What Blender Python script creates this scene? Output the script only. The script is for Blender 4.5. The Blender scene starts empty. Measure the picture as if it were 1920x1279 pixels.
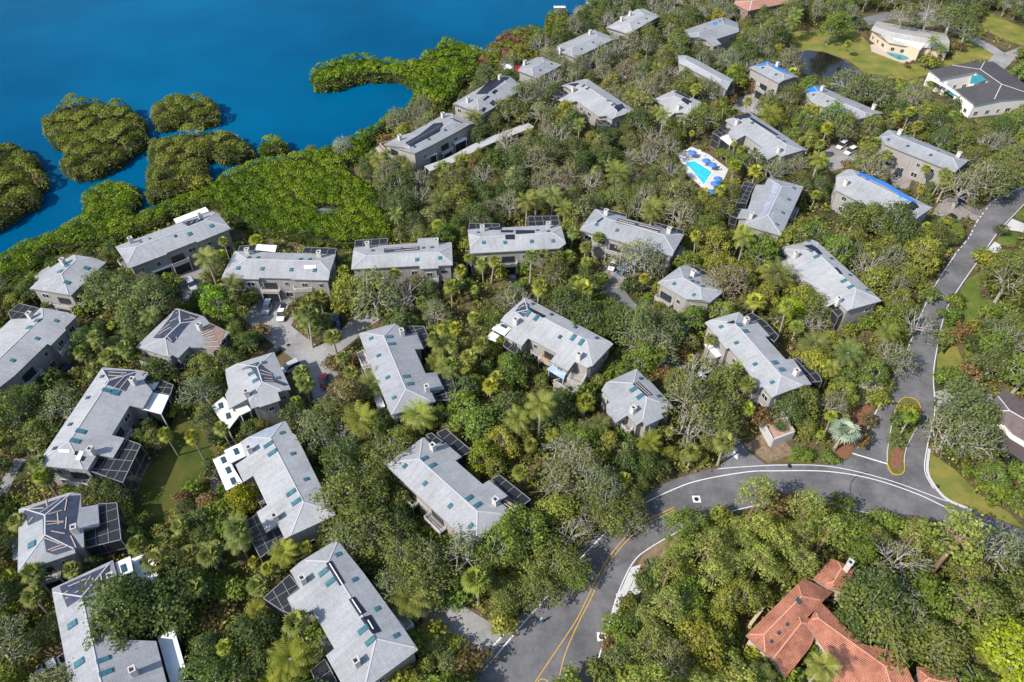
import bpy, bmesh, math, random
import numpy as np
from mathutils import Vector, Matrix
from mathutils.geometry import tessellate_polygon

# ---------------------------------------------------------------- camera, sky, sun, exposure
CAM_H, PITCH, FPX, IW, IH = 120.0, 45.0, 1364.0, 1920.0, 1279.0
SC = bpy.context.scene
COL = SC.collection
cam_d = bpy.data.cameras.new("camera")
cam_d.sensor_width = 36.0
cam_d.lens = 36.0 * FPX / IW
cam_d.clip_start = 1.0
cam_d.clip_end = 20000.0
cam = bpy.data.objects.new("camera", cam_d)
cam.location = (0, 0, CAM_H)
cam.rotation_euler = (math.radians(90 - PITCH), 0, 0)
COL.objects.link(cam)
SC.camera = cam

SUN_AZ = math.radians(212.0)      # direction towards the sun, from +x, counterclockwise
SUN_EL = math.radians(42.0)
world = bpy.data.worlds.new("World")
SC.world = world
world.use_nodes = True
wn = world.node_tree
sky = wn.nodes.new("ShaderNodeTexSky")
sky.sky_type = 'NISHITA'
sky.sun_disc = False
sky.sun_elevation = SUN_EL
sky.sun_rotation = math.radians(90) - SUN_AZ
bg = wn.nodes["Background"]
bg.inputs[1].default_value = 0.148
wn.links.new(sky.outputs[0], bg.inputs[0])
sun_d = bpy.data.lights.new("sun", 'SUN')
sun_d.energy = 4.0
sun_d.angle = math.radians(0.5)
sun_d.color = (1.0, 0.955, 0.89)
sun = bpy.data.objects.new("sun", sun_d)
COL.objects.link(sun)
sdir = Vector((math.cos(SUN_AZ) * math.cos(SUN_EL), math.sin(SUN_AZ) * math.cos(SUN_EL), math.sin(SUN_EL)))
sun.rotation_euler = sdir.to_track_quat('Z', 'Y').to_euler()
sun.location = (0, 0, 200)
SC.view_settings.view_transform = 'Standard'
SC.view_settings.look = 'None'
SC.view_settings.exposure = 0.62
SC.view_settings.gamma = 1.0
SC.view_settings.use_curve_mapping = False
try:
    SC.cycles.max_bounces = 5
    SC.cycles.diffuse_bounces = 2
    SC.cycles.glossy_bounces = 2
    SC.cycles.transparent_max_bounces = 12
    SC.cycles.transmission_bounces = 2
    SC.cycles.caustics_reflective = False
    SC.cycles.caustics_refractive = False
except Exception:
    pass

rnd = random.Random(11)
nrs = np.random.RandomState(5)

_p = math.radians(PITCH)
_F = Vector((0, math.cos(_p), -math.sin(_p)))
_U = Vector((0, math.sin(_p), math.cos(_p)))
_C = Vector((0, 0, CAM_H))


def un(x, y, z=0.0):
    """surveyed photo point -> place on the level z"""
    d = _F * FPX + Vector((1, 0, 0)) * (x - IW / 2) - _U * (y - IH / 2)
    t = (z - CAM_H) / d.z
    return _C + d * t


def pr(P):
    v = Vector(P) - _C
    z = v.dot(_F)
    return IW / 2 + FPX * v.x / z, IH / 2 - FPX * v.dot(_U) / z


# ---------------------------------------------------------------- materials
MATS = {}


def mat(name, color, rough=0.8, spec=0.3, noise=None, bump=0.0, metallic=0.0, nscale=3.0):
    """principled with optional mottling: noise = (dark colour, light colour)"""
    if name in MATS:
        return MATS[name]
    m = bpy.data.materials.new(name)
    m.use_nodes = True
    nt = m.node_tree
    b = nt.nodes["Principled BSDF"]
    b.inputs["Base Color"].default_value = (*color, 1)
    b.inputs["Roughness"].default_value = rough
    b.inputs["Metallic"].default_value = metallic
    b.inputs["Specular IOR Level"].default_value = spec
    if noise or bump:
        tc = nt.nodes.new("ShaderNodeNewGeometry")
        n1 = nt.nodes.new("ShaderNodeTexNoise")
        n1.inputs["Scale"].default_value = nscale
        n1.inputs["Detail"].default_value = 6
        n1.inputs["Roughness"].default_value = 0.65
        nt.links.new(tc.outputs["Position"], n1.inputs["Vector"])
        if noise:
            r = nt.nodes.new("ShaderNodeValToRGB")
            r.color_ramp.elements[0].position = 0.3
            r.color_ramp.elements[1].position = 0.7
            r.color_ramp.elements[0].color = (*noise[0], 1)
            r.color_ramp.elements[1].color = (*noise[1], 1)
            nt.links.new(n1.outputs["Fac"], r.inputs["Fac"])
            nt.links.new(r.outputs["Color"], b.inputs["Base Color"])
        if bump:
            bp = nt.nodes.new("ShaderNodeBump")
            bp.inputs["Strength"].default_value = bump
            bp.inputs["Distance"].default_value = 0.2
            nt.links.new(n1.outputs["Fac"], bp.inputs["Height"])
            nt.links.new(bp.outputs["Normal"], b.inputs["Normal"])
    MATS[name] = m
    return m


def N(nt, t, **kw):
    n = nt.nodes.new(t)
    for k, v in kw.items():
        setattr(n, k, v)
    return n


def ramp(nt, stops):
    r = nt.nodes.new("ShaderNodeValToRGB")
    els = r.color_ramp.elements
    while len(els) < len(stops):
        els.new(0.5)
    for e, (p, c) in zip(els, stops):
        e.position = p
        e.color = (*c, 1)
    return r


def noise_node(nt, vec, scale, detail=5, rough=0.6):
    n = nt.nodes.new("ShaderNodeTexNoise")
    n.inputs["Scale"].default_value = scale
    n.inputs["Detail"].default_value = detail
    n.inputs["Roughness"].default_value = rough
    nt.links.new(vec, n.inputs["Vector"])
    return n


def mix(nt, fac, a, b, mode='MIX'):
    m = nt.nodes.new("ShaderNodeMix")
    m.data_type = 'RGBA'
    m.blend_type = mode
    for sock, v in ((m.inputs[0], fac), (m.inputs[6], a), (m.inputs[7], b)):
        if isinstance(v, (int, float)):
            sock.default_value = v
        elif isinstance(v, tuple):
            sock.default_value = (*v, 1)
        else:
            nt.links.new(v, sock)
    return m.outputs[2]


def shingle_mat(name, base, dark, light, course=0.35):
    """asphalt shingles: mottled tabs, weather streaks down the slope; Object coords carry x along the ridge"""
    m = bpy.data.materials.new(name)
    m.use_nodes = True
    nt = m.node_tree
    b = nt.nodes["Principled BSDF"]
    b.inputs["Roughness"].default_value = 0.92
    b.inputs["Specular IOR Level"].default_value = 0.15
    at = N(nt, "ShaderNodeAttribute", attribute_name="ruv")
    sep = N(nt, "ShaderNodeSeparateXYZ")
    nt.links.new(at.outputs["Vector"], sep.inputs[0])
    br = N(nt, "ShaderNodeTexBrick")
    br.inputs["Scale"].default_value = 1.0
    br.inputs["Brick Width"].default_value = 0.9
    br.inputs["Row Height"].default_value = course
    br.inputs["Mortar Size"].default_value = 0.02
    br.inputs["Color1"].default_value = (*base, 1)
    br.inputs["Color2"].default_value = (*light, 1)
    br.inputs["Mortar"].default_value = (*dark, 1)
    nt.links.new(at.outputs["Vector"], br.inputs["Vector"])
    mp = N(nt, "ShaderNodeMapping")
    mp.inputs["Scale"].default_value = (1.6, 0.22, 1)
    nt.links.new(at.outputs["Vector"], mp.inputs["Vector"])
    st = noise_node(nt, mp.outputs[0], 0.9, 7, 0.7)
    r1 = ramp(nt, [(0.35, (0.86, 0.86, 0.87)), (0.65, (1.05, 1.05, 1.06))])
    nt.links.new(st.outputs["Fac"], r1.inputs["Fac"])
    geo = N(nt, "ShaderNodeNewGeometry")
    n2 = noise_node(nt, geo.outputs["Position"], 0.16, 6, 0.65)
    r2 = ramp(nt, [(0.32, (0.82, 0.82, 0.81)), (0.62, (1.03, 1.03, 1.03))])
    nt.links.new(n2.outputs["Fac"], r2.inputs["Fac"])
    n4 = noise_node(nt, geo.outputs["Position"], 1.7, 8, 0.8)
    r4 = ramp(nt, [(0.30, (0.62, 0.58, 0.50)), (0.40, (0.95, 0.95, 0.94)), (0.60, (1.0, 1.0, 1.0)), (0.72, (1.12, 1.12, 1.12))])
    nt.links.new(n4.outputs["Fac"], r4.inputs["Fac"])
    c = mix(nt, 1.0, mix(nt, 1.0, br.outputs["Color"], r4.outputs["Color"], 'MULTIPLY'), r1.outputs["Color"], 'MULTIPLY')
    c = mix(nt, 1.0, c, r2.outputs["Color"], 'MULTIPLY')
    oi = N(nt, "ShaderNodeObjectInfo")
    r3 = ramp(nt, [(0.0, (0.82, 0.835, 0.86)), (1.0, (1.07, 1.06, 1.05))])
    nt.links.new(oi.outputs["Random"], r3.inputs["Fac"])
    c = mix(nt, 1.0, c, r3.outputs["Color"], 'MULTIPLY')
    nt.links.new(c, b.inputs["Base Color"])
    bp = N(nt, "ShaderNodeBump")
    bp.inputs["Strength"].default_value = 0.5
    bp.inputs["Distance"].default_value = 0.04
    nt.links.new(br.outputs["Fac"], bp.inputs["Height"])
    nt.links.new(bp.outputs["Normal"], b.inputs["Normal"])
    return m


def tile_mat(name):
    m = bpy.data.materials.new(name)
    m.use_nodes = True
    nt = m.node_tree
    b = nt.nodes["Principled BSDF"]
    b.inputs["Roughness"].default_value = 0.8
    at = N(nt, "ShaderNodeAttribute", attribute_name="ruv")
    br = N(nt, "ShaderNodeTexBrick")
    br.inputs["Brick Width"].default_value = 0.24
    br.inputs["Row Height"].default_value = 0.3
    br.inputs["Scale"].default_value = 1.0
    br.inputs["Mortar Size"].default_value = 0.045
    br.inputs["Color1"].default_value = (0.52, 0.205, 0.115, 1)
    br.inputs["Color2"].default_value = (0.62, 0.275, 0.165, 1)
    br.inputs["Mortar"].default_value = (0.27, 0.10, 0.06, 1)
    nt.links.new(at.outputs["Vector"], br.inputs["Vector"])
    geo = N(nt, "ShaderNodeNewGeometry")
    n2 = noise_node(nt, geo.outputs["Position"], 0.35, 7, 0.75)
    r2 = ramp(nt, [(0.36, (0.55, 0.5, 0.5)), (0.6, (1.08, 1.05, 1.05))])
    nt.links.new(n2.outputs["Fac"], r2.inputs["Fac"])
    nt.links.new(mix(nt, 1.0, br.outputs["Color"], r2.outputs["Color"], 'MULTIPLY'), b.inputs["Base Color"])
    bp = N(nt, "ShaderNodeBump")
    bp.inputs["Strength"].default_value = 0.8
    bp.inputs["Distance"].default_value = 0.08
    nt.links.new(br.outputs["Fac"], bp.inputs["Height"])
    nt.links.new(bp.outputs["Normal"], b.inputs["Normal"])
    return m


def siding_mat(name, c1, c2):
    m = bpy.data.materials.new(name)
    m.use_nodes = True
    nt = m.node_tree
    b = nt.nodes["Principled BSDF"]
    b.inputs["Roughness"].default_value = 0.85
    b.inputs["Specular IOR Level"].default_value = 0.2
    geo = N(nt, "ShaderNodeNewGeometry")
    mp = N(nt, "ShaderNodeMapping")
    mp.inputs["Scale"].default_value = (3.2, 3.2, 0.15)
    nt.links.new(geo.outputs["Position"], mp.inputs["Vector"])
    n = noise_node(nt, mp.outputs[0], 1.2, 4, 0.7)
    r = ramp(nt, [(0.35, c1), (0.65, c2)])
    nt.links.new(n.outputs["Fac"], r.inputs["Fac"])
    nt.links.new(r.outputs["Color"], b.inputs["Base Color"])
    return m


def leaf_mat(name, transl=0.40):
    """colour = object colour * per-leaf variation"""
    m = bpy.data.materials.new(name)
    m.use_nodes = True
    nt = m.node_tree
    for n in list(nt.nodes):
        if n.type == 'BSDF_PRINCIPLED':
            nt.nodes.remove(n)
    out = nt.nodes["Material Output"]
    oi = N(nt, "ShaderNodeObjectInfo")
    at = N(nt, "ShaderNodeAttribute", attribute_name="leaf")
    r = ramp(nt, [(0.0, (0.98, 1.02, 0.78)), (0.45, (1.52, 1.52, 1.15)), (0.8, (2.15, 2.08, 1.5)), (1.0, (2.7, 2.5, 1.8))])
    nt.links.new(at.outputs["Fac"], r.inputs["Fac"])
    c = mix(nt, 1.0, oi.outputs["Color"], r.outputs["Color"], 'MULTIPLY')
    d = N(nt, "ShaderNodeBsdfDiffuse")
    t = N(nt, "ShaderNodeBsdfTranslucent")
    nt.links.new(c, d.inputs[0])
    nt.links.new(mix(nt, 1.0, c, (1.15, 1.2, 0.6), 'MULTIPLY'), t.inputs[0])
    ms = N(nt, "ShaderNodeMixShader")
    ms.inputs[0].default_value = transl
    nt.links.new(d.outputs[0], ms.inputs[1])
    nt.links.new(t.outputs[0], ms.inputs[2])
    g = N(nt, "ShaderNodeBsdfGlossy")
    g.inputs["Roughness"].default_value = 0.45
    g.inputs[0].default_value = (0.8, 0.85, 0.8, 1)
    m2 = N(nt, "ShaderNodeMixShader")
    m2.inputs[0].default_value = 0.012
    nt.links.new(ms.outputs[0], m2.inputs[1])
    nt.links.new(g.outputs[0], m2.inputs[2])
    nt.links.new(m2.outputs[0], out.inputs[0])
    return m


def screen_mat():
    m = bpy.data.materials.new("insect_screen")
    m.use_nodes = True
    nt = m.node_tree
    out = nt.nodes["Material Output"]
    b = nt.nodes["Principled BSDF"]
    b.inputs["Base Color"].default_value = (0.018, 0.02, 0.024, 1)
    b.inputs["Roughness"].default_value = 0.6
    t = N(nt, "ShaderNodeBsdfTransparent")
    ms = N(nt, "ShaderNodeMixShader")
    ms.inputs[0].default_value = 0.74
    nt.links.new(t.outputs[0], ms.inputs[1])
    nt.links.new(b.outputs[0], ms.inputs[2])
    nt.links.new(ms.outputs[0], out.inputs[0])
    return m


def ground_mat():
    m = bpy.data.materials.new("forest_floor")
    m.use_nodes = True
    nt = m.node_tree
    b = nt.nodes["Principled BSDF"]
    b.inputs["Roughness"].default_value = 0.95
    b.inputs["Specular IOR Level"].default_value = 0.1
    geo = N(nt, "ShaderNodeNewGeometry")
    n = noise_node(nt, geo.outputs["Position"], 0.11, 8, 0.7)
    r = ramp(nt, [(0.30, (0.035, 0.045, 0.016)), (0.46, (0.075, 0.07, 0.032)), (0.56, (0.15, 0.105, 0.062)), (0.66, (0.09, 0.105, 0.033)), (0.8, (0.24, 0.165, 0.10))])
    nt.links.new(n.outputs["Fac"], r.inputs["Fac"])
    n2 = noise_node(nt, geo.outputs["Position"], 2.2, 6, 0.8)
    r2 = ramp(nt, [(0.3, (0.5, 0.5, 0.5)), (0.7, (1.3, 1.3, 1.3))])
    nt.links.new(n2.outputs["Fac"], r2.inputs["Fac"])
    nt.links.new(mix(nt, 1.0, r.outputs["Color"], r2.outputs["Color"], 'MULTIPLY'), b.inputs["Base Color"])
    return m


def lawn_mat():
    m = bpy.data.materials.new("lawn_grass")
    m.use_nodes = True
    nt = m.node_tree
    b = nt.nodes["Principled BSDF"]
    b.inputs["Roughness"].default_value = 0.95
    b.inputs["Specular IOR Level"].default_value = 0.1
    geo = N(nt, "ShaderNodeNewGeometry")
    oi = N(nt, "ShaderNodeObjectInfo")
    n = noise_node(nt, geo.outputs["Position"], 0.14, 8, 0.68)
    r = ramp(nt, [(0.32, (0.6, 0.7, 0.55)), (0.46, (1.0, 1.0, 0.9)), (0.58, (1.45, 1.15, 1.2)), (0.7, (2.0, 1.3, 1.7))])
    nt.links.new(n.outputs["Fac"], r.inputs["Fac"])
    n2 = noise_node(nt, geo.outputs["Position"], 3.0, 5, 0.8)
    r2 = ramp(nt, [(0.3, (0.78, 0.78, 0.78)), (0.7, (1.18, 1.18, 1.18))])
    nt.links.new(n2.outputs["Fac"], r2.inputs["Fac"])
    c = mix(nt, 1.0, oi.outputs["Color"], r.outputs["Color"], 'MULTIPLY')
    nt.links.new(mix(nt, 1.0, c, r2.outputs["Color"], 'MULTIPLY'), b.inputs["Base Color"])
    return m


def water_mat():
    m = bpy.data.materials.new("bay_water")
    m.use_nodes = True
    nt = m.node_tree
    b = nt.nodes["Principled BSDF"]
    geo = N(nt, "ShaderNodeNewGeometry")
    n = noise_node(nt, geo.outputs["Position"], 0.011, 5, 0.55)
    r = ramp(nt, [(0.32, (0.0, 0.050, 0.122)), (0.66, (0.0, 0.094, 0.195))])
    nt.links.new(n.outputs["Fac"], r.inputs["Fac"])
    nt.links.new(r.outputs["Color"], b.inputs["Base Color"])
    b.inputs["Roughness"].default_value = 0.22
    b.inputs["IOR"].default_value = 1.33
    b.inputs["Specular IOR Level"].default_value = 0.02
    mp = N(nt, "ShaderNodeMapping")
    mp.inputs["Rotation"].default_value = (0, 0, 0.5)
    mp.inputs["Scale"].default_value = (0.5, 1.3, 1)
    nt.links.new(geo.outputs["Position"], mp.inputs["Vector"])
    n2 = noise_node(nt, mp.outputs[0], 0.55, 5, 0.6)
    bp = N(nt, "ShaderNodeBump")
    bp.inputs["Strength"].default_value = 0.30
    bp.inputs["Distance"].default_value = 0.35
    nt.links.new(n2.outputs["Fac"], bp.inputs["Height"])
    nt.links.new(bp.outputs["Normal"], b.inputs["Normal"])
    return m


def asphalt_mat(name, c, var=0.12, patch=0.05):
    m = bpy.data.materials.new(name)
    m.use_nodes = True
    nt = m.node_tree
    b = nt.nodes["Principled BSDF"]
    b.inputs["Roughness"].default_value = 0.9
    b.inputs["Specular IOR Level"].default_value = 0.2
    geo = N(nt, "ShaderNodeNewGeometry")
    n = noise_node(nt, geo.outputs["Position"], patch * 3, 7, 0.7)
    lo = tuple(x * (1 - var * 1.6) for x in c)
    hi = tuple(x * (1 + var * 1.6) for x in c)
    r = ramp(nt, [(0.35, lo), (0.65, hi)])
    nt.links.new(n.outputs["Fac"], r.inputs["Fac"])
    n2 = noise_node(nt, geo.outputs["Position"], 1.3, 8, 0.8)
    r2 = ramp(nt, [(0.3, (0.82, 0.82, 0.82)), (0.7, (1.15, 1.15, 1.15))])
    nt.links.new(n2.outputs["Fac"], r2.inputs["Fac"])
    nt.links.new(mix(nt, 1.0, r.outputs["Color"], r2.outputs["Color"], 'MULTIPLY'), b.inputs["Base Color"])
    return m


def paver_mat():
    m = bpy.data.materials.new("pavers")
    m.use_nodes = True
    nt = m.node_tree
    b = nt.nodes["Principled BSDF"]
    b.inputs["Roughness"].default_value = 0.9
    geo = N(nt, "ShaderNodeNewGeometry")
    br = N(nt, "ShaderNodeTexBrick")
    br.inputs["Scale"].default_value = 1.0
    br.inputs["Brick Width"].default_value = 0.8
    br.inputs["Row Height"].default_value = 0.4
    br.inputs["Mortar Size"].default_value = 0.03
    br.inputs["Color1"].default_value = (0.24, 0.22, 0.205, 1)
    br.inputs["Color2"].default_value = (0.33, 0.295, 0.27, 1)
    br.inputs["Mortar"].default_value = (0.16, 0.145, 0.13, 1)
    nt.links.new(geo.outputs["Position"], br.inputs["Vector"])
    n = noise_node(nt, geo.outputs["Position"], 0.3, 7, 0.7)
    r = ramp(nt, [(0.3, (0.7, 0.68, 0.66)), (0.7, (1.15, 1.12, 1.1))])
    nt.links.new(n.outputs["Fac"], r.inputs["Fac"])
    nt.links.new(mix(nt, 1.0, br.outputs["Color"], r.outputs["Color"], 'MULTIPLY'), b.inputs["Base Color"])
    return m


M_SHINGLE = shingle_mat("grey_shingles", (0.335, 0.338, 0.342), (0.285, 0.288, 0.292), (0.37, 0.373, 0.378))
M_DARKROOF = shingle_mat("charcoal_shingles", (0.085, 0.078, 0.082), (0.055, 0.05, 0.052), (0.10, 0.092, 0.096))
M_BROWNROOF = shingle_mat("brown_shingles", (0.15, 0.115, 0.11), (0.10, 0.08, 0.075), (0.18, 0.14, 0.13))
M_REDROOF = shingle_mat("salmon_shingles", (0.40, 0.20, 0.145), (0.28, 0.14, 0.10), (0.45, 0.235, 0.175))
M_CREAMROOF = shingle_mat("cream_tiles", (0.42, 0.40, 0.36), (0.34, 0.32, 0.29), (0.48, 0.455, 0.41))
M_TERRA = tile_mat("terracotta_tiles")
M_SIDING = siding_mat("grey_beige_siding", (0.235, 0.218, 0.20), (0.34, 0.318, 0.295))
M_CREAMWALL = mat("cream_stucco", (0.52, 0.41, 0.29), 0.9, 0.2, ((0.48, 0.37, 0.26), (0.57, 0.45, 0.33)))
M_PINKWALL = mat("pink_brown_wall", (0.25, 0.17, 0.14), 0.9, 0.2, ((0.2, 0.135, 0.11), (0.28, 0.19, 0.16)))
M_WHITEWALL = mat("white_stucco", (0.72, 0.70, 0.67), 0.85, 0.2, ((0.62, 0.60, 0.57), (0.76, 0.74, 0.71)))
M_WHITE = mat("white_metal_roof", (0.74, 0.745, 0.75), 0.55, 0.4, ((0.66, 0.66, 0.66), (0.78, 0.785, 0.79)), 0, 0, 0.8)
M_CREAMFLAT = mat("cream_flat_roof", (0.66, 0.64, 0.56), 0.7, 0.3, ((0.56, 0.53, 0.44), (0.72, 0.7, 0.63)), 0, 0, 0.8)
M_CHIM = mat("chimney_stucco", (0.5, 0.48, 0.45), 0.9, 0.2, ((0.38, 0.36, 0.33), (0.56, 0.54, 0.51)))
M_TRIM = mat("pale_trim", (0.55, 0.54, 0.52), 0.6)
M_FASCIA = mat("grey_fascia", (0.20, 0.19, 0.18), 0.7)
M_GLASS = mat("dark_window_glass", (0.02, 0.028, 0.035), 0.08, 0.8)
M_TEAL = mat("teal_skylight_dome", (0.03, 0.12, 0.145), 0.3, 0.5, ((0.025, 0.08, 0.105), (0.06, 0.18, 0.21)), 0, 0, 1.5)
M_SKYDARK = mat("dark_skylight_dome", (0.03, 0.07, 0.095), 0.3, 0.5)
M_TARPNAVY = mat("navy_underlayment", (0.035, 0.045, 0.07), 0.7, 0.3, ((0.022, 0.03, 0.05), (0.055, 0.068, 0.10)), 0.3, 0, 0.8)
M_TARPBLUE = mat("bright_blue_tarp", (0.0, 0.17, 0.62), 0.45, 0.5, ((0.0, 0.12, 0.5), (0.01, 0.24, 0.72)), 0.3, 0, 1.2)
M_TARPGREY = mat("grey_blue_stain", (0.24, 0.265, 0.33), 0.8, 0.3, ((0.20, 0.225, 0.29), (0.36, 0.38, 0.43)), 0, 0, 0.7)
M_SOLAR = mat("solar_panel", (0.014, 0.016, 0.03), 0.55, 0.25)
M_BATTEN = mat("bare_timber_batten", (0.42, 0.33, 0.27), 0.8)
M_WOOD = mat("weathered_wood", (0.28, 0.185, 0.14), 0.85, 0.2, ((0.2, 0.13, 0.1), (0.35, 0.24, 0.18)))
M_DECK = mat("grey_deck_boards", (0.30, 0.275, 0.25), 0.85, 0.2, ((0.22, 0.2, 0.18), (0.37, 0.34, 0.31)), 0, 0, 1.2)
M_FRAME = mat("bronze_frame", (0.20, 0.20, 0.205), 0.5)
M_SCREEN = screen_mat()
M_BARK = mat("pale_grey_bark", (0.34, 0.31, 0.27), 0.95, 0.1, ((0.2, 0.175, 0.15), (0.44, 0.41, 0.365)), 0, 0, 1.4)
M_BARKBR = mat("brown_bark", (0.22, 0.15, 0.10), 0.95, 0.1, ((0.15, 0.10, 0.07), (0.30, 0.21, 0.15)), 0, 0, 1.4)
M_PALMBARK = mat("palm_bark", (0.33, 0.28, 0.22), 0.95, 0.1, ((0.24, 0.2, 0.15), (0.42, 0.37, 0.3)), 0, 0, 2.0)
M_LEAF = leaf_mat("leaves")
M_PALMLEAF = leaf_mat("palm_leaves", 0.2)
M_GROUND = ground_mat()
M_LAWN = lawn_mat()
M_WATER = water_mat()
M_POND = mat("dark_pond_water", (0.012, 0.010, 0.008), 0.12, 0.5)
M_ROAD = asphalt_mat("road_asphalt", (0.134, 0.129, 0.131), 0.2)
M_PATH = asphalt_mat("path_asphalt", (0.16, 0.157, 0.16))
M_CONC = asphalt_mat("driveway_concrete", (0.27, 0.262, 0.25), 0.14)
M_PAVER = paver_mat()
M_PAINTW = mat("white_road_paint", (0.70, 0.70, 0.70), 0.7, 0.3, ((0.58, 0.58, 0.58), (0.76, 0.76, 0.76)), 0, 0, 2.0)
M_PAINTY = mat("yellow_road_paint", (0.62, 0.33, 0.03), 0.7, 0.3, ((0.5, 0.27, 0.03), (0.66, 0.36, 0.04)), 0, 0, 2.0)
M_KERB = mat("concrete_kerb", (0.50, 0.49, 0.47), 0.9, 0.2, ((0.42, 0.41, 0.39), (0.56, 0.55, 0.53)))
M_POOL = mat("turquoise_pool_water", (0.03, 0.48, 0.56), 0.1, 0.5, ((0.02, 0.42, 0.5), (0.06, 0.56, 0.62)), 0.2, 0, 0.6)
M_POOLG = mat("green_pool_water", (0.02, 0.20, 0.22), 0.1, 0.5, ((0.015, 0.16, 0.19), (0.04, 0.27, 0.28)), 0.2, 0, 0.6)
M_POOLDECK = mat("pale_pool_deck", (0.55, 0.52, 0.50), 0.8, 0.2, ((0.48, 0.45, 0.43), (0.6, 0.575, 0.55)), 0, 0, 0.6)
M_MULCH = mat("red_brown_mulch", (0.20, 0.085, 0.05), 0.95, 0.1, ((0.14, 0.06, 0.035), (0.27, 0.13, 0.08)))
M_DRY = mat("dry_leaf_litter", (0.20, 0.14, 0.09), 0.95, 0.1, ((0.12, 0.085, 0.05), (0.29, 0.21, 0.14)), 0, 0, 0.9)
M_SAND = mat("pale_sand", (0.42, 0.37, 0.31), 0.95, 0.1, ((0.3, 0.25, 0.2), (0.5, 0.45, 0.39)))
M_TYRE = mat("tyre_rubber", (0.015, 0.015, 0.016), 0.8)

# ---------------------------------------------------------------- mesh helpers


def tag(o, label=None, cat=None, group=None, kind=None):
    if label:
        o["label"] = label
    if cat:
        o["category"] = cat
    if group:
        o["group"] = group
    if kind:
        o["kind"] = kind
    return o


def link(name, me, m, parent=None, loc=None):
    if m is not None and len(me.materials) == 0:
        me.materials.append(m)
    o = bpy.data.objects.new(name, me)
    COL.objects.link(o)
    if parent is not None:
        o.parent = parent
    if loc is not None:
        o.location = loc
    return o


def empty(name, loc, label, cat, group=None):
    o = bpy.data.objects.new(name, None)
    o.empty_display_size = 0.5
    o.location = loc
    COL.objects.link(o)
    return tag(o, label, cat, group)


class MB:
    """collects shapes in world coordinates; build() links them as one object relative to an origin"""

    def __init__(s, org=(0, 0, 0)):
        s.v, s.f, s.o = [], [], Vector(org)

    def add(s, vs, fs):
        n = len(s.v)
        s.v += [tuple(Vector(p) - s.o) for p in vs]
        s.f += [tuple(i + n for i in f) for f in fs]

    def box(s, c, ux, uy, uz, sx, sy, sz):
        c, ux, uy, uz = Vector(c), Vector(ux) * sx / 2, Vector(uy) * sy / 2, Vector(uz) * sz / 2
        vs = [c + a * ux + b * uy + d * uz for d in (-1, 1) for a, b in ((-1, -1), (1, -1), (1, 1), (-1, 1))]
        s.add(vs, [(3, 2, 1, 0), (4, 5, 6, 7), (0, 1, 5, 4), (1, 2, 6, 5), (2, 3, 7, 6), (3, 0, 4, 7)])

    def beam(s, a, b, w, h=None):
        a, b = Vector(a), Vector(b)
        d = b - a
        if d.length < 1e-4:
            return
        ux = d.normalized()
        up = Vector((0, 0, 1)) if abs(ux.z) < 0.95 else Vector((1, 0, 0))
        uy = up.cross(ux).normalized()
        uz = ux.cross(uy)
        s.box((a + b) / 2, ux, uy, uz, d.length, w, h or w)

    def tube(s, pts, rads, n=6, cap=True):
        rings = []
        base = len(s.v)
        vs, fs = [], []
        for i, p in enumerate(pts):
            p = Vector(p)
            d = (Vector(pts[min(i + 1, len(pts) - 1)]) - Vector(pts[max(i - 1, 0)]))
            if d.length < 1e-6:
                d = Vector((0, 0, 1))
            d.normalize()
            a = d.cross(Vector((0.31, 0.95, 0.1)))
            if a.length < 1e-3:
                a = d.cross(Vector((1, 0, 0)))
            a.normalize()
            b = d.cross(a)
            for k in range(n):
                t = 2 * math.pi * k / n
                vs.append(p + (a * math.cos(t) + b * math.sin(t)) * rads[i])
        for i in range(len(pts) - 1):
            for k in range(n):
                k2 = (k + 1) % n
                fs.append((i * n + k, i * n + k2, (i + 1) * n + k2, (i + 1) * n + k))
        if cap:
            fs.append(tuple(range(n))[::-1])
            fs.append(tuple((len(pts) - 1) * n + k for k in range(n)))
        s.add(vs, fs)

    def poly(s, pts, flip=False):
        """planar-ish polygon, tessellated"""
        pts = [Vector(p) for p in pts]
        tris = tessellate_polygon([pts])
        fs = []
        for t in tris:
            a, b, c = (pts[i] for i in t)
            nz = (b - a).cross(c - a).z
            fs.append(tuple(t) if (nz > 0) != flip else tuple(t)[::-1])
        s.add(pts, fs)

    def slab(s, pts, th):
        """polygon (top) with thickness th downward"""
        pts = [Vector(p) for p in pts]
        s.poly(pts)
        low = [p - Vector((0, 0, th)) for p in pts]
        s.poly(low, True)
        n = len(pts)
        for i in range(n):
            j = (i + 1) % n
            s.add([pts[i], pts[j], low[j], low[i]], [(0, 1, 2, 3)])

    def build(s, name, m, parent=None, loc=None, smooth=False):
        me = bpy.data.meshes.new(name)
        me.from_pydata(s.v, [], s.f)
        me.update()
        if smooth:
            me.polygons.foreach_set("use_smooth", [True] * len(me.polygons))
        return link(name, me, m, parent, loc)


def area2(p):
    return sum(p[i][0] * p[(i + 1) % len(p)][1] - p[(i + 1) % len(p)][0] * p[i][1] for i in range(len(p)))


def ccw(p):
    return list(p) if area2(p) > 0 else list(p)[::-1]


def inset(poly, d):
    """inward offset of a ccw xy polygon"""
    n = len(poly)
    out = []
    for i in range(n):
        a, b, c = (Vector((poly[(i + k) % n][0], poly[(i + k) % n][1])) for k in (-1, 0, 1))
        e1, e2 = (b - a).normalized(), (c - b).normalized()
        n1, n2 = Vector((-e1.y, e1.x)), Vector((-e2.y, e2.x))
        m = n1 + n2
        if m.length < 0.2:
            m = n1
            k = 1
        else:
            m.normalize()
            k = min(1 / max(m.dot(n1), 0.35), 2.0)
        q = b + m * d * k
        out.append((q.x, q.y))
    return out


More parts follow.
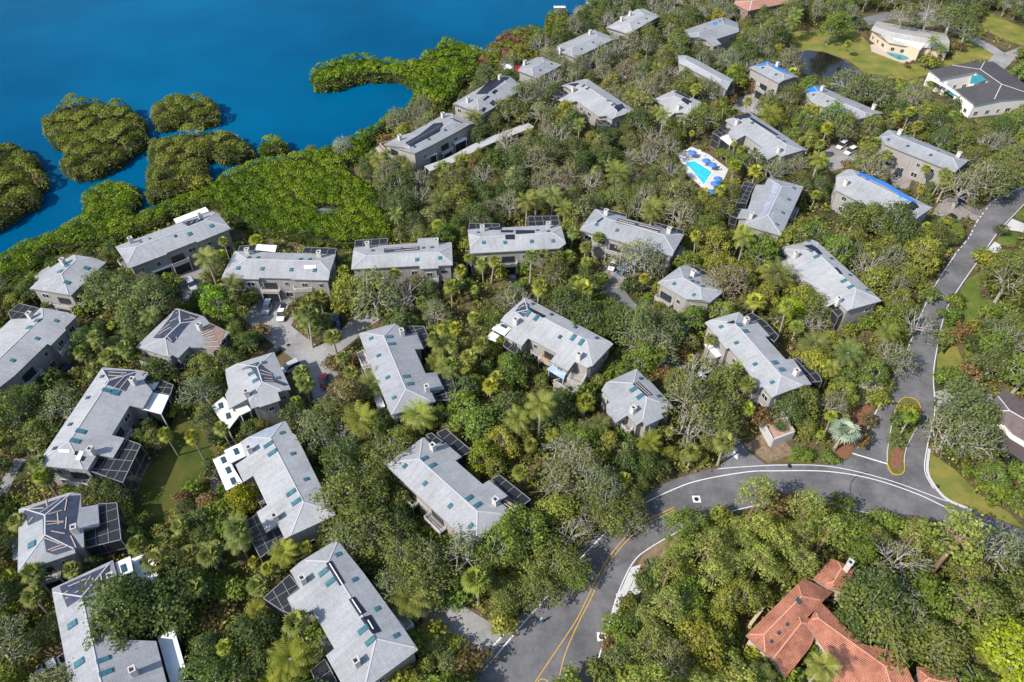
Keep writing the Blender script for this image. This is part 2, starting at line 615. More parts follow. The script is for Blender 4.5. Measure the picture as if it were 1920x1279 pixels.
def clip(poly, a, b, c):
    """keep a*u+b*v+c >= 0"""
    out = []
    n = len(poly)
    for i in range(n):
        p, q = poly[i], poly[(i + 1) % n]
        dp, dq = a * p[0] + b * p[1] + c, a * q[0] + b * q[1] + c
        if dp >= 0:
            out.append(p)
        if dp * dq < 0:
            t = dp / (dp - dq)
            out.append((p[0] + (q[0] - p[0]) * t, p[1] + (q[1] - p[1]) * t))
    return out


def inpoly(x, y, poly):
    c = False
    n = len(poly)
    j = n - 1
    for i in range(n):
        xi, yi, xj, yj = poly[i][0], poly[i][1], poly[j][0], poly[j][1]
        if (yi > y) != (yj > y) and x < (xj - xi) * (y - yi) / (yj - yi) + xi:
            c = not c
        j = i
    return c


def inpoly_np(X, Y, poly):
    c = np.zeros(X.shape, bool)
    n = len(poly)
    j = n - 1
    for i in range(n):
        xi, yi, xj, yj = poly[i][0], poly[i][1], poly[j][0], poly[j][1]
        if yi != yj:
            m = ((yi > Y) != (yj > Y)) & (X < (xj - xi) * (Y - yi) / (yj - yi) + xi)
            c ^= m
        j = i
    return c


# world-space and view-space "nothing grows here" bookkeeping
FOOT = []          # world xy polygons that trees and bushes avoid
MASK_S = 4
MASK = np.zeros((int(IH) // MASK_S + 2, int(IW) // MASK_S + 2), bool)
_gx, _gy = np.meshgrid((np.arange(MASK.shape[1]) + 0.5) * MASK_S, (np.arange(MASK.shape[0]) + 0.5) * MASK_S)


def keep_clear(px):
    global MASK
    MASK |= inpoly_np(_gx, _gy, px)


# ---------------------------------------------------------------- land, water, roads
shore = [(-420, 640), (-60, 515), (0, 492), (60, 462), (150, 440), (235, 428), (256, 398), (262, 402), (330, 385), (400, 345), (480, 308), (560, 296), (610, 283), (660, 266), (720, 242),
         (758, 208), (776, 188), (774, 165), (752, 152), (800, 124), (860, 110), (920, 108), (960, 84), (1010, 72), (1060, 62), (1082, 40), (1110, 8), (1140, -40), (1180, -120)]
land = [un(*p).xy for p in shore] + [Vector((700, 3000)), Vector((9000, 9000)), Vector((9000, -3000)), Vector((-9000, -3000)), Vector((-9000, -200)), Vector((-900, 150))]
LAND_XY = [(p.x, p.y) for p in land]
mb = MB()
mb.slab([(p[0], p[1], 0.0) for p in ccw(LAND_XY)], 3.0)
tag(mb.build("ground", M_GROUND), kind="structure", label="leaf-littered wooded ground sloping gently to the bay")
mb = MB()
mb.add([(-9000, -3000, -0.45), (9000, -3000, -0.45), (9000, 9000, -0.45), (-9000, 9000, -0.45)], [(0, 1, 2, 3)])
tag(mb.build("water", M_WATER), kind="structure", label="calm deep blue bay water")


def sheet(name, px, z, m, label=None, world=False, color=None, clear=True):
    pts = [Vector((p[0], p[1], z)) for p in px] if world else [un(p[0], p[1], z) for p in px]
    mb = MB()
    mb.poly(pts)
    o = mb.build(name, m)
    tag(o, label, None, None, "structure")
    FOOT.append([(p.x, p.y) for p in pts])
    if color:
        o.color = (*color, 1)
    if clear:
        keep_clear(px if not world else [pr(p) for p in pts])
    return o


def spline(pts, step=1.5):
    """Catmull-Rom through world xy points"""
    P = [Vector((p[0], p[1])) for p in pts]
    P = [P[0] * 2 - P[1]] + P + [P[-1] * 2 - P[-2]]
    out = []
    for i in range(1, len(P) - 2):
        a, b, c, d = P[i - 1], P[i], P[i + 1], P[i + 2]
        n = max(2, int((c - b).length / step))
        for k in range(n):
            t = k / n
            out.append(0.5 * ((2 * b) + (c - a) * t + (2 * a - 5 * b + 4 * c - d) * t * t + (3 * b - a - 3 * c + d) * t ** 3))
    out.append(P[-2])
    return out


def offset_line(c, d):
    out = []
    for i, p in enumerate(c):
        t = (c[min(i + 1, len(c) - 1)] - c[max(i - 1, 0)]).normalized()
        out.append(p + Vector((-t.y, t.x)) * d)
    return out


def ribbon(name, px, w, z, m, label=None, kind="structure", clear=True, foot=True, dash=None, h=None, parent=None):
    c = spline([un(*p).xy for p in px], 1.0 if w < 1 else 2.0)
    L, R = offset_line(c, w / 2), offset_line(c, -w / 2)
    mb = MB()
    acc = 0
    for i in range(len(c) - 1):
        acc += (c[i + 1] - c[i]).length
        if dash and (acc % (dash * 2)) > dash:
            continue
        q = [(L[i].x, L[i].y, z), (R[i].x, R[i].y, z), (R[i + 1].x, R[i + 1].y, z), (L[i + 1].x, L[i + 1].y, z)]
        if h:
            low = [(a, b, z - h) for a, b, _ in q]
            mb.add(q + low, [(0, 1, 2, 3), (0, 4, 5, 1), (2, 6, 7, 3), (3, 7, 4, 0), (1, 5, 6, 2)])
        else:
            mb.add(q, [(0, 1, 2, 3)])
    o = mb.build(name, m, parent)
    tag(o, label, None, None, kind)
    poly = [(p.x, p.y) for p in L] + [(p.x, p.y) for p in R[::-1]]
    if foot:
        FOOT.append(poly)
    if clear:
        keep_clear([pr((p[0], p[1], 0)) for p in poly])
    return o


# main avenue, its junction leg and verge
north_edge = [(870, 1300), (907, 1232), (954, 1177), (1010, 1115), (1060, 1058), (1105, 1010), (1150, 968), (1199, 932), (1250, 905), (1300, 888), (1346, 878), (1400, 872), (1470, 870), (1558, 872)]
left_leg = [(1590, 862), (1605, 840), (1653, 748), (1686, 687), (1706, 639), (1719, 604), (1748, 540), (1791, 473), (1815, 444), (1831, 413), (1859, 376), (1925, 345), (2010, 300)]
right_leg = [(2040, 322), (1925, 380), (1876, 432), (1847, 473), (1787, 560), (1769, 604), (1758, 658), (1752, 702), (1754, 746), (1754, 779), (1740, 840), (1736, 883), (1751, 914), (1776, 937), (1820, 955), (1925, 998), (2060, 1060)]
south_edge = [(2060, 1120), (1925, 1055), (1796, 1012), (1682, 979), (1598, 958), (1551, 947), (1474, 943), (1407, 953), (1330, 974), (1279, 996), (1219, 1030), (1189, 1057), (1159, 1120), (1142, 1181), (1124, 1236), (1112, 1300)]


def wl(px):
    return [tuple(p) for p in spline([un(*q).xy for q in px], 2.0)]


road_w = wl(north_edge) + wl(left_leg) + wl(right_leg) + wl(south_edge)
sheet("road", road_w, 0.004, M_ROAD, "curving two lane asphalt avenue with a junction leg to the upper edge", world=True)
# painted lines
LW = [("line", [(907, 1257), (987, 1162), (1038, 1105), (1085, 1051), (1148, 987), (1199, 949), (1269, 915), (1319, 899), (1400, 885), (1451, 883), (1551, 884), (1635, 898), (1719, 926), (1786, 957), (1907, 1008), (2040, 1068)], 0.2, None),
      ("line", [(890, 1249), (954, 1179)], 0.2, None),
      ("line", [(1346, 879), (1400, 875), (1470, 872), (1558, 875), (1662, 899), (1776, 940)], 0.16, None),
      ("line", [(1598, 850), (1664, 870)], 0.3, None),
      ("line", [(1607, 841), (1655, 748), (1688, 687), (1708, 639), (1721, 604), (1750, 541), (1793, 474)], 0.16, None),
      ("line", [(1793, 474), (1817, 445), (1833, 414), (1861, 377)], 0.24, 0.9),
      ("line", [(1861, 377), (1925, 347)], 0.16, None),
      ("line", [(1921, 382), (1874, 432), (1845, 473), (1785, 560), (1767, 604), (1756, 658), (1750, 702), (1752, 746), (1752, 779), (1738, 840), (1734, 883), (1750, 916)], 0.16, None),
      ("line", [(1920, 1052), (1796, 1009), (1682, 976), (1598, 955), (1551, 944), (1474, 940), (1407, 950), (1330, 971), (1279, 993), (1219, 1027), (1186, 1056), (1156, 1120), (1139, 1181)], 0.16, None),
      ("line", [(1134, 1196), (1122, 1236), (1110, 1290)], 0.22, 0.9)]
for i, (nm, px, w, d) in enumerate(LW):
    ribbon("white_lane_line", px, w, 0.009, M_PAINTW, clear=False, foot=False, dash=d)
ymain = [(1264, 953), (1202, 986), (1159, 1027), (1128, 1074), (1098, 1134), (1081, 1167)]
ribbon("yellow_centre_line", [(1264, 951), (1201, 983), (1156, 1026), (1125, 1073), (1095, 1134), (1078, 1167), (1006, 1275), (995, 1295)], 0.14, 0.009, M_PAINTY, clear=False, foot=False)
ribbon("yellow_centre_line", [(1265, 956), (1205, 988), (1162, 1029), (1131, 1076), (1101, 1136), (1084, 1169), (1060, 1225), (1045, 1285)], 0.14, 0.009, M_PAINTY, clear=False, foot=False)
ribbon("yellow_centre_line", [(1008, 1284), (1010, 1276), (1018, 1273), (1026, 1277), (1028, 1286)], 0.14, 0.009, M_PAINTY, clear=False, foot=False)
# kerbs
ribbon("road_kerb", [(1742, 842), (1739, 884), (1754, 914), (1778, 938), (1822, 957)], 0.5, 0.12, M_KERB, h=0.12, clear=False)
ribbon("road_kerb", [(1185, 1075), (1170, 1110), (1158, 1120)], 1.2, 0.12, M_KERB, h=0.12, clear=False)
ribbon("road_kerb", [(1163, 1122), (1152, 1150), (1146, 1183)], 1.0, 0.12, M_KERB, h=0.12, clear=False)
for px in ([(1183, 1064), (1202, 1058), (1190, 1090), (1204, 1106), (1196, 1116), (1170, 1108)], [(1155, 1290), (1188, 1252), (1196, 1262), (1172, 1295)],
           [(1880, 430), (1898, 410), (1925, 421), (1925, 438), (1912, 434)], [(1849, 471), (1865, 453), (1884, 463), (1874, 480)]):
    sheet("concrete_apron", px, 0.012, M_KERB, "pale concrete driveway apron")

# lanes inside the estate
ribbon("estate_lane", [(930, 1215), (890, 1190), (850, 1165), (800, 1120), (755, 1075), (722, 1010), (690, 950), (668, 900), (645, 845), (628, 790), (615, 745), (606, 705), (585, 672), (545, 640), (510, 610), (480, 588)], 6.2, 0.006, M_CONC, "winding pale estate lane between the buildings")
ribbon("estate_lane", [(585, 672), (620, 652), (650, 630), (672, 608), (700, 590)], 5.0, 0.0065, M_CONC, "short lane branch round the palm island")
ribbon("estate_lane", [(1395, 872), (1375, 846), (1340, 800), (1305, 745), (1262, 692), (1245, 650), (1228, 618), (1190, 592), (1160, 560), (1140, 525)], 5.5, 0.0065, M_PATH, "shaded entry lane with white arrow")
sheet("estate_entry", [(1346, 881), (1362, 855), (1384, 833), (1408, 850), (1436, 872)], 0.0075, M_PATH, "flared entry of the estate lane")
sheet("cul_de_sac", [(455, 590), (482, 565), (500, 548), (552, 545), (560, 585), (540, 620), (560, 645), (600, 668), (560, 680), (505, 640), (470, 612)], 0.0072, M_CONC, "wide pale turning court")
sheet("paver_court", [(318, 510), (360, 492), (375, 480), (392, 500), (385, 545), (372, 570), (345, 578), (342, 545)], 0.008, M_PAVER, "pale paver court in front of a garage")
sheet("paver_court", [(1132, 500), (1168, 508), (1168, 542), (1117, 537)], 0.0082, M_PAVER, "pinkish paver parking court")
sheet("paver_court", [(1777, 357), (1803, 362), (1807, 384), (1841, 394), (1831, 414), (1803, 406), (1799, 416), (1745, 400), (1764, 378)], 0.008, M_PAVER, "pale paver parking court beside the avenue")
sheet("paver_court", [(1672, 312), (1698, 305), (1712, 330), (1702, 356), (1675, 350), (1668, 330)], 0.008, M_PAVER, "paver court in front of grey garages")
sheet("paver_court", [(1540, 285), (1570, 268), (1612, 285), (1600, 310), (1560, 320), (1530, 305)], 0.008, M_CONC, "worn pale forecourt with two white cars")
sheet("paver_court", [(1380, 186), (1410, 176), (1440, 185), (1430, 215), (1412, 215), (1370, 205)], 0.008, M_CONC, "pale drive in front of a tall grey house")
ribbon("footpath", [(1165, 520), (1190, 540), (1212, 538), (1238, 530)], 1.4, 0.0085, M_CONC, "curved pale footpath")
ribbon("footpath", [(800, 1215), (792, 1190), (805, 1160), (815, 1150)], 1.4, 0.0085, M_CONC, "curved concrete footpath by the lane")
ribbon("footpath", [(404, 880), (402, 915), (420, 960), (440, 985)], 1.3, 0.0085, M_CONC, "narrow footpath along a building")
ribbon("footpath", [(0, 930), (25, 880), (40, 860)], 2.2, 0.0085, M_CONC, "pale track at the wooded edge")
ribbon("driveway", [(1785, 55), (1815, 68), (1850, 86), (1885, 104), (1925, 92)], 5.0, 0.006, M_CONC, "long pale driveway by the cream house")
ribbon("driveway", [(1885, 104), (1872, 118), (1862, 126)], 7.0, 0.0068, M_CONC, "driveway apron of the charcoal-roofed house")
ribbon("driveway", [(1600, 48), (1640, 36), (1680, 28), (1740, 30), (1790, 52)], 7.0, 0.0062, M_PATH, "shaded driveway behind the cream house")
sheet("driveway", [(1752, 735), (1800, 722), (1860, 740), (1870, 800), (1830, 830), (1800, 800), (1762, 780)], 0.006, M_CONC, "pale driveway under oaks beside the avenue", clear=False)
sheet("driveway", [(1470, 1290), (1488, 1245), (1530, 1268), (1550, 1290)], 0.006, M_CONC, "grey drive of the terracotta villa")
sheet("sandy_patch", [(1600, 720), (1640, 700), (1665, 712), (1650, 745), (1610, 760)], 0.005, M_SAND, "sandy clearing beside the avenue", clear=False)
sheet("sandy_patch", [(685, 290), (712, 272), (735, 290), (700, 300)], 0.005, M_SAND, "pink sandy patch at the shore", clear=False)
sheet("sandy_patch", [(1215, 1025), (1280, 1000), (1290, 1030), (1230, 1065), (1195, 1060)], 0.005, M_DRY, "dry verge inside the bend", clear=False)
sheet("mulch_bed", [(1395, 835), (1432, 812), (1470, 825), (1490, 850), (1440, 868)], 0.005, M_DRY, "dry mulch bed beside the entry lane")
sheet("mulch_bed", [(1545, 865), (1590, 858), (1620, 800), (1640, 755), (1600, 770), (1575, 830)], 0.0055, M_MULCH, "mulch strip beside the junction leg", clear=False)
# lawns
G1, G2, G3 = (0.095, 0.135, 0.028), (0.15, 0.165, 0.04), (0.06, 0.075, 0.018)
for px, c, lab in (([(1480, 60), (1600, 52), (1640, 92), (1700, 120), (1745, 118), (1790, 104), (1800, 62), (1850, 84), (1885, 112), (1830, 112), (1745, 138), (1700, 150), (1620, 136), (1590, 112), (1540, 96), (1486, 108)], G2, "mown lawn between the pond and cream house"),
                   ([(1845, 20), (1925, 55), (1925, 88), (1880, 75), (1840, 50)], G2, "sunny lawn at the upper edge"),
                   ([(1795, 560), (1812, 525), (1835, 512), (1838, 560), (1880, 565), (1925, 560), (1925, 580), (1850, 592), (1820, 600), (1800, 625), (1770, 665), (1762, 650), (1775, 604)], G1, "bright green lawn beside the avenue"),
                   ([(1868, 452), (1884, 432), (1910, 438), (1900, 470), (1885, 463)], G1, "small lawn above the drive"),
                   ([(1902, 405), (1925, 385), (1925, 416)], G1, "small triangle of lawn by the avenue"),
                   ([(1757, 665), (1790, 640), (1815, 700), (1800, 720), (1757, 715)], G2, "narrow grass verge by the avenue"),
                   ([(1745, 850), (1790, 880), (1840, 930), (1890, 960), (1920, 990), (1822, 958), (1778, 940), (1756, 915), (1742, 884)], G2, "curved grass verge inside the junction"),
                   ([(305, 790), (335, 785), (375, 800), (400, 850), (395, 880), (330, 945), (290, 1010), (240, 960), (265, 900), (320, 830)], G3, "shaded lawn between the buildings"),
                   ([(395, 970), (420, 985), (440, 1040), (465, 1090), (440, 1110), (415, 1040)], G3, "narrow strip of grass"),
                   ([(1840, 1150), (1925, 1180), (1925, 1290), (1850, 1290), (1830, 1230)], G2, "grass under the trees at the lower corner"),
                   ([(1480, 850), (1520, 840), (1545, 855), (1520, 868), (1475, 866)], G1, "grass plot beside the entry")):
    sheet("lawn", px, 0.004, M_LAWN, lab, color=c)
# pond
sheet("pond", [(1489, 100), (1514, 94), (1547, 98), (1582, 112), (1612, 140), (1600, 165), (1560, 170), (1525, 152), (1503, 130)], 0.008, M_POND, "dark still pond beside the lawn")

# ---------------------------------------------------------------- buildings
LANDMARKS = []      # (xy, phrase)
CAMV = Vector((0, 0, CAM_H))


def unit_window():
    mb = MB()
    for a, b, c, d in ((0, 0.47, 1, 0.06), (0, -0.47, 1, 0.06), (0.47, 0, 0.06, 0.88), (-0.47, 0, 0.06, 0.88), (0, 0, 0.04, 0.88)):
        mb.box((a, 0.03, b), (1, 0, 0), (0, 1, 0), (0, 0, 1), c, 0.10, d)
    me = bpy.data.meshes.new("window")
    me.from_pydata(mb.v, [], mb.f)
    me.materials.append(M_TRIM)
    mb2 = MB()
    mb2.box((0, 0.01, 0), (1, 0, 0), (0, 1, 0), (0, 0, 1), 0.92, 0.05, 0.90)
    me2 = bpy.data.meshes.new("pane")
    me2.from_pydata(mb2.v, [], mb2.f)
    me2.materials.append(M_GLASS)
    return me, me2


WIN_ME, PANE_ME = unit_window()


def unit_skylight(m, nm):
    mb = MB()
    mb.box((0, 0, 0.06), (1, 0, 0), (0, 1, 0), (0, 0, 1), 1.0, 1.0, 0.12)
    mb.box((0, 0, 0.15), (1, 0, 0), (0, 1, 0), (0, 0, 1), 0.84, 0.84, 0.08)
    me = bpy.data.meshes.new(nm)
    me.from_pydata(mb.v, [], mb.f)
    me.materials.append(m)
    return me


SKY_T, SKY_D = unit_skylight(M_TEAL, "skylight"), unit_skylight(M_SKYDARK, "skylight")


class Building:
    def __init__(s, name, label, cat, short, ridge, outline, hr=8.5, k=0.27, roof=None, wall=None, windows=True, over=0.55, group=None, clear=True):
        s.hr, s.k = hr, k
        a, b = un(*ridge[0], hr), un(*ridge[1], hr)
        s.c = (a + b) / 2
        d = (b - a)
        s.L = d.length
        s.u = Vector((d.x, d.y)).normalized()
        s.v = Vector((-s.u.y, s.u.x))
        s.base = Vector((s.c.x, s.c.y, 0))
        s.root = empty(name, s.base, label, cat, group)
        LANDMARKS.append((Vector((s.c.x, s.c.y)), short))
        pts = [s.hit(*p) for p in outline]
        xy = ccw(s.square([(p.x, p.y) for p in pts]))
        s.xy = xy
        s.roof_mat = roof or M_SHINGLE
        s.wall_mat = wall or M_SIDING
        if clear:
            keep_clear(outline)
        FOOT.append(xy)
        s.make_roof(xy)
        s.make_walls(xy, over, windows)

    def uv(s, x, y):
        r = Vector((x, y)) - Vector((s.c.x, s.c.y))
        return r.dot(s.u), r.dot(s.v)

    def square(s, xy, strength=0.85):
        """pull outline edges towards the building axes: carpenters build square"""
        n = len(xy)
        uvp = [list(s.uv(*p)) for p in xy]
        for it in range(3):
            acc = [[0, 0, 0, 0] for _ in range(n)]
            for i in range(n):
                j = (i + 1) % n
                du, dv = uvp[j][0] - uvp[i][0], uvp[j][1] - uvp[i][1]
                a = math.degrees(math.atan2(abs(dv), abs(du)))
                if a < 24:
                    m = (uvp[i][1] + uvp[j][1]) / 2
                    for q in (i, j):
                        acc[q][2] += m
                        acc[q][3] += 1
                elif a > 66:
                    m = (uvp[i][0] + uvp[j][0]) / 2
                    for q in (i, j):
                        acc[q][0] += m
                        acc[q][1] += 1
            for i in range(n):
                if acc[i][1]:
                    uvp[i][0] += (acc[i][0] / acc[i][1] - uvp[i][0]) * strength
                if acc[i][3]:
                    uvp[i][1] += (acc[i][2] / acc[i][3] - uvp[i][1]) * strength
        return [s.W(*p) for p in uvp]

    def h(s, x, y):
        u, v = s.uv(x, y)
        return s.hr - s.k * max(abs(v), abs(u) - s.L / 2, 0)

    def hit(s, px, py, dz=0.0):
        z = s.hr - 1.5
        for _ in range(40):
            P = un(px, py, z + dz)
            z = 0.5 * z + 0.5 * s.h(P.x, P.y)
        return un(px, py, z + dz)

    def W(s, u, v):
        p = Vector((s.c.x, s.c.y)) + s.u * u + s.v * v
        return p.x, p.y

    def frame(s, x, y):
        """axes on the roof at x,y: along ridge / down slope / normal"""
        u, v = s.uv(x, y)
        uu, vv = Vector((*s.u, 0)), Vector((*s.v, 0))
        if abs(v) >= abs(u) - s.L / 2:
            sg = 1 if v >= 0 else -1
            dn = (vv * sg + Vector((0, 0, -s.k))).normalized()
            al = uu
        else:
            sg = 1 if u >= 0 else -1
            dn = (uu * sg + Vector((0, 0, -s.k))).normalized()
            al = vv
        n = al.cross(dn)
        if n.z < 0:
            n = -n
        return al, dn, n

    def make_roof(s, xy):
        uvp = [s.uv(*p) for p in xy]
        h2 = s.L / 2
        regs = [[(0, 1, 0), (-1, 1, h2), (1, 1, h2)], [(0, -1, 0), (-1, -1, h2), (1, -1, h2)], [(1, -1, -h2), (1, 1, -h2)], [(-1, -1, -h2), (-1, 1, -h2)]]
        vs, fs, ruv = [], [], []
        for ri, reg in enumerate(regs):
            q = uvp
            for a, b, c in reg:
                q = clip(q, a, b, c)
                if len(q) < 3:
                    break
            if len(q) < 3:
                continue
            P = []
            for u, v in q:
                x, y = s.W(u, v)
                z = s.hr - s.k * (abs(v) if ri < 2 else abs(u) - h2)
                P.append(Vector((x, y, z)))
            for t in tessellate_polygon([P]):
                a, b, c = (P[i] for i in t)
                cr = (b - a).cross(c - a)
                if cr.length < 1e-5:
                    continue
                t = t if cr.z > 0 else t[::-1]
                n = len(vs)
                for i in t:
                    vs.append(tuple(P[i] - s.base))
                    u, v = q[i]
                    ruv.append((u, v, 0) if ri < 2 else (v, u, 0))
                fs.append((n, n + 1, n + 2))
        nr = len(fs)
        # fascia and soffit
        n0 = len(xy)
        for i in range(n0):
            a, b = Vector(xy[i]), Vector(xy[(i + 1) % n0])
            m = max(1, int((b - a).length / 0.8))
            for k in range(m):
                p, q = a.lerp(b, k / m), a.lerp(b, (k + 1) / m)
                zp, zq = s.h(p.x, p.y), s.h(q.x, q.y)
                n = len(vs)
                for x, y, z in ((p.x, p.y, zp), (p.x, p.y, zp - 0.26), (q.x, q.y, zq - 0.26), (q.x, q.y, zq)):
                    vs.append(tuple(Vector((x, y, z)) - s.base))
                    ruv.append((0, 0, 0))
                fs.append((n, n + 1, n + 2, n + 3))
        P = [Vector((x, y, s.h(x, y) - 0.26)) for x, y in xy]
        for t in tessellate_polygon([P]):
            n = len(vs)
            for i in t:
                vs.append(tuple(P[i] - s.base))
                ruv.append((0, 0, 0))
            fs.append((n + 2, n + 1, n))
        me = bpy.data.meshes.new("roof")
        me.from_pydata(vs, [], fs)
        me.materials.append(s.roof_mat)
        me.materials.append(M_FASCIA)
        me.polygons.foreach_set("material_index", [0 if i < nr else 1 for i in range(len(fs))])
        at = me.attributes.new("ruv", 'FLOAT_VECTOR', 'POINT')
        at.data.foreach_set("vector", np.array(ruv, dtype=np.float32).ravel())
        s.roof = link("roof", me, None, s.root)
        # ridge and hip caps, slightly proud
        mb = MB(s.base)
        e0, e1 = s.W(-h2, 0), s.W(h2, 0)
        z = s.hr + 0.03
        mb.beam((*e0, z), (*e1, z), 0.24, 0.06)
        for sg, e in ((-1, e0), (1, e1)):
            for sv in (-1, 1):
                t = 0
                while t < 14:
                    u, v = sg * (h2 + t + 0.4), sv * (t + 0.4)
                    if not inpoly(*s.W(u, v), xy):
                        break
                    t += 0.25
                if t > 0.5:
                    p = s.W(sg * (h2 + t), sv * t)
                    mb.beam((*e, z), (*p, s.hr - s.k * t + 0.03), 0.22, 0.06)
        mb.build("ridge_cap", MATS.get("ridge_light") or mat("ridge_light", (0.42, 0.425, 0.43), 0.9) if s.roof_mat == M_SHINGLE else (mat("clay_ridge", (0.52, 0.25, 0.17), 0.9) if s.roof_mat == M_TERRA else M_TRIM), s.root)

    def make_walls(s, xy, over, windows):
        w = inset(xy, over)
        n = len(w)
        mb = MB(s.base)
        for i in range(n):
            a, b = Vector(w[i]), Vector(w[(i + 1) % n])
            m = max(1, int((b - a).length / 1.5))
            for k in range(m):
                p, q = a.lerp(b, k / m), a.lerp(b, (k + 1) / m)
                mb.add([(p.x, p.y, -0.1), (q.x, q.y, -0.1), (q.x, q.y, s.h(q.x, q.y) - 0.2), (p.x, p.y, s.h(p.x, p.y) - 0.2)], [(0, 1, 2, 3)])
        mb.build("wall", s.wall_mat, s.root)
        if not windows:
            return
        for i in range(n):
            a, b = Vector(w[i]), Vector(w[(i + 1) % n])
            L = (b - a).length
            if L < 2.4:
                continue
            t = (b - a) / L
            nm = Vector((t.y, -t.x))
            mid = (a + b) / 2
            if nm.dot(Vector((0, 0)) - mid) <= 0:      # only the sides that can be seen from the air on this side
                continue
            if L > 7.5 and s.hr > 7.5:
                p = a.lerp(b, rnd.choice((0.28, 0.72)))
                up = Vector((0, 0, 1))
                tt, nn = Vector((t.x, t.y, 0)), Vector((nm.x, nm.y, 0))
                c0 = Vector((p.x, p.y, 0)) + nn * 0.8
                m1 = MB(s.base)
                m1.box(c0 + up * 3.0, tt, nn, up, 4.4, 1.6, 0.18)
                bal = m1.build("balcony", M_DECK, s.root)
                m1 = MB(s.base)
                for k in range(8):
                    q = c0 + nn * 0.72 + tt * (-2.1 + 0.6 * k)
                    m1.beam(q + up * 3.05, q + up * 4.0, 0.06)
                for hz in (3.55, 4.05):
                    m1.beam(c0 + nn * 0.74 - tt * 2.15 + up * hz, c0 + nn * 0.74 + tt * 2.15 + up * hz, 0.1, 0.07)
                    for sg in (-1, 1):
                        m1.beam(c0 + nn * 0.74 + tt * 2.15 * sg + up * hz, c0 - nn * 0.76 + tt * 2.15 * sg + up * hz, 0.08, 0.06)
                m1.build("balcony_railing", M_TRIM, bal)
                m1 = MB(s.base)
                m1.box(c0 - nn * 0.74 + up * 4.15, tt, nn, up, 3.2, 0.06, 2.0)
                m1.build("sliding_door", M_GLASS, bal)
                m1 = MB(s.base)
                m1.box(c0 + nn * 0.2 + up * 1.45, tt, nn, up, 3.6, 0.08, 2.5)
                m1.build("porch_screen", M_SCREEN, bal)
                for sg in (-1, 1):
                    m1 = MB(s.base)
                    m1.beam(c0 + nn * 0.66 + tt * 2.05 * sg, c0 + nn * 0.66 + tt * 2.05 * sg + up * 2.9, 0.16)
                    m1.build("balcony_post", M_TRIM, bal)
                skip = p
            else:
                skip = None
            cnt = max(1, int(L / 3.4))
            levels = [(1.6, 1.5), (min(4.9, s.h(mid.x, mid.y) - 1.5), 1.3)] if s.hr > 7.5 else [(1.5, 1.4)]
            for k in range(cnt):
                p = a.lerp(b, (k + 0.5) / cnt)
                for zz, hh in levels:
                    if skip is not None and (p - skip).length < 3.0:
                        continue
                    if rnd.random() < 0.2:
                        continue
                    wd = rnd.choice((1.0, 1.5, 2.0))
                    M = Matrix(((t.x * wd, nm.x, 0, p.x + nm.x * 0.012 - s.base.x), (t.y * wd, nm.y, 0, p.y + nm.y * 0.012 - s.base.y), (0, 0, hh, zz), (0, 0, 0, 1)))
                    o = link("window", WIN_ME, None, s.root)
                    o.matrix_local = M
                    g = link("pane", PANE_ME, None, o)

    def skylights(s, lst, teal=True, size=(.75, .95)):
        if s.base.y > 150:
            size = (size[0] * .85, size[1] * .85)
            teal = teal and s.base.y < 175
        for px, py in lst:
            P = s.hit(px, py)
            al, dn, n = s.frame(P.x, P.y)
            o = link("skylight", SKY_T if teal else SKY_D, None, s.root)
            sx, sy = size
            M = Matrix(((al.x * sx, dn.x * sy, n.x, 0), (al.y * sx, dn.y * sy, n.y, 0), (al.z * sx, dn.z * sy, n.z, 0), (0, 0, 0, 1)))
            M.translation = P - s.base
            o.matrix_local = M
        return s

    def chimneys(s, lst, hgt=1.6):
        for px, py in lst:
            P = s.hit(px, py, hgt)
            z = s.h(P.x, P.y)
            uu, vv = Vector((*s.u, 0)), Vector((*s.v, 0))
            up = Vector((0, 0, 1))
            mb = MB(s.base)
            c = Vector((P.x, P.y, z + hgt / 2 - 0.4))
            mb.box(c, uu, vv, up, 1.05, 0.85, hgt + 0.8)
            ch = mb.build("chimney", M_CHIM, s.root)
            mb = MB(s.base)
            top = z + hgt
            for sx, sy, wx, wy in ((0.46, 0, 0.2, 1.0), (-0.46, 0, 0.2, 1.0), (0, 0.42, 0.72, 0.16), (0, -0.42, 0.72, 0.16)):
                mb.box(Vector((P.x, P.y, top + 0.08)) + uu * sx + vv * sy, uu, vv, up, wx, wy, 0.16)
            mb.build("chimney_cap", M_CHIM, ch)
            mb = MB(s.base)
            mb.box(Vector((P.x, P.y, top + 0.015)), uu, vv, up, 0.5, 0.45, 0.03)
            mb.build("flue_opening", M_SOLAR, ch)
        return s

    def patch(s, px, m, name="roof_tarp", lift=0.05, split=True):
        """a sheet lying on the roof, following its planes"""
        pts = [s.hit(*p) for p in px]
        uvp = [s.uv(p.x, p.y) for p in pts]
        if area2(uvp) < 0:
            uvp = uvp[::-1]
        h2 = s.L / 2
        mb = MB(s.base)
        regs = [[(0, 1, 0), (-1, 1, h2), (1, 1, h2)], [(0, -1, 0), (-1, -1, h2), (1, -1, h2)], [(1, -1, -h2), (1, 1, -h2)], [(-1, -1, -h2), (-1, 1, -h2)]]
        for ri, reg in enumerate(regs):
            q = uvp
            for a, b, c in reg:
                q = clip(q, a, b, c)
                if len(q) < 3:
                    break
            if len(q) < 3 or abs(area2(q)) < 0.02:
                continue
            mb.slab([Vector((*s.W(u, v), s.hr - s.k * (abs(v) if ri < 2 else abs(u) - h2) + lift)) for u, v in q], lift * 0.9)
        if mb.v:
            return mb.build(name, m, s.root)

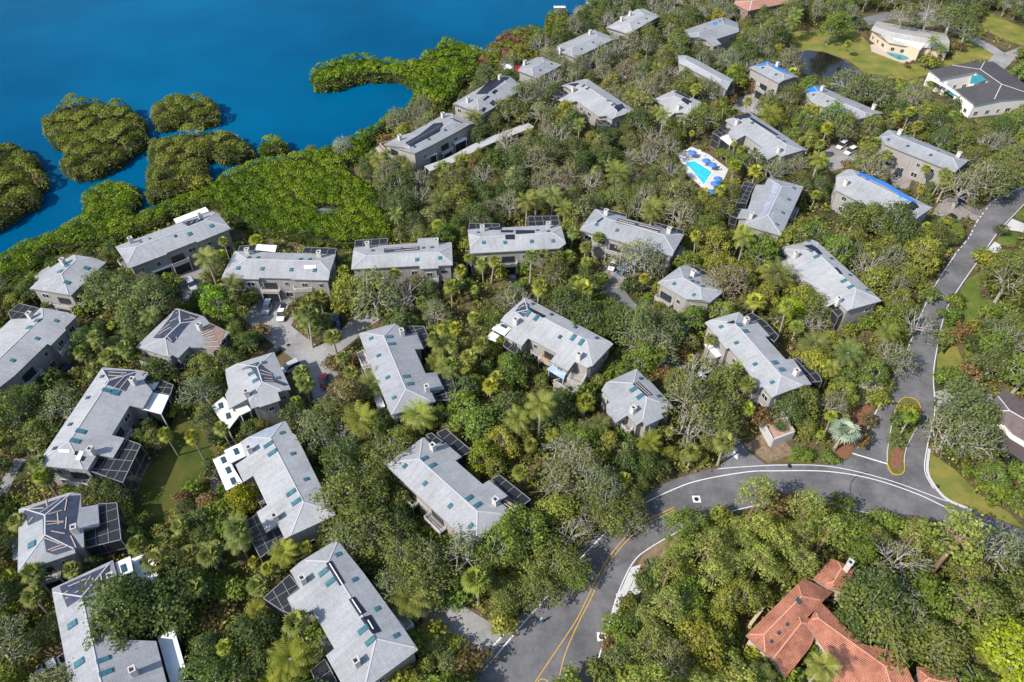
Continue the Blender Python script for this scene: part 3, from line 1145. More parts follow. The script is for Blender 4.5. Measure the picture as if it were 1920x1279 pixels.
    def battens(s, segs, m=None, w=0.16):
        for (x0, y0), (x1, y1) in segs:
            a, b = s.hit(x0, y0), s.hit(x1, y1)
            mb = MB(s.base)
            mb.beam(a + Vector((0, 0, 0.10)), b + Vector((0, 0, 0.10)), w, 0.06)
            mb.build("batten", m or M_BATTEN, s.root)
        return s

    def flat(s, px, z=6.0, m=None, name="patio_roof", holes=(), posts=True, wall=False):
        pts = [un(p[0], p[1], z) for p in px]
        xy = ccw([(p.x, p.y) for p in pts])
        FOOT.append(xy)
        keep_clear(px)
        mb = MB(s.base)
        mb.slab([Vector((x, y, z)) for x, y in xy], 0.22)
        o = mb.build(name, m or M_WHITE, s.root)
        for hx, hy in holes:
            P = un(hx, hy, z)
            k = link("skylight", SKY_D, None, o)
            M = Matrix(((s.u.x * 1.6, s.v.x * 0.8, 0, 0), (s.u.y * 1.6, s.v.y * 0.8, 0, 0), (0, 0, 1, 0), (0, 0, 0, 1)))
            M.translation = P - s.base
            k.matrix_local = M
        ins = inset(xy, 0.25)
        mb = MB(s.base)
        if wall:
            for i in range(len(ins)):
                p, q = ins[i], ins[(i + 1) % len(ins)]
                mb.add([(p[0], p[1], 0), (q[0], q[1], 0), (q[0], q[1], z - 0.2), (p[0], p[1], z - 0.2)], [(0, 1, 2, 3)])
            mb.build("porch_wall", s.wall_mat, s.root)
        else:
            for x, y in ins:
                mb2 = MB(s.base)
                mb2.beam((x, y, 0), (x, y, z - 0.2), 0.18)
                mb2.build("porch_post", M_TRIM, s.root)
            for i in range(len(ins)):
                p, q = ins[i], ins[(i + 1) % len(ins)]
                mb.add([(p[0], p[1], 0), (q[0], q[1], 0), (q[0], q[1], z - 0.35), (p[0], p[1], z - 0.35)], [(0, 1, 2, 3)])
            mb.build("screen_panel", M_SCREEN, s.root)
        return s

    def deck(s, px, z=3.0, m=None):
        pts = [un(p[0], p[1], z) for p in px]
        xy = ccw([(p.x, p.y) for p in pts])
        FOOT.append(xy)
        keep_clear(px)
        mb = MB(s.base)
        mb.slab([Vector((x, y, z)) for x, y in xy], 0.25)
        mb.build("deck", m or M_DECK, s.root)
        ins = inset(xy, 0.1)
        mb = MB(s.base)
        mb2 = MB(s.base)
        for i in range(len(ins)):
            p, q = Vector(ins[i]), Vector(ins[(i + 1) % len(ins)])
            mb.beam((p.x, p.y, z + 1.0), (q.x, q.y, z + 1.0), 0.12, 0.08)
            mb.beam((p.x, p.y, z + 0.5), (q.x, q.y, z + 0.5), 0.05, 0.05)
            k = max(1, int((q - p).length / 1.6))
            for j in range(k):
                r = p.lerp(q, j / k)
                mb.beam((r.x, r.y, z), (r.x, r.y, z + 1.0), 0.09)
            mb2.add([(p.x, p.y, 0), (q.x, q.y, 0), (q.x, q.y, z - 0.25), (p.x, p.y, z - 0.25)], [(0, 1, 2, 3)])
        mb.build("deck_railing", M_TRIM, s.root)
        mb2.build("deck_base", s.wall_mat, s.root)
        return s

    def cage(s, px, z=5.6, floor=0.2, step=2.2):
        """screened enclosure: screens, beams, posts"""
        pts = [un(p[0], p[1], z) for p in px]
        xy = ccw([(p.x, p.y) for p in pts])
        FOOT.append(xy)
        keep_clear(px)
        o = MB(s.base)
        o.poly([Vector((x, y, z)) for x, y in xy])
        scr = MB(s.base)
        fr = MB(s.base)
        n = len(xy)
        for i in range(n):
            a, b = Vector(xy[i]), Vector(xy[(i + 1) % n])
            L = (b - a).length
            fr.beam((a.x, a.y, z), (b.x, b.y, z), 0.14)
            fr.beam((a.x, a.y, 2.6), (b.x, b.y, 2.6), 0.09)
            k = max(1, int(L / step))
            for j in range(k):
                r = a.lerp(b, j / k)
                fr.beam((r.x, r.y, floor), (r.x, r.y, z), 0.10)
            scr.add([(a.x, a.y, floor), (b.x, b.y, floor), (b.x, b.y, z), (a.x, a.y, z)], [(0, 1, 2, 3)])
        uvp = [s.uv(*p) for p in xy]
        for ax in (0, 1):
            lo, hi = min(p[ax] for p in uvp), max(p[ax] for p in uvp)
            c = max(1, round((hi - lo) / step))
            for j in range(1, c):
                t = lo + (hi - lo) * j / c
                cr = []
                for i in range(n):
                    p, q = uvp[i], uvp[(i + 1) % n]
                    if (p[ax] - t) * (q[ax] - t) < 0:
                        f = (t - p[ax]) / (q[ax] - p[ax])
                        cr.append((p[0] + (q[0] - p[0]) * f, p[1] + (q[1] - p[1]) * f))
                cr.sort(key=lambda w: w[1 - ax])
                for j2 in range(0, len(cr) - 1, 2):
                    fr.beam((*s.W(*cr[j2]), z + 0.01 * ax), (*s.W(*cr[j2 + 1]), z + 0.01 * ax), 0.10)
        root_p = o.build("screen_roof", M_SCREEN, s.root)
        scr.build("screen_wall", M_SCREEN, s.root)
        fr.build("cage_frame", M_FRAME, s.root)
        fl = MB(s.base)
        fl.slab([Vector((x, y, floor)) for x, y in inset(xy, 0.05)], 0.25)
        fl.build("patio_floor", M_DECK, s.root)
        return s

# ---------------------------------------------------------------- the buildings, one by one
HC = "building"
GB = "grey roofed condominium buildings"


def B(label, short, ridge, outline, **kw):
    return Building("condominium_building", label, HC, short, ridge, outline, group=GB, **kw)


b = B("long grey-roofed building with navy patch at its top end, by the shaded lawn", "the building by the shaded lawn",
      [(204, 714), (129, 829)],
      [(192, 687), (262, 694), (274, 700), (272, 714), (287, 734), (266, 767), (244, 759), (210, 815), (232, 822), (215, 856), (179, 855), (165, 882), (72, 874)])
b.patch([(195, 694), (257, 696), (236, 734), (197, 721), (202, 712)], M_TARPNAVY)
b.battens([((204, 698), (238, 700)), ((203, 704), (228, 706)), ((200, 716), (232, 702)), ((214, 727), (234, 706)), ((224, 731), (240, 710)), ((206, 711), (222, 708))])
b.skylights([(201, 732), (152, 809), (141, 827)], size=(.9, 1.9)).skylights([(217, 736)], size=(1.3, 1.7)).skylights([(192, 706), (165, 746), (132, 796), (103, 841)], False)
b.patch([(142, 862), (150, 845), (158, 847), (150, 864)], M_WHITE, "white_panel", 0.09)
b.patch([(139, 853), (142, 846), (147, 847), (143, 854)], M_SOLAR, "solar_panel", 0.09)
b.patch([(150, 864), (154, 855), (161, 857), (156, 865)], M_SOLAR, "solar_panel", 0.09)
b.patch([(110, 843), (131, 844), (130, 849), (109, 848)], M_WHITE, "white_panel", 0.09)
b.chimneys([(247, 710), (168, 841)])
b.flat([(285, 735), (317, 742), (302, 776), (267, 767)], 5.2)
b.flat([(276, 712), (301, 716), (288, 731), (272, 725)], 5.0)
b.cage([(301, 713), (325, 722), (319, 741), (289, 733)], 5.0)
b.cage([(182, 857), (215, 857), (233, 823), (264, 834), (230, 905), (166, 882)], 5.4)

b = B("square grey-roofed building with a huge navy patch and loose battens, lower left", "the building with the huge navy patch",
      [(84, 966), (84, 1003)],
      [(35, 956), (128, 923), (151, 926), (153, 949), (184, 948), (186, 985), (156, 993), (158, 1027), (140, 1028), (142, 1041), (41, 1067), (31, 996)])
b.patch([(45, 958), (126, 930), (150, 929), (143, 983), (128, 993), (153, 1027), (105, 1041), (87, 1035), (80, 973), (53, 986)], M_TARPNAVY)
b.battens([((52, 955), (82, 953)), ((75, 962), (113, 936)), ((86, 938), (89, 950)), ((126, 936), (122, 958)), ((90, 965), (117, 957)), ((108, 962), (110, 984)), ((86, 978), (120, 978)), ((88, 984), (119, 980)),
           ((96, 996), (122, 1001)), ((125, 970), (123, 992)), ((83, 1009), (112, 1020)), ((90, 1032), (122, 1020)), ((96, 1034), (128, 1024)), ((133, 1005), (143, 1027)), ((54, 980), (62, 970))])
b.skylights([(60, 1021)], size=(1.2, 1.4)).chimneys([(137, 988)])
b.cage([(184, 945), (219, 943), (227, 1012), (160, 1028), (156, 996), (187, 985)], 5.4)
b.flat([(22, 1012), (31, 1010), (38, 1050), (24, 1050)], 3.2, M_TARPGREY)

b = B("long grey-roofed building half under an oak, white metal patio roofs, lowest left", "the lowest left building",
      [(153, 1119), (196, 1312)],
      [(98, 1100), (212, 1054), (222, 1085), (245, 1080), (262, 1122), (225, 1140), (240, 1200), (298, 1200), (306, 1250), (318, 1335), (140, 1335)])
b.patch([(112, 1100), (206, 1060), (205, 1100), (153, 1121), (126, 1139)], M_TARPNAVY)
b.patch([(168, 1184), (194, 1172), (194, 1203), (173, 1208)], M_TARPNAVY)
b.battens([((128, 1100), (162, 1086)), ((158, 1100), (170, 1080)), ((174, 1084), (178, 1110)), ((120, 1114), (128, 1108)), ((122, 1124), (148, 1108)), ((189, 1076), (192, 1094)), ((172, 1186), (177, 1203)), ((190, 1184), (192, 1196))])
b.skylights([(136, 1171), (149, 1243)], size=(1.1, 1.6)).skylights([(194, 1237), (199, 1261)], size=(.8, 1.9)).chimneys([(206, 1079), (247, 1255)])
b.flat([(216, 1055), (244, 1043), (250, 1073), (223, 1081)], 6.6, holes=[(232, 1066)])
b.flat([(247, 1048), (285, 1032), (297, 1077), (269, 1124), (254, 1098)], 4.8, holes=[(268, 1057), (278, 1100)])
b.flat([(295, 1195), (326, 1177), (352, 1268), (322, 1290)], 4.6)
b.flat([(263, 1255), (298, 1244), (306, 1282), (270, 1290)], 5.8)

b = B("large grey-roofed building with three navy solar strips along its ridge, bottom centre", "the building with three ridge strips",
      [(616, 1053), (705, 1198)],
      [(622, 1014), (654, 1038), (682, 1073), (728, 1136), (761, 1180), (782, 1216), (734, 1252), (700, 1292), (650, 1292), (609, 1233), (628, 1213), (584, 1147), (556, 1153), (538, 1122), (563, 1103), (545, 1074), (556, 1059)])
b.patch([(611, 1057), (622, 1052), (647, 1094), (637, 1099)], M_SOLAR, "solar_panel", 0.1)
b.patch([(654, 1125), (665, 1119), (687, 1148), (674, 1156)], M_SOLAR, "solar_panel", 0.1)
b.patch([(676, 1160), (695, 1153), (715, 1184), (699, 1190)], M_SOLAR, "solar_panel", 0.1)
b.battens([((618, 1057), (642, 1096)), ((660, 1124), (677, 1150)), ((690, 1163), (700, 1180))], M_WHITE)
b.skylights([(607, 1073), (620, 1091), (681, 1181), (695, 1202)], size=(.9, 1.8)).skylights([(634, 1040), (665, 1087), (707, 1142), (743, 1192)])
b.chimneys([(566, 1083), (667, 1238)])
b.cage([(543, 1078), (561, 1101), (539, 1122), (553, 1154), (530, 1146), (494, 1122)], 5.4)
b.cage([(583, 1257), (609, 1236), (632, 1279), (597, 1292)], 5.4)
b.cage([(645, 1282), (661, 1256), (674, 1278), (660, 1292)], 5.4)
b.deck([(748, 1140), (778, 1176), (762, 1186), (735, 1152)], 3.6)

b = B("grey-roofed building with white flat patio roofs on one flank and teal ridge skylights", "the building with white patio roofs",
      [(507, 822), (569, 942)],
      [(535, 790), (549, 812), (556, 815), (571, 847), (585, 878), (608, 925), (628, 966), (597, 984), (547, 1003), (533, 1007), (520, 983), (500, 999), (481, 963), (500, 945), (474, 891), (457, 905), (441, 871), (462, 858), (452, 830), (462, 820)])
b.skylights([(503, 834), (511, 849), (546, 924), (556, 941)], size=(.9, 1.9)).skylights([(529, 812), (549, 851), (574, 899)])
b.chimneys([(466, 838), (514, 966)])
b.patch([(463, 822), (500, 803), (530, 795), (505, 816), (480, 838)], M_TARPGREY, "weathered_patch", 0.03)
b.flat([(420, 845), (451, 830), (461, 855), (431, 869)], 6.6, holes=[(443, 847)])
b.flat([(399, 862), (422, 851), (455, 905), (424, 920)], 4.6, holes=[(419, 863), (428, 882), (437, 902)])
b.cage([(456, 982), (481, 965), (500, 997), (521, 983), (541, 1007), (515, 1025), (488, 1046)], 5.4)

b = B("grey-roofed building with palm shadows on its bright face and two dark lanais facing the trees", "the building with two dark lanais",
      [(786, 861), (895, 959)],
      [(725, 870), (785, 825), (796, 821), (808, 833), (836, 832), (866, 856), (854, 864), (904, 907), (920, 900), (951, 931), (940, 937), (957, 964), (895, 1014), (877, 1012), (792, 938), (777, 926)])
b.skylights([(796, 860), (811, 873), (880, 934), (896, 947)], size=(.85, 1.6)).skylights([(759, 874), (797, 907), (844, 949), (883, 986)])
b.chimneys([(811, 834), (929, 936)])
b.cage([(799, 816), (809, 812), (830, 828), (817, 834)], 6.0)
b.cage([(819, 812), (836, 804), (885, 846), (865, 856), (836, 832)], 5.4)
b.cage([(921, 899), (937, 891), (995, 937), (974, 952), (952, 930)], 5.4)
b.flat([(941, 941), (952, 932), (974, 951), (962, 961)], 5.2, M_WOOD, "pergola")
b.battens([((945, 944), (966, 958)), ((949, 941), (969, 955)), ((947, 938), (971, 952))])
b.deck([(775, 935), (792, 940), (850, 985), (838, 992)], 3.0)

b = B("squarish grey-roofed building with one black ridge strip between two teal skylights, near the estate entry", "the squarish building by the entry",
      [(1188, 719), (1213, 746)],
      [(1193, 691), (1213, 712), (1218, 712), (1244, 741), (1261, 763), (1241, 777), (1244, 782), (1211, 800), (1206, 792), (1193, 795), (1175, 779), (1157, 792), (1135, 774), (1137, 759), (1146, 753), (1128, 731), (1136, 718)])
b.patch([(1186, 720), (1197, 716), (1224, 741), (1211, 743)], M_SOLAR, "solar_panel", 0.1)
b.battens([((1190, 719), (1216, 742)), ((1194, 717), (1220, 741))])
b.skylights([(1188, 730), (1201, 743)], size=(.9, 1.8)).skylights([(1202, 710), (1236, 743)], False).chimneys([(1188, 764)])
b.deck([(1160, 795), (1176, 781), (1192, 797), (1180, 815), (1172, 812)], 4.0)
b.deck([(1128, 744), (1135, 740), (1144, 750), (1137, 756)], 4.6)
b.deck([(1213, 805), (1242, 786), (1246, 794), (1222, 812)], 3.0)

b = B("broad grey-roofed building with a pale blue patio roof and two teal skylight pairs", "the building with the blue patio roof",
      [(989, 581), (1100, 638)],
      [(983, 557), (1010, 569), (1040, 586), (1090, 612), (1124, 630), (1150, 646), (1111, 685), (1100, 691), (1081, 678), (1063, 695), (1032, 678), (1043, 662), (992, 635), (977, 648), (947, 632), (960, 615), (941, 600), (944, 594)])
b.patch([(966, 584), (974, 573), (985, 566), (993, 571), (992, 581), (982, 595)], M_TARPNAVY)
b.patch([(993, 577), (1024, 593), (1018, 597), (993, 583)], M_SOLAR, "solar_panel", 0.1)
b.battens([((978, 575), (990, 573)), ((978, 586), (988, 587)), ((972, 580), (982, 572))])
b.skylights([(990, 588), (1006, 596), (1075, 633), (1090, 642)], size=(.9, 1.8)).skylights([(1050, 632), (999, 570), (1034, 590), (1079, 614), (1119, 634)], False)
b.chimneys([(967, 598), (1086, 663)])
b.flat([(941, 601), (960, 614), (946, 629), (922, 616)], 5.6, holes=[(945, 612)])
b.flat([(925, 619), (939, 626), (930, 640), (910, 634)], 4.4)
M_BLUEROOF = mat("pale_blue_roof_sheet", (0.36, 0.47, 0.66), 0.4, 0.5, ((0.27, 0.37, 0.58), (0.5, 0.6, 0.76)), 0, 0, 0.8)
b.flat([(1038, 681), (1063, 695), (1057, 711), (1026, 692)], 4.6, M_BLUEROOF)
b.cage([(948, 636), (975, 650), (966, 664), (943, 648)], 4.6)
b.deck([(1081, 682), (1107, 692), (1088, 727), (1062, 716)], 3.8)
b.deck([(1060, 713), (1088, 727), (1074, 742), (1036, 718)], 2.6)
keep_clear([(1036, 715), (1075, 742), (1110, 700), (1112, 715), (1078, 760), (1030, 730)])
keep_clear([(977, 650), (992, 637), (1043, 664), (1033, 682), (1030, 700), (985, 672)])

b = B("grey-roofed building beside the dark red car, black lanais on its far side", "the building beside the red car",
      [(719, 630), (761, 730)],
      [(739, 606), (756, 616), (760, 627), (781, 626), (795, 653), (778, 655), (797, 699), (817, 699), (832, 727), (808, 735), (817, 751), (737, 780), (712, 727), (695, 690), (681, 652), (676, 625)])
b.skylights([(730, 632), (735, 645), (762, 706), (769, 720)], size=(.85, 1.5)).skylights([(696, 635), (710, 667), (727, 708), (739, 746)])
b.chimneys([(753, 619), (800, 724)])
b.cage([(761, 612), (795, 612), (806, 640), (796, 651), (783, 625), (761, 626)], 5.4)
b.cage([(819, 699), (842, 700), (855, 728), (845, 750), (819, 751), (811, 735), (833, 727)], 5.4)
b.deck([(670, 668), (683, 661), (695, 688), (680, 693)], 4.0)
b.deck([(682, 697), (698, 693), (709, 715), (690, 718)], 3.2)
b.flat([(700, 738), (712, 733), (722, 762), (708, 768)], 3.0, M_WHITE)

b = B("small grey-roofed building with a blue-grey patched ridge and cream flat roofs towards the lawn", "the building with cream flat roofs",
      [(482, 688), (491, 716)],
      [(495, 662), (535, 693), (551, 725), (522, 741), (525, 746), (489, 768), (483, 760), (472, 769), (465, 750), (434, 762), (417, 743), (430, 727), (420, 707), (427, 696)])
b.patch([(452, 694), (484, 679), (497, 690), (511, 700), (516, 711), (542, 721), (534, 724), (515, 717), (489, 717), (479, 702), (470, 690)], M_TARPNAVY)
b.battens([((488, 694), (510, 702)), ((489, 701), (512, 706)), ((486, 708), (512, 711)), ((496, 715), (514, 715)), ((460, 692), (480, 684))], None, 0.12)
b.skylights([(472, 700), (480, 713)], size=(.85, 1.6)).skylights([(495, 680), (521, 709)]).chimneys([(461, 733)])
b.flat([(419, 744), (449, 779), (427, 807), (396, 762)], 4.6, M_CREAMFLAT, holes=[(414, 761), (428, 780)])
b.flat([(436, 762), (457, 750), (471, 769), (450, 779)], 5.6, M_CREAMFLAT)

b = B("small grey-roofed building stripped to navy sheet and bare timber boards, left of the turning court", "the building with bare roof boards",
      [(309, 634), (338, 606)],
      [(326, 580), (384, 592), (392, 603), (422, 620), (415, 645), (400, 662), (382, 651), (360, 651), (354, 650), (336, 671), (321, 665), (318, 673), (260, 651), (274, 630)])
b.patch([(328, 581), (373, 594), (350, 612), (325, 644), (314, 637), (287, 634), (302, 617), (322, 592)], M_TARPNAVY)
b.battens([((330, 587), (366, 598)), ((334, 593), (338, 608)), ((300, 622), (318, 608)), ((296, 628), (320, 614)), ((322, 616), (332, 636)), ((344, 600), (360, 598)), ((312, 630), (322, 640)), ((318, 604), (332, 597))])
b.patch([(376, 620), (391, 604), (422, 620), (415, 645), (400, 661), (383, 650), (397, 632)], M_WOOD, "bare_roof_deck")
for i in range(11):
    t = i / 10
    b.battens([((378 + t * 12 if t < .45 else 398 - (t - .45) * 25, 620 - t * 14 if t < .45 else 632 + (t - .45) * 34), (392 + 28 * t * 1.0 if t < .99 else 417, 604 + t * 20 + max(0, t - .4) * 40))] if False else
              [((377 + 6 * t, 619 + 34 * t), (393 + 22 * t, 606 + 50 * t))], M_BATTEN if i % 2 else M_DECK, 0.35)
b.chimneys([(372, 608)])
b.cage([(322, 668), (336, 673), (352, 652), (346, 690), (330, 694)], 4.4)

b = B("long grey-roofed building cut by the left edge, black lanai at its corner", "the building at the left edge",
      [(80, 594), (-35, 705)],
      [(87, 577), (143, 593), (122, 615), (124, 619), (95, 648), (90, 644), (31, 706), (0, 727), (-40, 752), (-90, 690), (-40, 640), (0, 615), (23, 599), (53, 597), (75, 579)])
b.skylights([(70, 601), (55, 614)], size=(1.1, 1.5)).skylights([(106, 602), (70, 635), (24, 676)]).chimneys([(53, 587)])
b.cage([(16, 586), (36, 569), (72, 578), (60, 588), (52, 597), (21, 599)], 5.2)
b.deck([(98, 652), (131, 627), (137, 638), (117, 668)], 3.6)

b = B("square pale hip-roofed building with bare end wall, farthest left beside the mangroves", "the square pale building by the mangroves",
      [(142, 488), (115, 514)],
      [(152, 476), (195, 496), (186, 512), (117, 556), (61, 538), (62, 532), (74, 524), (73, 516), (107, 494), (136, 479)])
b.skylights([(127, 498), (113, 509), (163, 503), (126, 530)], True, (1.1, 1.4)).chimneys([(115, 486)])
b.flat([(62, 518), (91, 499), (95, 502), (69, 522)], 4.6, M_DECK)

b = B("long grey-roofed building with white flat roof and solar panel, nearest the left mangroves", "the building nearest the mangroves",
      [(255, 464), (386, 414)],
      [(216, 464), (280, 437), (331, 420), (386, 401), (397, 397), (408, 399), (422, 414), (429, 428), (408, 440), (370, 455), (367, 453), (313, 474), (313, 478), (277, 491), (242, 500)])
b.patch([(342, 418), (374, 409), (383, 412), (353, 424)], M_SOLAR, "solar_panel", 0.1)
b.battens([((350, 417), (346, 421)), ((362, 414), (358, 419)), ((372, 411), (368, 417))], M_TARPGREY)
b.skylights([(281, 448), (264, 454), (329, 443)], False).skylights([(356, 439), (397, 424)], True, (1.3, 1.3)).chimneys([(243, 446), (374, 401)])
b.flat([(325, 411), (385, 388), (392, 396), (331, 419)], 6.4)
b.flat([(285, 512), (322, 498), (317, 490), (280, 503)], 3.6)
b.flat([(379, 476), (402, 465), (399, 460), (375, 470)], 3.6)

b = B("wide grey-roofed building with white patio roof behind it, below the bright mangroves", "the building below the bright mangroves",
      [(462, 486), (600, 490)],
      [(437, 472), (562, 474), (626, 479), (629, 485), (616, 525), (585, 524), (546, 526), (545, 522), (486, 521), (485, 525), (419, 520)])
b.skylights([(467, 483), (484, 483), (564, 486), (581, 486)], False).skylights([(447, 503), (492, 504), (546, 506), (590, 507)], True, (0.9, 1.0)).chimneys([(462, 467), (597, 472)])
b.patch([(570, 498), (592, 497), (592, 503), (570, 504)], M_WHITE, "white_stain", 0.03)
b.flat([(482, 458), (519, 460), (516, 472), (479, 468)], 6.4)
b.cage([(450, 462), (481, 459), (478, 470), (462, 472), (446, 471)], 5.6)
b.cage([(572, 464), (631, 466), (627, 480), (566, 474)], 5.6)
b.deck([(551, 538), (585, 537), (586, 546), (551, 548)], 3.4)

b = B("grey-roofed building with a pinkish batten strip on the ridge, behind the pale spreading oak", "the building behind the pale oak",
      [(686, 480), (822, 473)],
      [(661, 466), (691, 463), (726, 458), (782, 455), (784, 446), (822, 446), (822, 455), (845, 455), (851, 496), (822, 499), (822, 503), (788, 504), (786, 501), (661, 502)])
b.patch([(720, 466), (786, 462), (787, 469), (720, 474)], M_TARPNAVY)
b.battens([((722, 468), (752, 466)), ((740, 471), (784, 467)), ((756, 465), (784, 464))])
b.skylights([(699, 470), (794, 465), (810, 464)], False).skylights([(782, 487), (825, 484)], True, (0.9, 1.0)).chimneys([(688, 455), (818, 449)])
b.cage([(666, 451), (727, 447), (726, 457), (691, 462), (665, 463)], 5.8)
b.deck([(793, 518), (822, 517), (823, 528), (793, 530)], 3.4)

b = B("grey-roofed building with scattered black panels and two black lanais behind it, above the palm row", "the building above the palm row",
      [(900, 445), (1035, 436)],
      [(877, 432), (901, 428), (940, 426), (990, 425), (1032, 422), (1052, 424), (1061, 457), (1049, 466), (1000, 469), (935, 474), (881, 471)])
for q in ([(917, 427), (941, 427), (940, 431), (918, 431)], [(939, 432), (962, 432), (962, 436), (939, 436)], [(967, 432), (1002, 432), (1002, 438), (967, 439)], [(947, 441), (965, 440), (965, 449), (948, 449)]):
    b.patch(q, M_SOLAR, "solar_panel", 0.1)
b.skylights([(907, 455), (947, 455), (997, 453), (1037, 452)], True, (0.9, 1.0)).skylights([(897, 436), (1008, 432), (1028, 434)], False).chimneys([(904, 424), (1028, 418)])
b.cage([(880, 419), (936, 420), (937, 425), (901, 428), (879, 431)], 5.8)
b.cage([(990, 406), (1046, 405), (1050, 422), (1035, 424), (990, 424)], 5.8)

b = B("grey-roofed building with a long batten-striped black panel, behind the bare silvery tree and blue car", "the building behind the silvery tree",
      [(1137, 410), (1245, 441)],
      [(1116, 393), (1175, 407), (1172, 413), (1226, 421), (1280, 443), (1262, 479), (1190, 460), (1170, 455), (1114, 442), (1090, 429), (1109, 397)])
b.patch([(1154, 417), (1160, 410), (1240, 430), (1235, 438)], M_TARPNAVY)
b.battens([((1158, 416), (1234, 436)), ((1160, 413), (1190, 421)), ((1198, 422), (1238, 432))], None, 0.3)
b.patch([(1118, 416), (1130, 408), (1132, 411), (1121, 418)], M_SOLAR, "solar_panel", 0.1)
b.skylights([(1119, 421), (1157, 432)], True, (1.0, 1.2)).chimneys([(1137, 394), (1255, 428)])
b.cage([(1121, 388), (1174, 402), (1175, 407), (1117, 394)], 5.8)
b.cage([(1227, 417), (1282, 432), (1280, 443), (1228, 422)], 5.8)
b.deck([(1112, 450), (1138, 455), (1136, 466), (1110, 462)], 3.6)

b = B("small grey-roofed building with a fallen tree leaning on its end", "the building with the fallen tree",
      [(1282, 522), (1312, 539)],
      [(1272, 500), (1288, 499), (1340, 525), (1358, 548), (1330, 566), (1282, 565), (1236, 527)])
b.skylights([(1264, 532), (1301, 553)]).skylights([(1294, 521), (1299, 527), (1308, 530), (1318, 537)], False).chimneys([(1301, 508)])
b.cage([(1287, 496), (1305, 499), (1342, 520), (1325, 521), (1308, 509)], 5.8)

b = B("long pale grey-roofed building with a screened lanai at each end, nearest the avenue", "the pale building near the avenue",
      [(1530, 472), (1605, 542)],
      [(1521, 447), (1652, 565), (1602, 580), (1586, 581), (1570, 565), (1552, 576), (1530, 560), (1505, 508), (1487, 515), (1465, 494), (1480, 482), (1467, 467)])
b.patch([(1507, 461), (1522, 459), (1542, 476), (1536, 479)], M_SOLAR, "solar_panel", 0.1)
b.patch([(1564, 502), (1570, 502), (1580, 514), (1575, 515)], M_SOLAR, "solar_panel", 0.1)
b.skylights([(1519, 470), (1531, 481), (1582, 527), (1595, 538)], size=(.85, 1.6)).skylights([(1516, 452), (1559, 485), (1594, 516), (1626, 544)], False)
b.chimneys([(1494, 473), (1574, 558)])
b.cage([(1455, 472), (1468, 469), (1480, 481), (1465, 492), (1453, 490)], 5.6)
b.cage([(1453, 494), (1465, 496), (1487, 516), (1480, 522)], 5.0)
b.cage([(1555, 573), (1570, 566), (1586, 582), (1572, 594), (1560, 582)], 5.4)

b = B("long grey-roofed building with curved black lanais along its far side and a white-roofed sunroom", "the building with curved black lanais",
      [(1378, 606), (1464, 704)],
      [(1329, 605), (1377, 584), (1386, 586), (1394, 594), (1408, 604), (1419, 604), (1444, 629), (1436, 632), (1472, 673), (1488, 673), (1502, 690), (1513, 718), (1478, 732), (1454, 750), (1428, 727), (1420, 728), (1408, 710), (1402, 691), (1389, 679), (1367, 652), (1358, 657), (1337, 626)])
b.skylights([(1352, 613), (1381, 643), (1416, 683), (1448, 717)]).skylights([(1386, 609), (1398, 621), (1453, 680), (1466, 693)], size=(1.1, 1.6))
b.patch([(1362, 606), (1376, 601), (1378, 606), (1374, 607)], M_SOLAR, "solar_panel", 0.1)
b.chimneys([(1401, 597), (1495, 694)])
b.cage([(1397, 592), (1410, 587), (1436, 604), (1460, 630), (1452, 641), (1440, 632), (1445, 628), (1420, 604), (1408, 603)], 5.4)
b.cage([(1489, 673), (1496, 671), (1520, 688), (1537, 705), (1541, 715), (1516, 717), (1503, 698)], 5.4)
b.flat([(1321, 645), (1331, 641), (1359, 665), (1344, 670)], 3.6, wall=True)
b.deck([(1334, 636), (1338, 632), (1361, 655), (1357, 660)], 4.8)
b.deck([(1402, 735), (1424, 733), (1428, 740), (1408, 748)], 3.6)

b = B("grey-roofed building with a smeared blue-grey stain along its ridge", "the building with the stained ridge",
      [(1466, 350), (1440, 404)],
      [(1439, 334), (1452, 334), (1506, 351), (1500, 366), (1479, 412), (1462, 443), (1418, 429), (1397, 421), (1397, 410), (1382, 409), (1391, 392), (1410, 392), (1407, 378), (1407, 364), (1416, 347), (1435, 346)])
b.patch([(1450, 341), (1463, 348), (1437, 399), (1420, 412), (1445, 362)], M_TARPGREY, "ridge_stain", 0.03)
b.patch([(1462, 370), (1466, 372), (1454, 384), (1452, 382)], M_TARPGREY, "ridge_stain", 0.03)
b.patch([(1445, 403), (1453, 394), (1451, 412), (1447, 410)], M_TARPGREY, "ridge_stain", 0.03)
b.skylights([(1489, 353), (1479, 374), (1468, 399), (1457, 421)], True, (1.0, 1.2)).chimneys([(1410, 400)])
b.cage([(1395, 341), (1415, 344), (1406, 364), (1400, 381), (1381, 380)], 5.2)
b.cage([(1371, 393), (1391, 392), (1382, 409), (1370, 405)], 5.0)
b.deck([(1480, 414), (1490, 396), (1496, 400), (1486, 420)], 3.4)
b.deck([(1466, 442), (1474, 424), (1481, 428), (1474, 446)], 3.4)

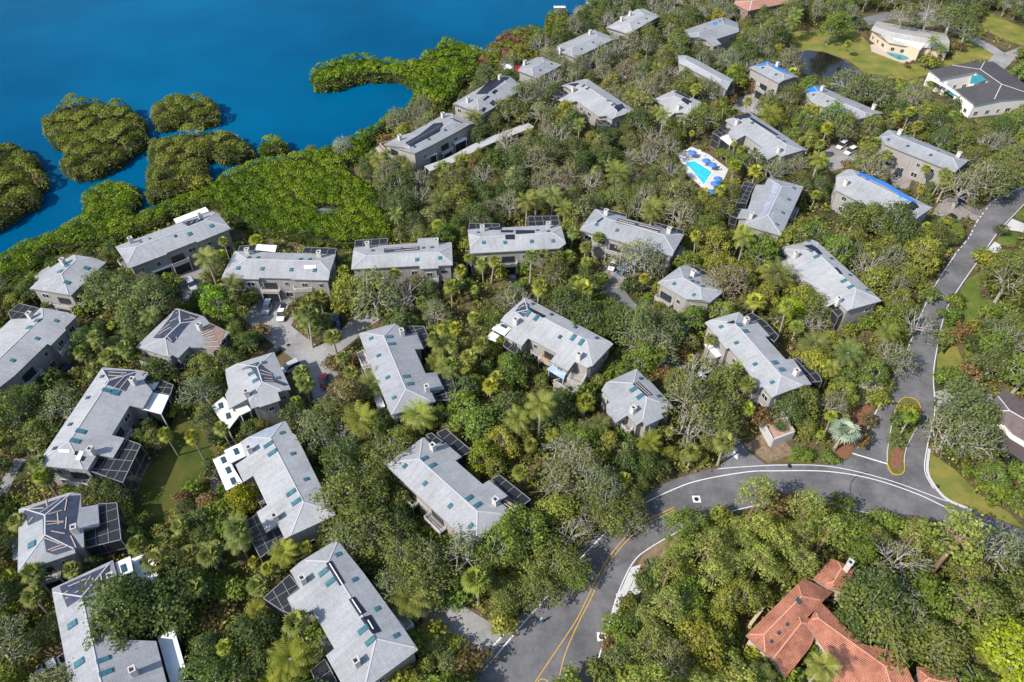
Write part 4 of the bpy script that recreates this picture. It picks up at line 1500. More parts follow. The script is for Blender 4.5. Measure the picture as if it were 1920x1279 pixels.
b = B("grey-roofed building with black ridge strip and white sunroom roof, above the pool", "the building above the pool",
      [(1404, 223), (1474, 271)],
      [(1374, 220), (1402, 211), (1438, 232), (1515, 280), (1470, 296), (1455, 289), (1441, 301), (1418, 284), (1429, 275), (1395, 253), (1383, 263), (1364, 251), (1375, 236), (1362, 228)])
b.patch([(1375, 220), (1402, 212), (1408, 216), (1406, 221), (1385, 226)], M_SOLAR, "solar_panel", 0.1)
b.patch([(1408, 220), (1460, 253), (1456, 254), (1406, 224)], M_SOLAR, "solar_panel", 0.1)
b.skylights([(1412, 230), (1459, 259), (1470, 265)], size=(1.0, 1.6)).chimneys([(1462, 277), (1383, 225)])
b.flat([(1349, 257), (1364, 252), (1384, 263), (1369, 272)], 4.6)
b.flat([(1406, 291), (1418, 285), (1440, 301), (1426, 306)], 4.4)
b.cage([(1337, 249), (1356, 232), (1374, 237), (1362, 251), (1349, 257)], 4.8)

b = B("long pale grey-roofed building with plain beige garages facing its paver court", "the building with beige garages",
      [(1677, 254), (1787, 297)],
      [(1665, 242), (1688, 246), (1722, 262), (1766, 281), (1814, 299), (1797, 324), (1766, 315), (1738, 302), (1692, 284), (1659, 271), (1651, 256)])
b.skylights([(1666, 262), (1702, 274), (1745, 291)], True, (0.9, 1.0)).skylights([(1703, 257), (1759, 283)], False).chimneys([(1689, 244), (1800, 286)])
b.deck([(1655, 284), (1686, 296), (1680, 304), (1650, 293)], 3.0)

b = B("long pale grey-roofed building with a bright blue tarp zigzagging along its ridge", "the building with the blue zigzag tarp",
      [(1606, 330), (1716, 383)],
      [(1587, 317), (1609, 319), (1679, 357), (1751, 390), (1715, 412), (1665, 405), (1599, 374), (1568, 355), (1569, 330)])
b.patch([(1609, 322), (1659, 341), (1720, 379), (1714, 382), (1657, 348), (1613, 328)], M_TARPBLUE)
for q in ([(1612, 324), (1617, 327), (1611, 333), (1607, 331)], [(1627, 331), (1632, 333), (1627, 339), (1622, 337)], [(1688, 363), (1694, 365), (1690, 372), (1684, 371)], [(1704, 372), (1709, 375), (1704, 380), (1699, 378)]):
    b.patch(q, M_TARPBLUE, "roof_tarp", 0.07)
b.patch([(1712, 378), (1723, 389), (1712, 396), (1699, 386)], M_SOLAR, "solar_panel", 0.1)
b.chimneys([(1588, 338)])

b = B("long grey-roofed building mostly under oaks, blue tarp on its far tip", "the building with the blue-tarped tip",
      [(1534, 172), (1620, 210)],
      [(1524, 160), (1544, 165), (1580, 180), (1647, 207), (1637, 230), (1600, 225), (1560, 208), (1520, 193), (1507, 172)])
b.patch([(1508, 172), (1524, 161), (1543, 166), (1534, 171), (1516, 175)], M_TARPBLUE)
b.skylights([(1525, 178), (1552, 190)], False).chimneys([(1543, 162), (1640, 197)])

b = B("tall narrow grey house with blue tarps edging its roof, beside the dark pond", "the tall grey house by the pond",
      [(1440, 124), (1469, 139)],
      [(1440, 114), (1494, 144), (1463, 157), (1445, 149), (1409, 127)], hr=9.6)
b.patch([(1413, 126), (1440, 115), (1446, 120), (1430, 123)], M_TARPBLUE)
b.patch([(1446, 120), (1455, 124), (1486, 138), (1472, 136), (1452, 128)], M_TARPBLUE)
b.skylights([(1430, 127), (1455, 140)], True, (0.9, 1.0)).chimneys([(1459, 117)])
b.deck([(1408, 142), (1432, 156), (1428, 166), (1409, 156)], 3.6)

b = B("small grey-roofed building with one dark square solar panel, left of the pool building", "the building with one square panel",
      [(1266, 181), (1294, 194)],
      [(1261, 168), (1318, 191), (1309, 201), (1290, 217), (1281, 210), (1268, 213), (1248, 222), (1231, 214), (1242, 198), (1227, 188)])
b.patch([(1277, 188), (1283, 183), (1298, 191), (1290, 197)], M_SOLAR, "solar_panel", 0.1)
b.patch([(1265, 173), (1269, 171), (1295, 183), (1291, 185)], M_SOLAR, "solar_panel", 0.1)
b.chimneys([(1273, 197)])
b.deck([(1262, 216), (1280, 212), (1290, 220), (1272, 232)], 4.2)

b = B("narrow grey-roofed building almost swallowed by treetops, between the pale oaks", "the building swallowed by treetops",
      [(1285, 112), (1352, 149)],
      [(1271, 104), (1302, 109), (1374, 150), (1372, 166), (1330, 150), (1266, 122)])
b = B("grey-roofed building with a small square blue tarp, near the top in the centre", "the building with the square tarp",
      [(1310, 61), (1357, 46)],
      [(1348, 29), (1382, 43), (1386, 60), (1363, 67), (1345, 73), (1351, 83), (1340, 87), (1322, 75), (1280, 71), (1284, 62), (1313, 46)])
b.patch([(1336, 43), (1344, 41), (1345, 46), (1339, 48)], M_TARPBLUE)
b.skylights([(1322, 55), (1350, 40), (1357, 37)], False)
b.cage([(1383, 52), (1394, 56), (1390, 66), (1378, 66)], 5.2)
b = B("grey-roofed building at the shore end of the row, topmost of them all", "the topmost shore building",
      [(1180, 43), (1208, 28)],
      [(1204, 15), (1238, 31), (1211, 46), (1180, 67), (1150, 52), (1162, 35), (1185, 22)])
b.skylights([(1212, 35), (1197, 44)], False).chimneys([(1166, 32), (1182, 22)])
b = B("pale grey-roofed building half under bare branches, second from the top of the shore row", "the second shore building",
      [(1072, 90), (1120, 69)],
      [(1120, 56), (1147, 71), (1120, 92), (1085, 110), (1038, 98), (1047, 86), (1080, 70), (1105, 59)])
b.skylights([(1112, 80), (1090, 92)], False).chimneys([(1107, 57), (1051, 89)])
b = B("small pale grey-roofed building with red awning at its bay corner", "the shore building with red awning",
      [(997, 128), (1020, 116)],
      [(1019, 105), (1044, 125), (1028, 138), (1003, 146), (971, 133), (977, 120), (1000, 110)])
b.skylights([(1013, 132), (1034, 120)], False).chimneys([(984, 114)])
b = B("grey-roofed shore building with a large dark solar field along its bay slope", "the shore building with solar field",
      [(895, 186), (948, 156)],
      [(957, 144), (976, 159), (973, 167), (944, 188), (938, 196), (925, 204), (903, 213), (855, 198), (871, 182), (913, 150), (938, 144)])
b.patch([(892, 177), (917, 152), (955, 145), (950, 150), (913, 177)], M_SOLAR, "solar_panel", 0.1)
for q in ([(922, 174), (928, 168), (934, 170), (927, 177)], [(905, 188), (914, 180), (919, 181), (909, 189)], [(918, 194), (924, 188), (932, 192), (925, 199)], [(902, 208), (907, 201), (912, 203), (908, 210)]):
    b.patch(q, M_SOLAR, "solar_panel", 0.1)
b.chimneys([(937, 141), (877, 183)])
b = B("grey-roofed shore building with a gridded solar field and white porch roofs above the covered walkway", "the shore building above the walkway",
      [(768, 274), (849, 229)],
      [(732, 267), (744, 255), (774, 249), (820, 222), (830, 212), (853, 213), (883, 232), (867, 243), (845, 253), (809, 274), (786, 283), (767, 292)])
b.patch([(760, 268), (786, 253), (813, 232), (829, 230), (831, 235), (824, 247), (769, 276)], M_SOLAR, "solar_panel", 0.1)
b.battens([((764, 271), (826, 236)), ((783, 256), (792, 264)), ((800, 243), (809, 254))], M_FRAME, 0.1)
b.patch([(844, 223), (847, 222), (869, 231), (866, 232)], M_SOLAR, "solar_panel", 0.1)
b.skylights([(777, 275), (804, 261), (835, 244)], False, (0.9, 1.0)).chimneys([(749, 254), (830, 212)])
b.flat([(788, 300), (820, 288), (817, 283), (787, 294)], 4.0)
b.flat([(852, 271), (876, 260), (873, 256), (850, 265)], 4.0)
b.deck([(712, 274), (731, 269), (733, 285), (722, 285)], 2.6, M_MULCH)
b = B("large grey-roofed building with four teal skylights on its long slope, above the woods", "the building with four teal skylights",
      [(1097, 160), (1158, 201)],
      [(1097, 147), (1192, 209), (1149, 224), (1136, 217), (1118, 221), (1100, 200), (1080, 190), (1062, 193), (1045, 190), (1067, 174), (1059, 159)])
b.skylights([(1094, 161), (1102, 166), (1141, 189), (1150, 196)], size=(1.0, 1.7))
b.patch([(1151, 201), (1166, 195), (1172, 203), (1159, 210)], M_SOLAR, "solar_panel", 0.1)
b.patch([(1065, 158), (1086, 156), (1078, 165)], M_SOLAR, "solar_panel", 0.1)
b.chimneys([(1075, 164)])
b.cage([(1040, 177), (1055, 167), (1067, 173), (1045, 189)], 5.2)
b.cage([(1117, 224), (1136, 218), (1149, 225), (1143, 236), (1122, 234)], 5.2)

# --- other houses
b = Building("brick_house", "pinkish brown hip-roofed house cut by the top edge", "house", "the pinkish brown house",
             [(1410, 2), (1450, -6)], [(1373, 8), (1413, 28), (1490, 3), (1450, -25), (1385, -25)], hr=8.0, roof=M_REDROOF, wall=M_PINKWALL)
b = Building("cream_house", "cream walled house with pale tiled roof, white patio roof and kidney pool", "house", "the cream house with the kidney pool",
             [(1668, 60), (1755, 76)], [(1615, 57), (1663, 38), (1682, 38), (1716, 47), (1744, 55), (1764, 53), (1799, 79), (1773, 93), (1738, 91), (1722, 97), (1669, 75), (1662, 77)],
             hr=5.2, k=0.22, roof=M_CREAMROOF, wall=M_CREAMWALL)
b.flat([(1671, 70), (1681, 62), (1736, 81), (1726, 93)], 4.5, wall=True)
CREAM = b
keep_clear([(1612, 55), (1800, 78), (1775, 105), (1720, 124), (1640, 100), (1612, 84)])
b = Building("courtyard_house", "charcoal-roofed white house with notched courtyard and green pool", "house", "the courtyard house",
             [(1838, 130), (1878, 158)], [(1745, 137), (1795, 122), (1837, 111), (1857, 117), (1925, 150), (1935, 175), (1876, 186), (1832, 198), (1791, 170), (1852, 152), (1834, 138), (1790, 140), (1765, 146)],
             hr=7.2, k=0.13, roof=M_DARKROOF, wall=M_WHITEWALL)
for (x0, y0), (x1, y1) in (((1742, 143), (1750, 160)), ((1753, 146), (1752, 168)), ((1772, 160), (1768, 176)), ((1800, 180), (1786, 194)), ((1822, 192), (1806, 202))):
    p = un(x0, y0, 3.5)
    mb = MB(b.base)
    mb.beam((p.x, p.y, 0), (p.x, p.y, 4.6), 0.9, 0.9)
    mb.build("white_column", M_WHITEWALL, b.root)
mb = MB(b.base)
q = [un(1750, 150, 4.6), un(1775, 163, 4.6), un(1800, 180, 4.6)]
mb.beam(q[0], q[1], 0.8, 0.5)
mb.beam(q[1], q[2], 0.8, 0.5)
mb.build("white_beam", M_WHITEWALL, b.root)
keep_clear([(1740, 135), (1745, 165), (1800, 205), (1835, 218), (1885, 205), (1895, 185), (1832, 198)])
b.patch([(1822, 142), (1840, 141), (1848, 150), (1835, 155), (1818, 158)], M_POOLG, "green_glass_roof", 0.06)
sheet("patio", [(1768, 150), (1790, 146), (1830, 146), (1846, 152), (1795, 172)], 0.02, M_WHITEWALL, "white courtyard patio")
sheet("pool_water", [(1767, 166), (1774, 163), (1793, 175), (1790, 184)], 0.06, M_POOLG, "narrow green pool in front of the charcoal-roofed house")
b = Building("brown_house", "brown tile-roofed house with white walls cut by the lower right edge of the avenue", "house", "the brown-roofed house",
             [(1893, 770), (1945, 800)], [(1872, 722), (1925, 752), (1975, 790), (1960, 850), (1900, 812), (1866, 765)], hr=6.8, k=0.3, roof=M_BROWNROOF, wall=M_WHITEWALL)
b.flat([(1864, 768), (1893, 780), (1878, 800), (1858, 792)], 4.2, M_WHITE)
b.flat([(1868, 800), (1905, 822), (1930, 850), (1925, 870), (1862, 822)], 3.6, M_BROWNROOF)

# terracotta villa: hipped wings that meet
villa = Building("terracotta_villa", "sprawling terracotta-tiled villa with cream walls and arched windows among pines", "villa", "the terracotta villa",
                 [(1503, 1118), (1432, 1190)], [(1506, 1083), (1558, 1108), (1538, 1140), (1442, 1224), (1395, 1199)], hr=6.2, k=0.34, roof=M_TERRA, wall=M_CREAMWALL)
VR = villa.root


def wing(ridge, outline, hr=6.0, k=0.34):
    w = Building.__new__(Building)
    w.hr, w.k = hr, k
    a_, b_ = un(*ridge[0], hr), un(*ridge[1], hr)
    w.c = (a_ + b_) / 2
    d_ = b_ - a_
    w.L = d_.length
    w.u = Vector((d_.x, d_.y)).normalized()
    w.v = Vector((-w.u.y, w.u.x))
    w.base = villa.base
    w.root = VR
    w.roof_mat, w.wall_mat = M_TERRA, M_CREAMWALL
    xy = ccw([(p.x, p.y) for p in (w.hit(*p) for p in outline)])
    w.xy = xy
    keep_clear(outline)
    FOOT.append(xy)
    w.make_roof(xy)
    w.make_walls(xy, 0.5, True)
    return w


wing([(1502, 1168), (1452, 1232)], [(1498, 1150), (1540, 1170), (1518, 1216), (1472, 1272), (1441, 1223)], 5.8)
wing([(1535, 1160), (1660, 1250)], [(1538, 1128), (1590, 1180), (1620, 1208), (1681, 1222), (1722, 1295), (1640, 1300), (1560, 1292), (1551, 1224), (1512, 1172)], 6.3, 0.26)
w = wing([(1578, 1066), (1562, 1092)], [(1558, 1048), (1600, 1066), (1592, 1112), (1556, 1104), (1524, 1086)], 5.6)
w.chimneys([(1595, 1054)], 2.4)
wing([(1742, 1272), (1775, 1280)], [(1719, 1250), (1780, 1254), (1802, 1292), (1725, 1296)], 5.4)
villa.cage([(1782, 1250), (1806, 1232), (1826, 1266), (1808, 1290)], 3.6)
keep_clear([(1395, 1199), (1390, 1225), (1450, 1260), (1472, 1275), (1442, 1222)])
villa.skylights([(1497, 1127)], False)
for q in ((1476, 1171), (1460, 1187), (1446, 1203)):
    villa.skylights([q], False, (0.5, 0.5))
mb = MB(villa.base)
a, c = un(1425, 1150, 0), un(1402, 1180, 0)
mb.beam(a + Vector((0, 0, 1.2)), c + Vector((0, 0, 1.2)), 0.5, 2.4)
mb.build("garden_wall", M_CREAMWALL, VR)

# gatehouse terrace with planted top
g0 = un(1460, 808, 0)
gt = empty("walled_terrace", g0, "small white walled terrace with terracotta paving and a palm, left of the silver palm", "terrace")
pts = [un(*p, 2.6) for p in ((1430, 788), (1470, 776), (1490, 808), (1450, 823))]
xy = ccw([(p.x, p.y) for p in pts])
FOOT.append(xy)
keep_clear([(1430, 786), (1470, 774), (1492, 808), (1455, 832), (1436, 815)])
mb = MB(g0)
for i in range(4):
    p, q = xy[i], xy[(i + 1) % 4]
    mb.beam((p[0], p[1], 1.25), (q[0], q[1], 1.25), 0.35, 2.5)
mb.build("wall", mat("grey_white_wall", (0.46, 0.45, 0.43), 0.9), gt)
mb = MB(g0)
mb.slab([Vector((x, y, 2.0)) for x, y in inset(xy, 0.2)], 0.3)
mb.build("paved_floor", mat("salmon_paving", (0.42, 0.24, 0.17), 0.9, 0.2, ((0.3, 0.17, 0.12), (0.5, 0.32, 0.24)), 0, 0, 1.0), gt)
mb = MB(g0)
p = un(1474, 778, 2.8)
mb.tube([p - Vector((0, 0, 2.8)), p + Vector((0, 0, .4))], [1.0, 1.0], 12)
mb.build("round_tank", M_WHITE, gt)

# covered walkway
c = spline([un(*p, 2.9).xy for p in ((801, 316), (845, 300), (896, 273), (945, 253), (996, 234))], 2.0)
L, R = offset_line(c, 1.7), offset_line(c, -1.7)
org = Vector((c[0].x, c[0].y, 0))
cw = empty("covered_walkway", org, "long narrow grey-roofed covered walkway between shore buildings and woods", "walkway")
LANDMARKS.append((c[len(c) // 2], "the long covered walkway"))
mb, mp = MB(org), MB(org)
for i in range(len(c) - 1):
    mb.slab([Vector((R[i].x, R[i].y, 2.9)), Vector((R[i + 1].x, R[i + 1].y, 2.9)), Vector((L[i + 1].x, L[i + 1].y, 2.9)), Vector((L[i].x, L[i].y, 2.9))], 0.18)
mb.build("walkway_roof", mat("worn_grey_roofing", (0.40, 0.40, 0.39), 0.9, 0.2, ((0.3, 0.3, 0.29), (0.46, 0.46, 0.45))), cw)
for i in range(0, len(c), 2):
    for S in (L, R):
        mp2 = MB(org)
        q = c[i].lerp(S[i], 0.8)
        mp2.beam((q.x, q.y, 0), (q.x, q.y, 2.75), 0.18)
        mp2.build("walkway_post", M_TRIM, cw)
poly = [(p.x, p.y) for p in L] + [(p.x, p.y) for p in R[::-1]]
FOOT.append(poly)
keep_clear([pr((p[0], p[1], 2.9)) for p in poly])

# ---------------------------------------------------------------- traffic island
ISL = [(1663, 850), (1666, 830), (1671, 800), (1677, 775), (1684, 756), (1696, 746), (1712, 748), (1723, 757), (1726, 775), (1722, 795), (1708, 822), (1700, 838), (1695, 860), (1695, 884), (1686, 891), (1672, 888), (1664, 872)]
isl = [tuple(p) for p in spline([un(*p).xy for p in ISL + [ISL[0]]], 1.0)]
org = Vector((isl[0][0], isl[0][1], 0))
FOOT.append(isl)
keep_clear([pr((p[0], p[1], 0)) for p in isl])
ti = empty("traffic_island", org, "teardrop planted traffic island with pale kerb, yellow at both tips", "traffic island")
LANDMARKS.append((un(1695, 810).xy, "the teardrop traffic island"))
mb = MB(org)
mb.slab([Vector((x, y, 0.12)) for x, y in ccw(isl)], 0.12)
mb.build("planting_bed", mat("island_grass", (0.09, 0.12, 0.03), 0.95, 0.1, ((0.06, 0.085, 0.02), (0.16, 0.15, 0.05)), 0, 0, 0.8), ti)
mws = [MB(org), MB(org)]
mys = [MB(org), MB(org)]
for i in range(len(isl) - 1):
    a, c2 = Vector(isl[i]), Vector(isl[i + 1])
    px, py = pr((a.x, a.y, 0))
    (mys[0 if py < 800 else 1] if (py < 768 or py > 868) else mws[0 if px < 1698 - (py - 800) * 0.25 else 1]).beam((a.x, a.y, 0.10), (c2.x, c2.y, 0.10), 0.15, 0.16)
for q in mws:
    q.build("kerb", M_KERB, ti)
for q in mys:
    q.build("yellow_kerb", M_PAINTY, ti)
mb = MB(org)
mb.slab([un(x, y, 0.16) for x, y in ((1672, 850), (1684, 832), (1694, 845), (1690, 872), (1680, 882), (1668, 868))][::-1], 0.1)
mb.build("mulch_circle", M_MULCH, ti)

# lane arrow
ar = un(1380, 853, 0.012)
mb = MB(ar)
tip, tail = un(1382, 862, 0.012), un(1376, 846, 0.012)
d = (tip - tail).normalized()
n = Vector((-d.y, d.x, 0))
mb.add([tail + n * 0.25, tail - n * 0.25, tip - d * 1.2 - n * 0.25, tip - d * 1.2 + n * 0.25], [(0, 1, 2, 3)])
mb.add([tip, tip - d * 1.4 + n * 0.75, tip - d * 1.4 - n * 0.75], [(0, 1, 2)])
tag(mb.build("lane_arrow", M_PAINTW, loc=ar), kind="structure")

# manholes and drains: each is a frame and a dark cover
for px, py, sq, lab in ((1306, 936, 1, "square pale utility cover with dark round lid in the upper lane of the bend"), (1128, 1194, 1, "square pale utility cover beside the lower kerb line"),
                        (1481, 874, 0, "small dark round manhole by the estate entry"), (541, 647, 0, "small dark square drain in the turning court"), (1757, 912, 0, "dark storm drain at the verge kerb")):
    P = un(px, py, 0)
    r = empty("utility_cover", P, lab, "utility cover")
    if sq:
        mb = MB(P)
        mb.box(P + Vector((0, 0, 0.015)), (1, 0, 0), (0, 1, 0), (0, 0, 1), 1.5, 1.5, 0.02)
        mb.build("pale_surround", M_PAINTW, r)
    mb = MB(P)
    mb.tube([P + Vector((0, 0, 0.01)), P + Vector((0, 0, 0.04))], [0.48, 0.45], 14)
    mb.build("lid", M_TYRE, r)
# faint long tyre mark
tag(ribbon("tyre_mark", [(1594, 930), (1596, 905), (1612, 890), (1630, 885)], 0.12, 0.0086, M_SOLAR, clear=False, foot=False), kind="structure")

# ---------------------------------------------------------------- swimming pool
P0 = un(1318, 318)
pool = empty("swimming_pool", P0, "rectangular turquoise community pool with pale deck and blue parasols", "swimming pool")
LANDMARKS.append((P0.xy, "the swimming pool"))
dk = [(1270, 289), (1297, 275), (1330, 290), (1366, 317), (1357, 337), (1346, 352), (1324, 364), (1310, 345), (1290, 330)]
FOOT.append([tuple(un(*p).xy) for p in dk])
keep_clear(dk)
mb = MB(P0)
mb.slab([un(x, y, 0.10) for x, y in dk][::-1], 0.1)
mb.build("pool_deck", M_POOLDECK, pool)
pw = [(1283, 305), (1303, 301), (1337, 322), (1320, 349), (1303, 327)]
mb = MB(P0)
mb.slab([un(x, y, 0.125) for x, y in pw][::-1], 0.02)
mb.build("pool_water", M_POOL, pool)
mb = MB(P0)
for i in range(len(pw)):
    mb.beam(un(*pw[i], 0.16), un(*pw[(i + 1) % len(pw)], 0.16), 0.45, 0.1)
mb.build("coping", M_WHITEWALL, pool)
# kidney pool of the cream house
kp = [(1659, 95), (1668, 93), (1676, 97), (1690, 101), (1704, 107), (1698, 113), (1684, 112), (1672, 106), (1664, 101)]
K0 = un(1680, 103)
kd = [(1632, 84), (1668, 78), (1718, 98), (1712, 112), (1700, 121), (1660, 106), (1634, 96)]
kpool = empty("garden_pool", K0, "kidney shaped teal pool on a pinkish patio behind the cream house", "swimming pool")
FOOT.append([tuple(un(*p).xy) for p in kd])
keep_clear(kd)
mb = MB(K0)
mb.slab([un(x, y, 0.08) for x, y in kd][::-1], 0.08)
mb.build("patio", mat("pinkish_patio", (0.48, 0.38, 0.32), 0.9, 0.2, ((0.4, 0.31, 0.26), (0.54, 0.44, 0.38))), kpool)
mb = MB(K0)
mb.slab([Vector((p[0], p[1], 0.11)) for p in ccw([tuple(q) for q in spline([un(*p).xy for p in kp + [kp[0]]], 1.0)][:-1])], 0.02)
mb.build("pool_water", M_POOLG, kpool)

M_PARASOL = mat("blue_canvas", (0.06, 0.18, 0.46), 0.8, 0.2)


def parasol_proto(loc, label, group, s=1.0):
    r = empty("parasol", loc, label, "parasol", group)
    mb = MB()
    n = 10
    top = (0, 0, 2.75 * s)
    rim = [(1.55 * s * math.cos(2 * math.pi * k / n), 1.55 * s * math.sin(2 * math.pi * k / n), 2.15 * s - (0.06 if k % 2 else 0)) for k in range(n)]
    mb.add([top] + rim + [(x, y, z - 0.18) for x, y, z in rim], [(0, k + 1, (k + 1) % n + 1) for k in range(n)] + [(k + 1, k + 1 + n, (k + 1) % n + 1 + n, (k + 1) % n + 1) for k in range(n)])
    mb.build("canopy", M_PARASOL, r)
    mb = MB()
    mb.tube([(0, 0, 0), (0, 0, 2.8 * s)], [0.04, 0.04], 6)
    mb.build("pole", M_TRIM, r)
    mb = MB()
    mb.tube([(0, 0, 0), (0, 0, 0.12)], [0.35, 0.3], 10)
    mb.build("base", M_FRAME, r)
    return r


def copy_thing(root, loc, rz, label, group=None, scale=None, color=None):
    c = root.copy()
    COL.objects.link(c)
    c.location = loc
    c.rotation_euler = (0, 0, rz)
    if scale:
        c.scale = (scale, scale, scale) if isinstance(scale, float) else scale
    c["label"] = label
    if group:
        c["group"] = group
    if color and root.type == 'MESH':
        c.color = (*color, 1)
    for ch in root.children:
        k = ch.copy()
        COL.objects.link(k)
        k.parent = c
        if color:
            k.color = (*color, 1)
        for g in ch.children:
            h = g.copy()
            COL.objects.link(h)
            h.parent = k
    return c


pro = None
PP = [(1299, 281, "blue parasol at the far corner of the pool deck"), (1325, 296, "blue parasol of the upper pair on the long side of the pool"), (1337, 304, "blue parasol of the upper pair nearest the deck corner"),
      (1347, 330, "blue parasol farthest out on the short side of the pool deck"), (1341, 339, "blue parasol nearest the water on the short side"), (1333, 354, "blue parasol at the near tip of the pool deck"),
      (1269, 616, "blue parasol at the lane edge, lower of the two above the entry lane"), (1281, 609, "blue parasol at the lane edge, upper of the two above the entry lane")]
for i, (x, y, lab) in enumerate(PP):
    loc = un(x, y + 3, 2.3)
    loc.z = 0.1 if i < 6 else 0.0
    if pro is None:
        pro = parasol_proto(loc, lab, "blue parasols", 0.86)
    else:
        copy_thing(pro, loc, i * 0.4, lab, "blue parasols")
# loungers
LOUNGE = ["white lounger right of the parasol at the far pool corner", "white lounger left of the upper pair of parasols", "white lounger between the upper pair of parasols", "white lounger below the parasol nearest the deck corner",
          "white lounger above the outermost short-side parasol", "white lounger below the short-side parasols", "white lounger beside the near-tip parasol", "white lounger left of the far-corner parasol"]
lo = None
for i, (x, y) in enumerate([(1312, 288), (1317, 291), (1331, 300), (1344, 313), (1349, 318), (1339, 346), (1330, 357), (1287, 284)]):
    loc = un(x, y, 0.1)
    if lo is None:
        lo = empty("sun_lounger", loc, LOUNGE[0], "sun lounger", "white loungers round the pool")
        mb = MB()
        mb.box((0, -0.3, 0.35), (1, 0, 0), (0, 1, 0), (0, 0, 1), 0.65, 1.3, 0.08)
        mb.build("seat", M_WHITE, lo)
        mb = MB()
        mb.beam((0, 0.35, 0.36), (0, 0.9, 0.8), 0.65, 0.07)
        mb.build("backrest", M_WHITE, lo)
        for sx in (-0.28, 0.28):
            for sy in (-0.85, 0.3):
                mb = MB()
                mb.beam((sx, sy, 0), (sx, sy, 0.33), 0.05)
                mb.build("leg", M_TRIM, lo)
    else:
        copy_thing(lo, loc, i * 0.7, LOUNGE[i])
    if lo and i == 0:
        pass
# red and white awning at the shore
A0 = un(963, 136, 2.5)
A0.z = 0
aw = empty("awning", A0, "red and white peaked awning beside a pale shore building", "awning")
for k, (dx, m) in enumerate(((-1.8, M_WHITE), (1.9, mat("red_canvas", (0.55, 0.02, 0.04), 0.7)))):
    mb = MB()
    z = 4.0 + 0.6 * (1 - k)
    mb.add([(dx - 1.8, -1.8, z), (dx + 1.8, -1.8, z), (dx + 1.8, 1.8, z), (dx - 1.8, 1.8, z), (dx, 0, z + 1.1)] + [(dx - 1.8, -1.8, z - 1), (dx + 1.8, -1.8, z - 1), (dx + 1.8, 1.8, z - 1), (dx - 1.8, 1.8, z - 1)],
           [(0, 1, 4), (1, 2, 4), (2, 3, 4), (3, 0, 4), (0, 5, 6, 1), (1, 6, 7, 2), (2, 7, 8, 3), (3, 8, 5, 0)])
    mb.build("canopy", m, aw)
    for a in (-1.7, 1.7):
        for c2 in (-1.7, 1.7):
            mb = MB()
            mb.beam((dx + a, c2, 0), (dx + a, c2, z - 0.9), 0.1)
            mb.build("pole", M_TRIM, aw)

# ---------------------------------------------------------------- cars


def car_paint(name, c):
    m = mat("paint_" + name, c, 0.3, 0.5)
    m.node_tree.nodes["Principled BSDF"].inputs["Coat Weight"].default_value = 0.4
    return m


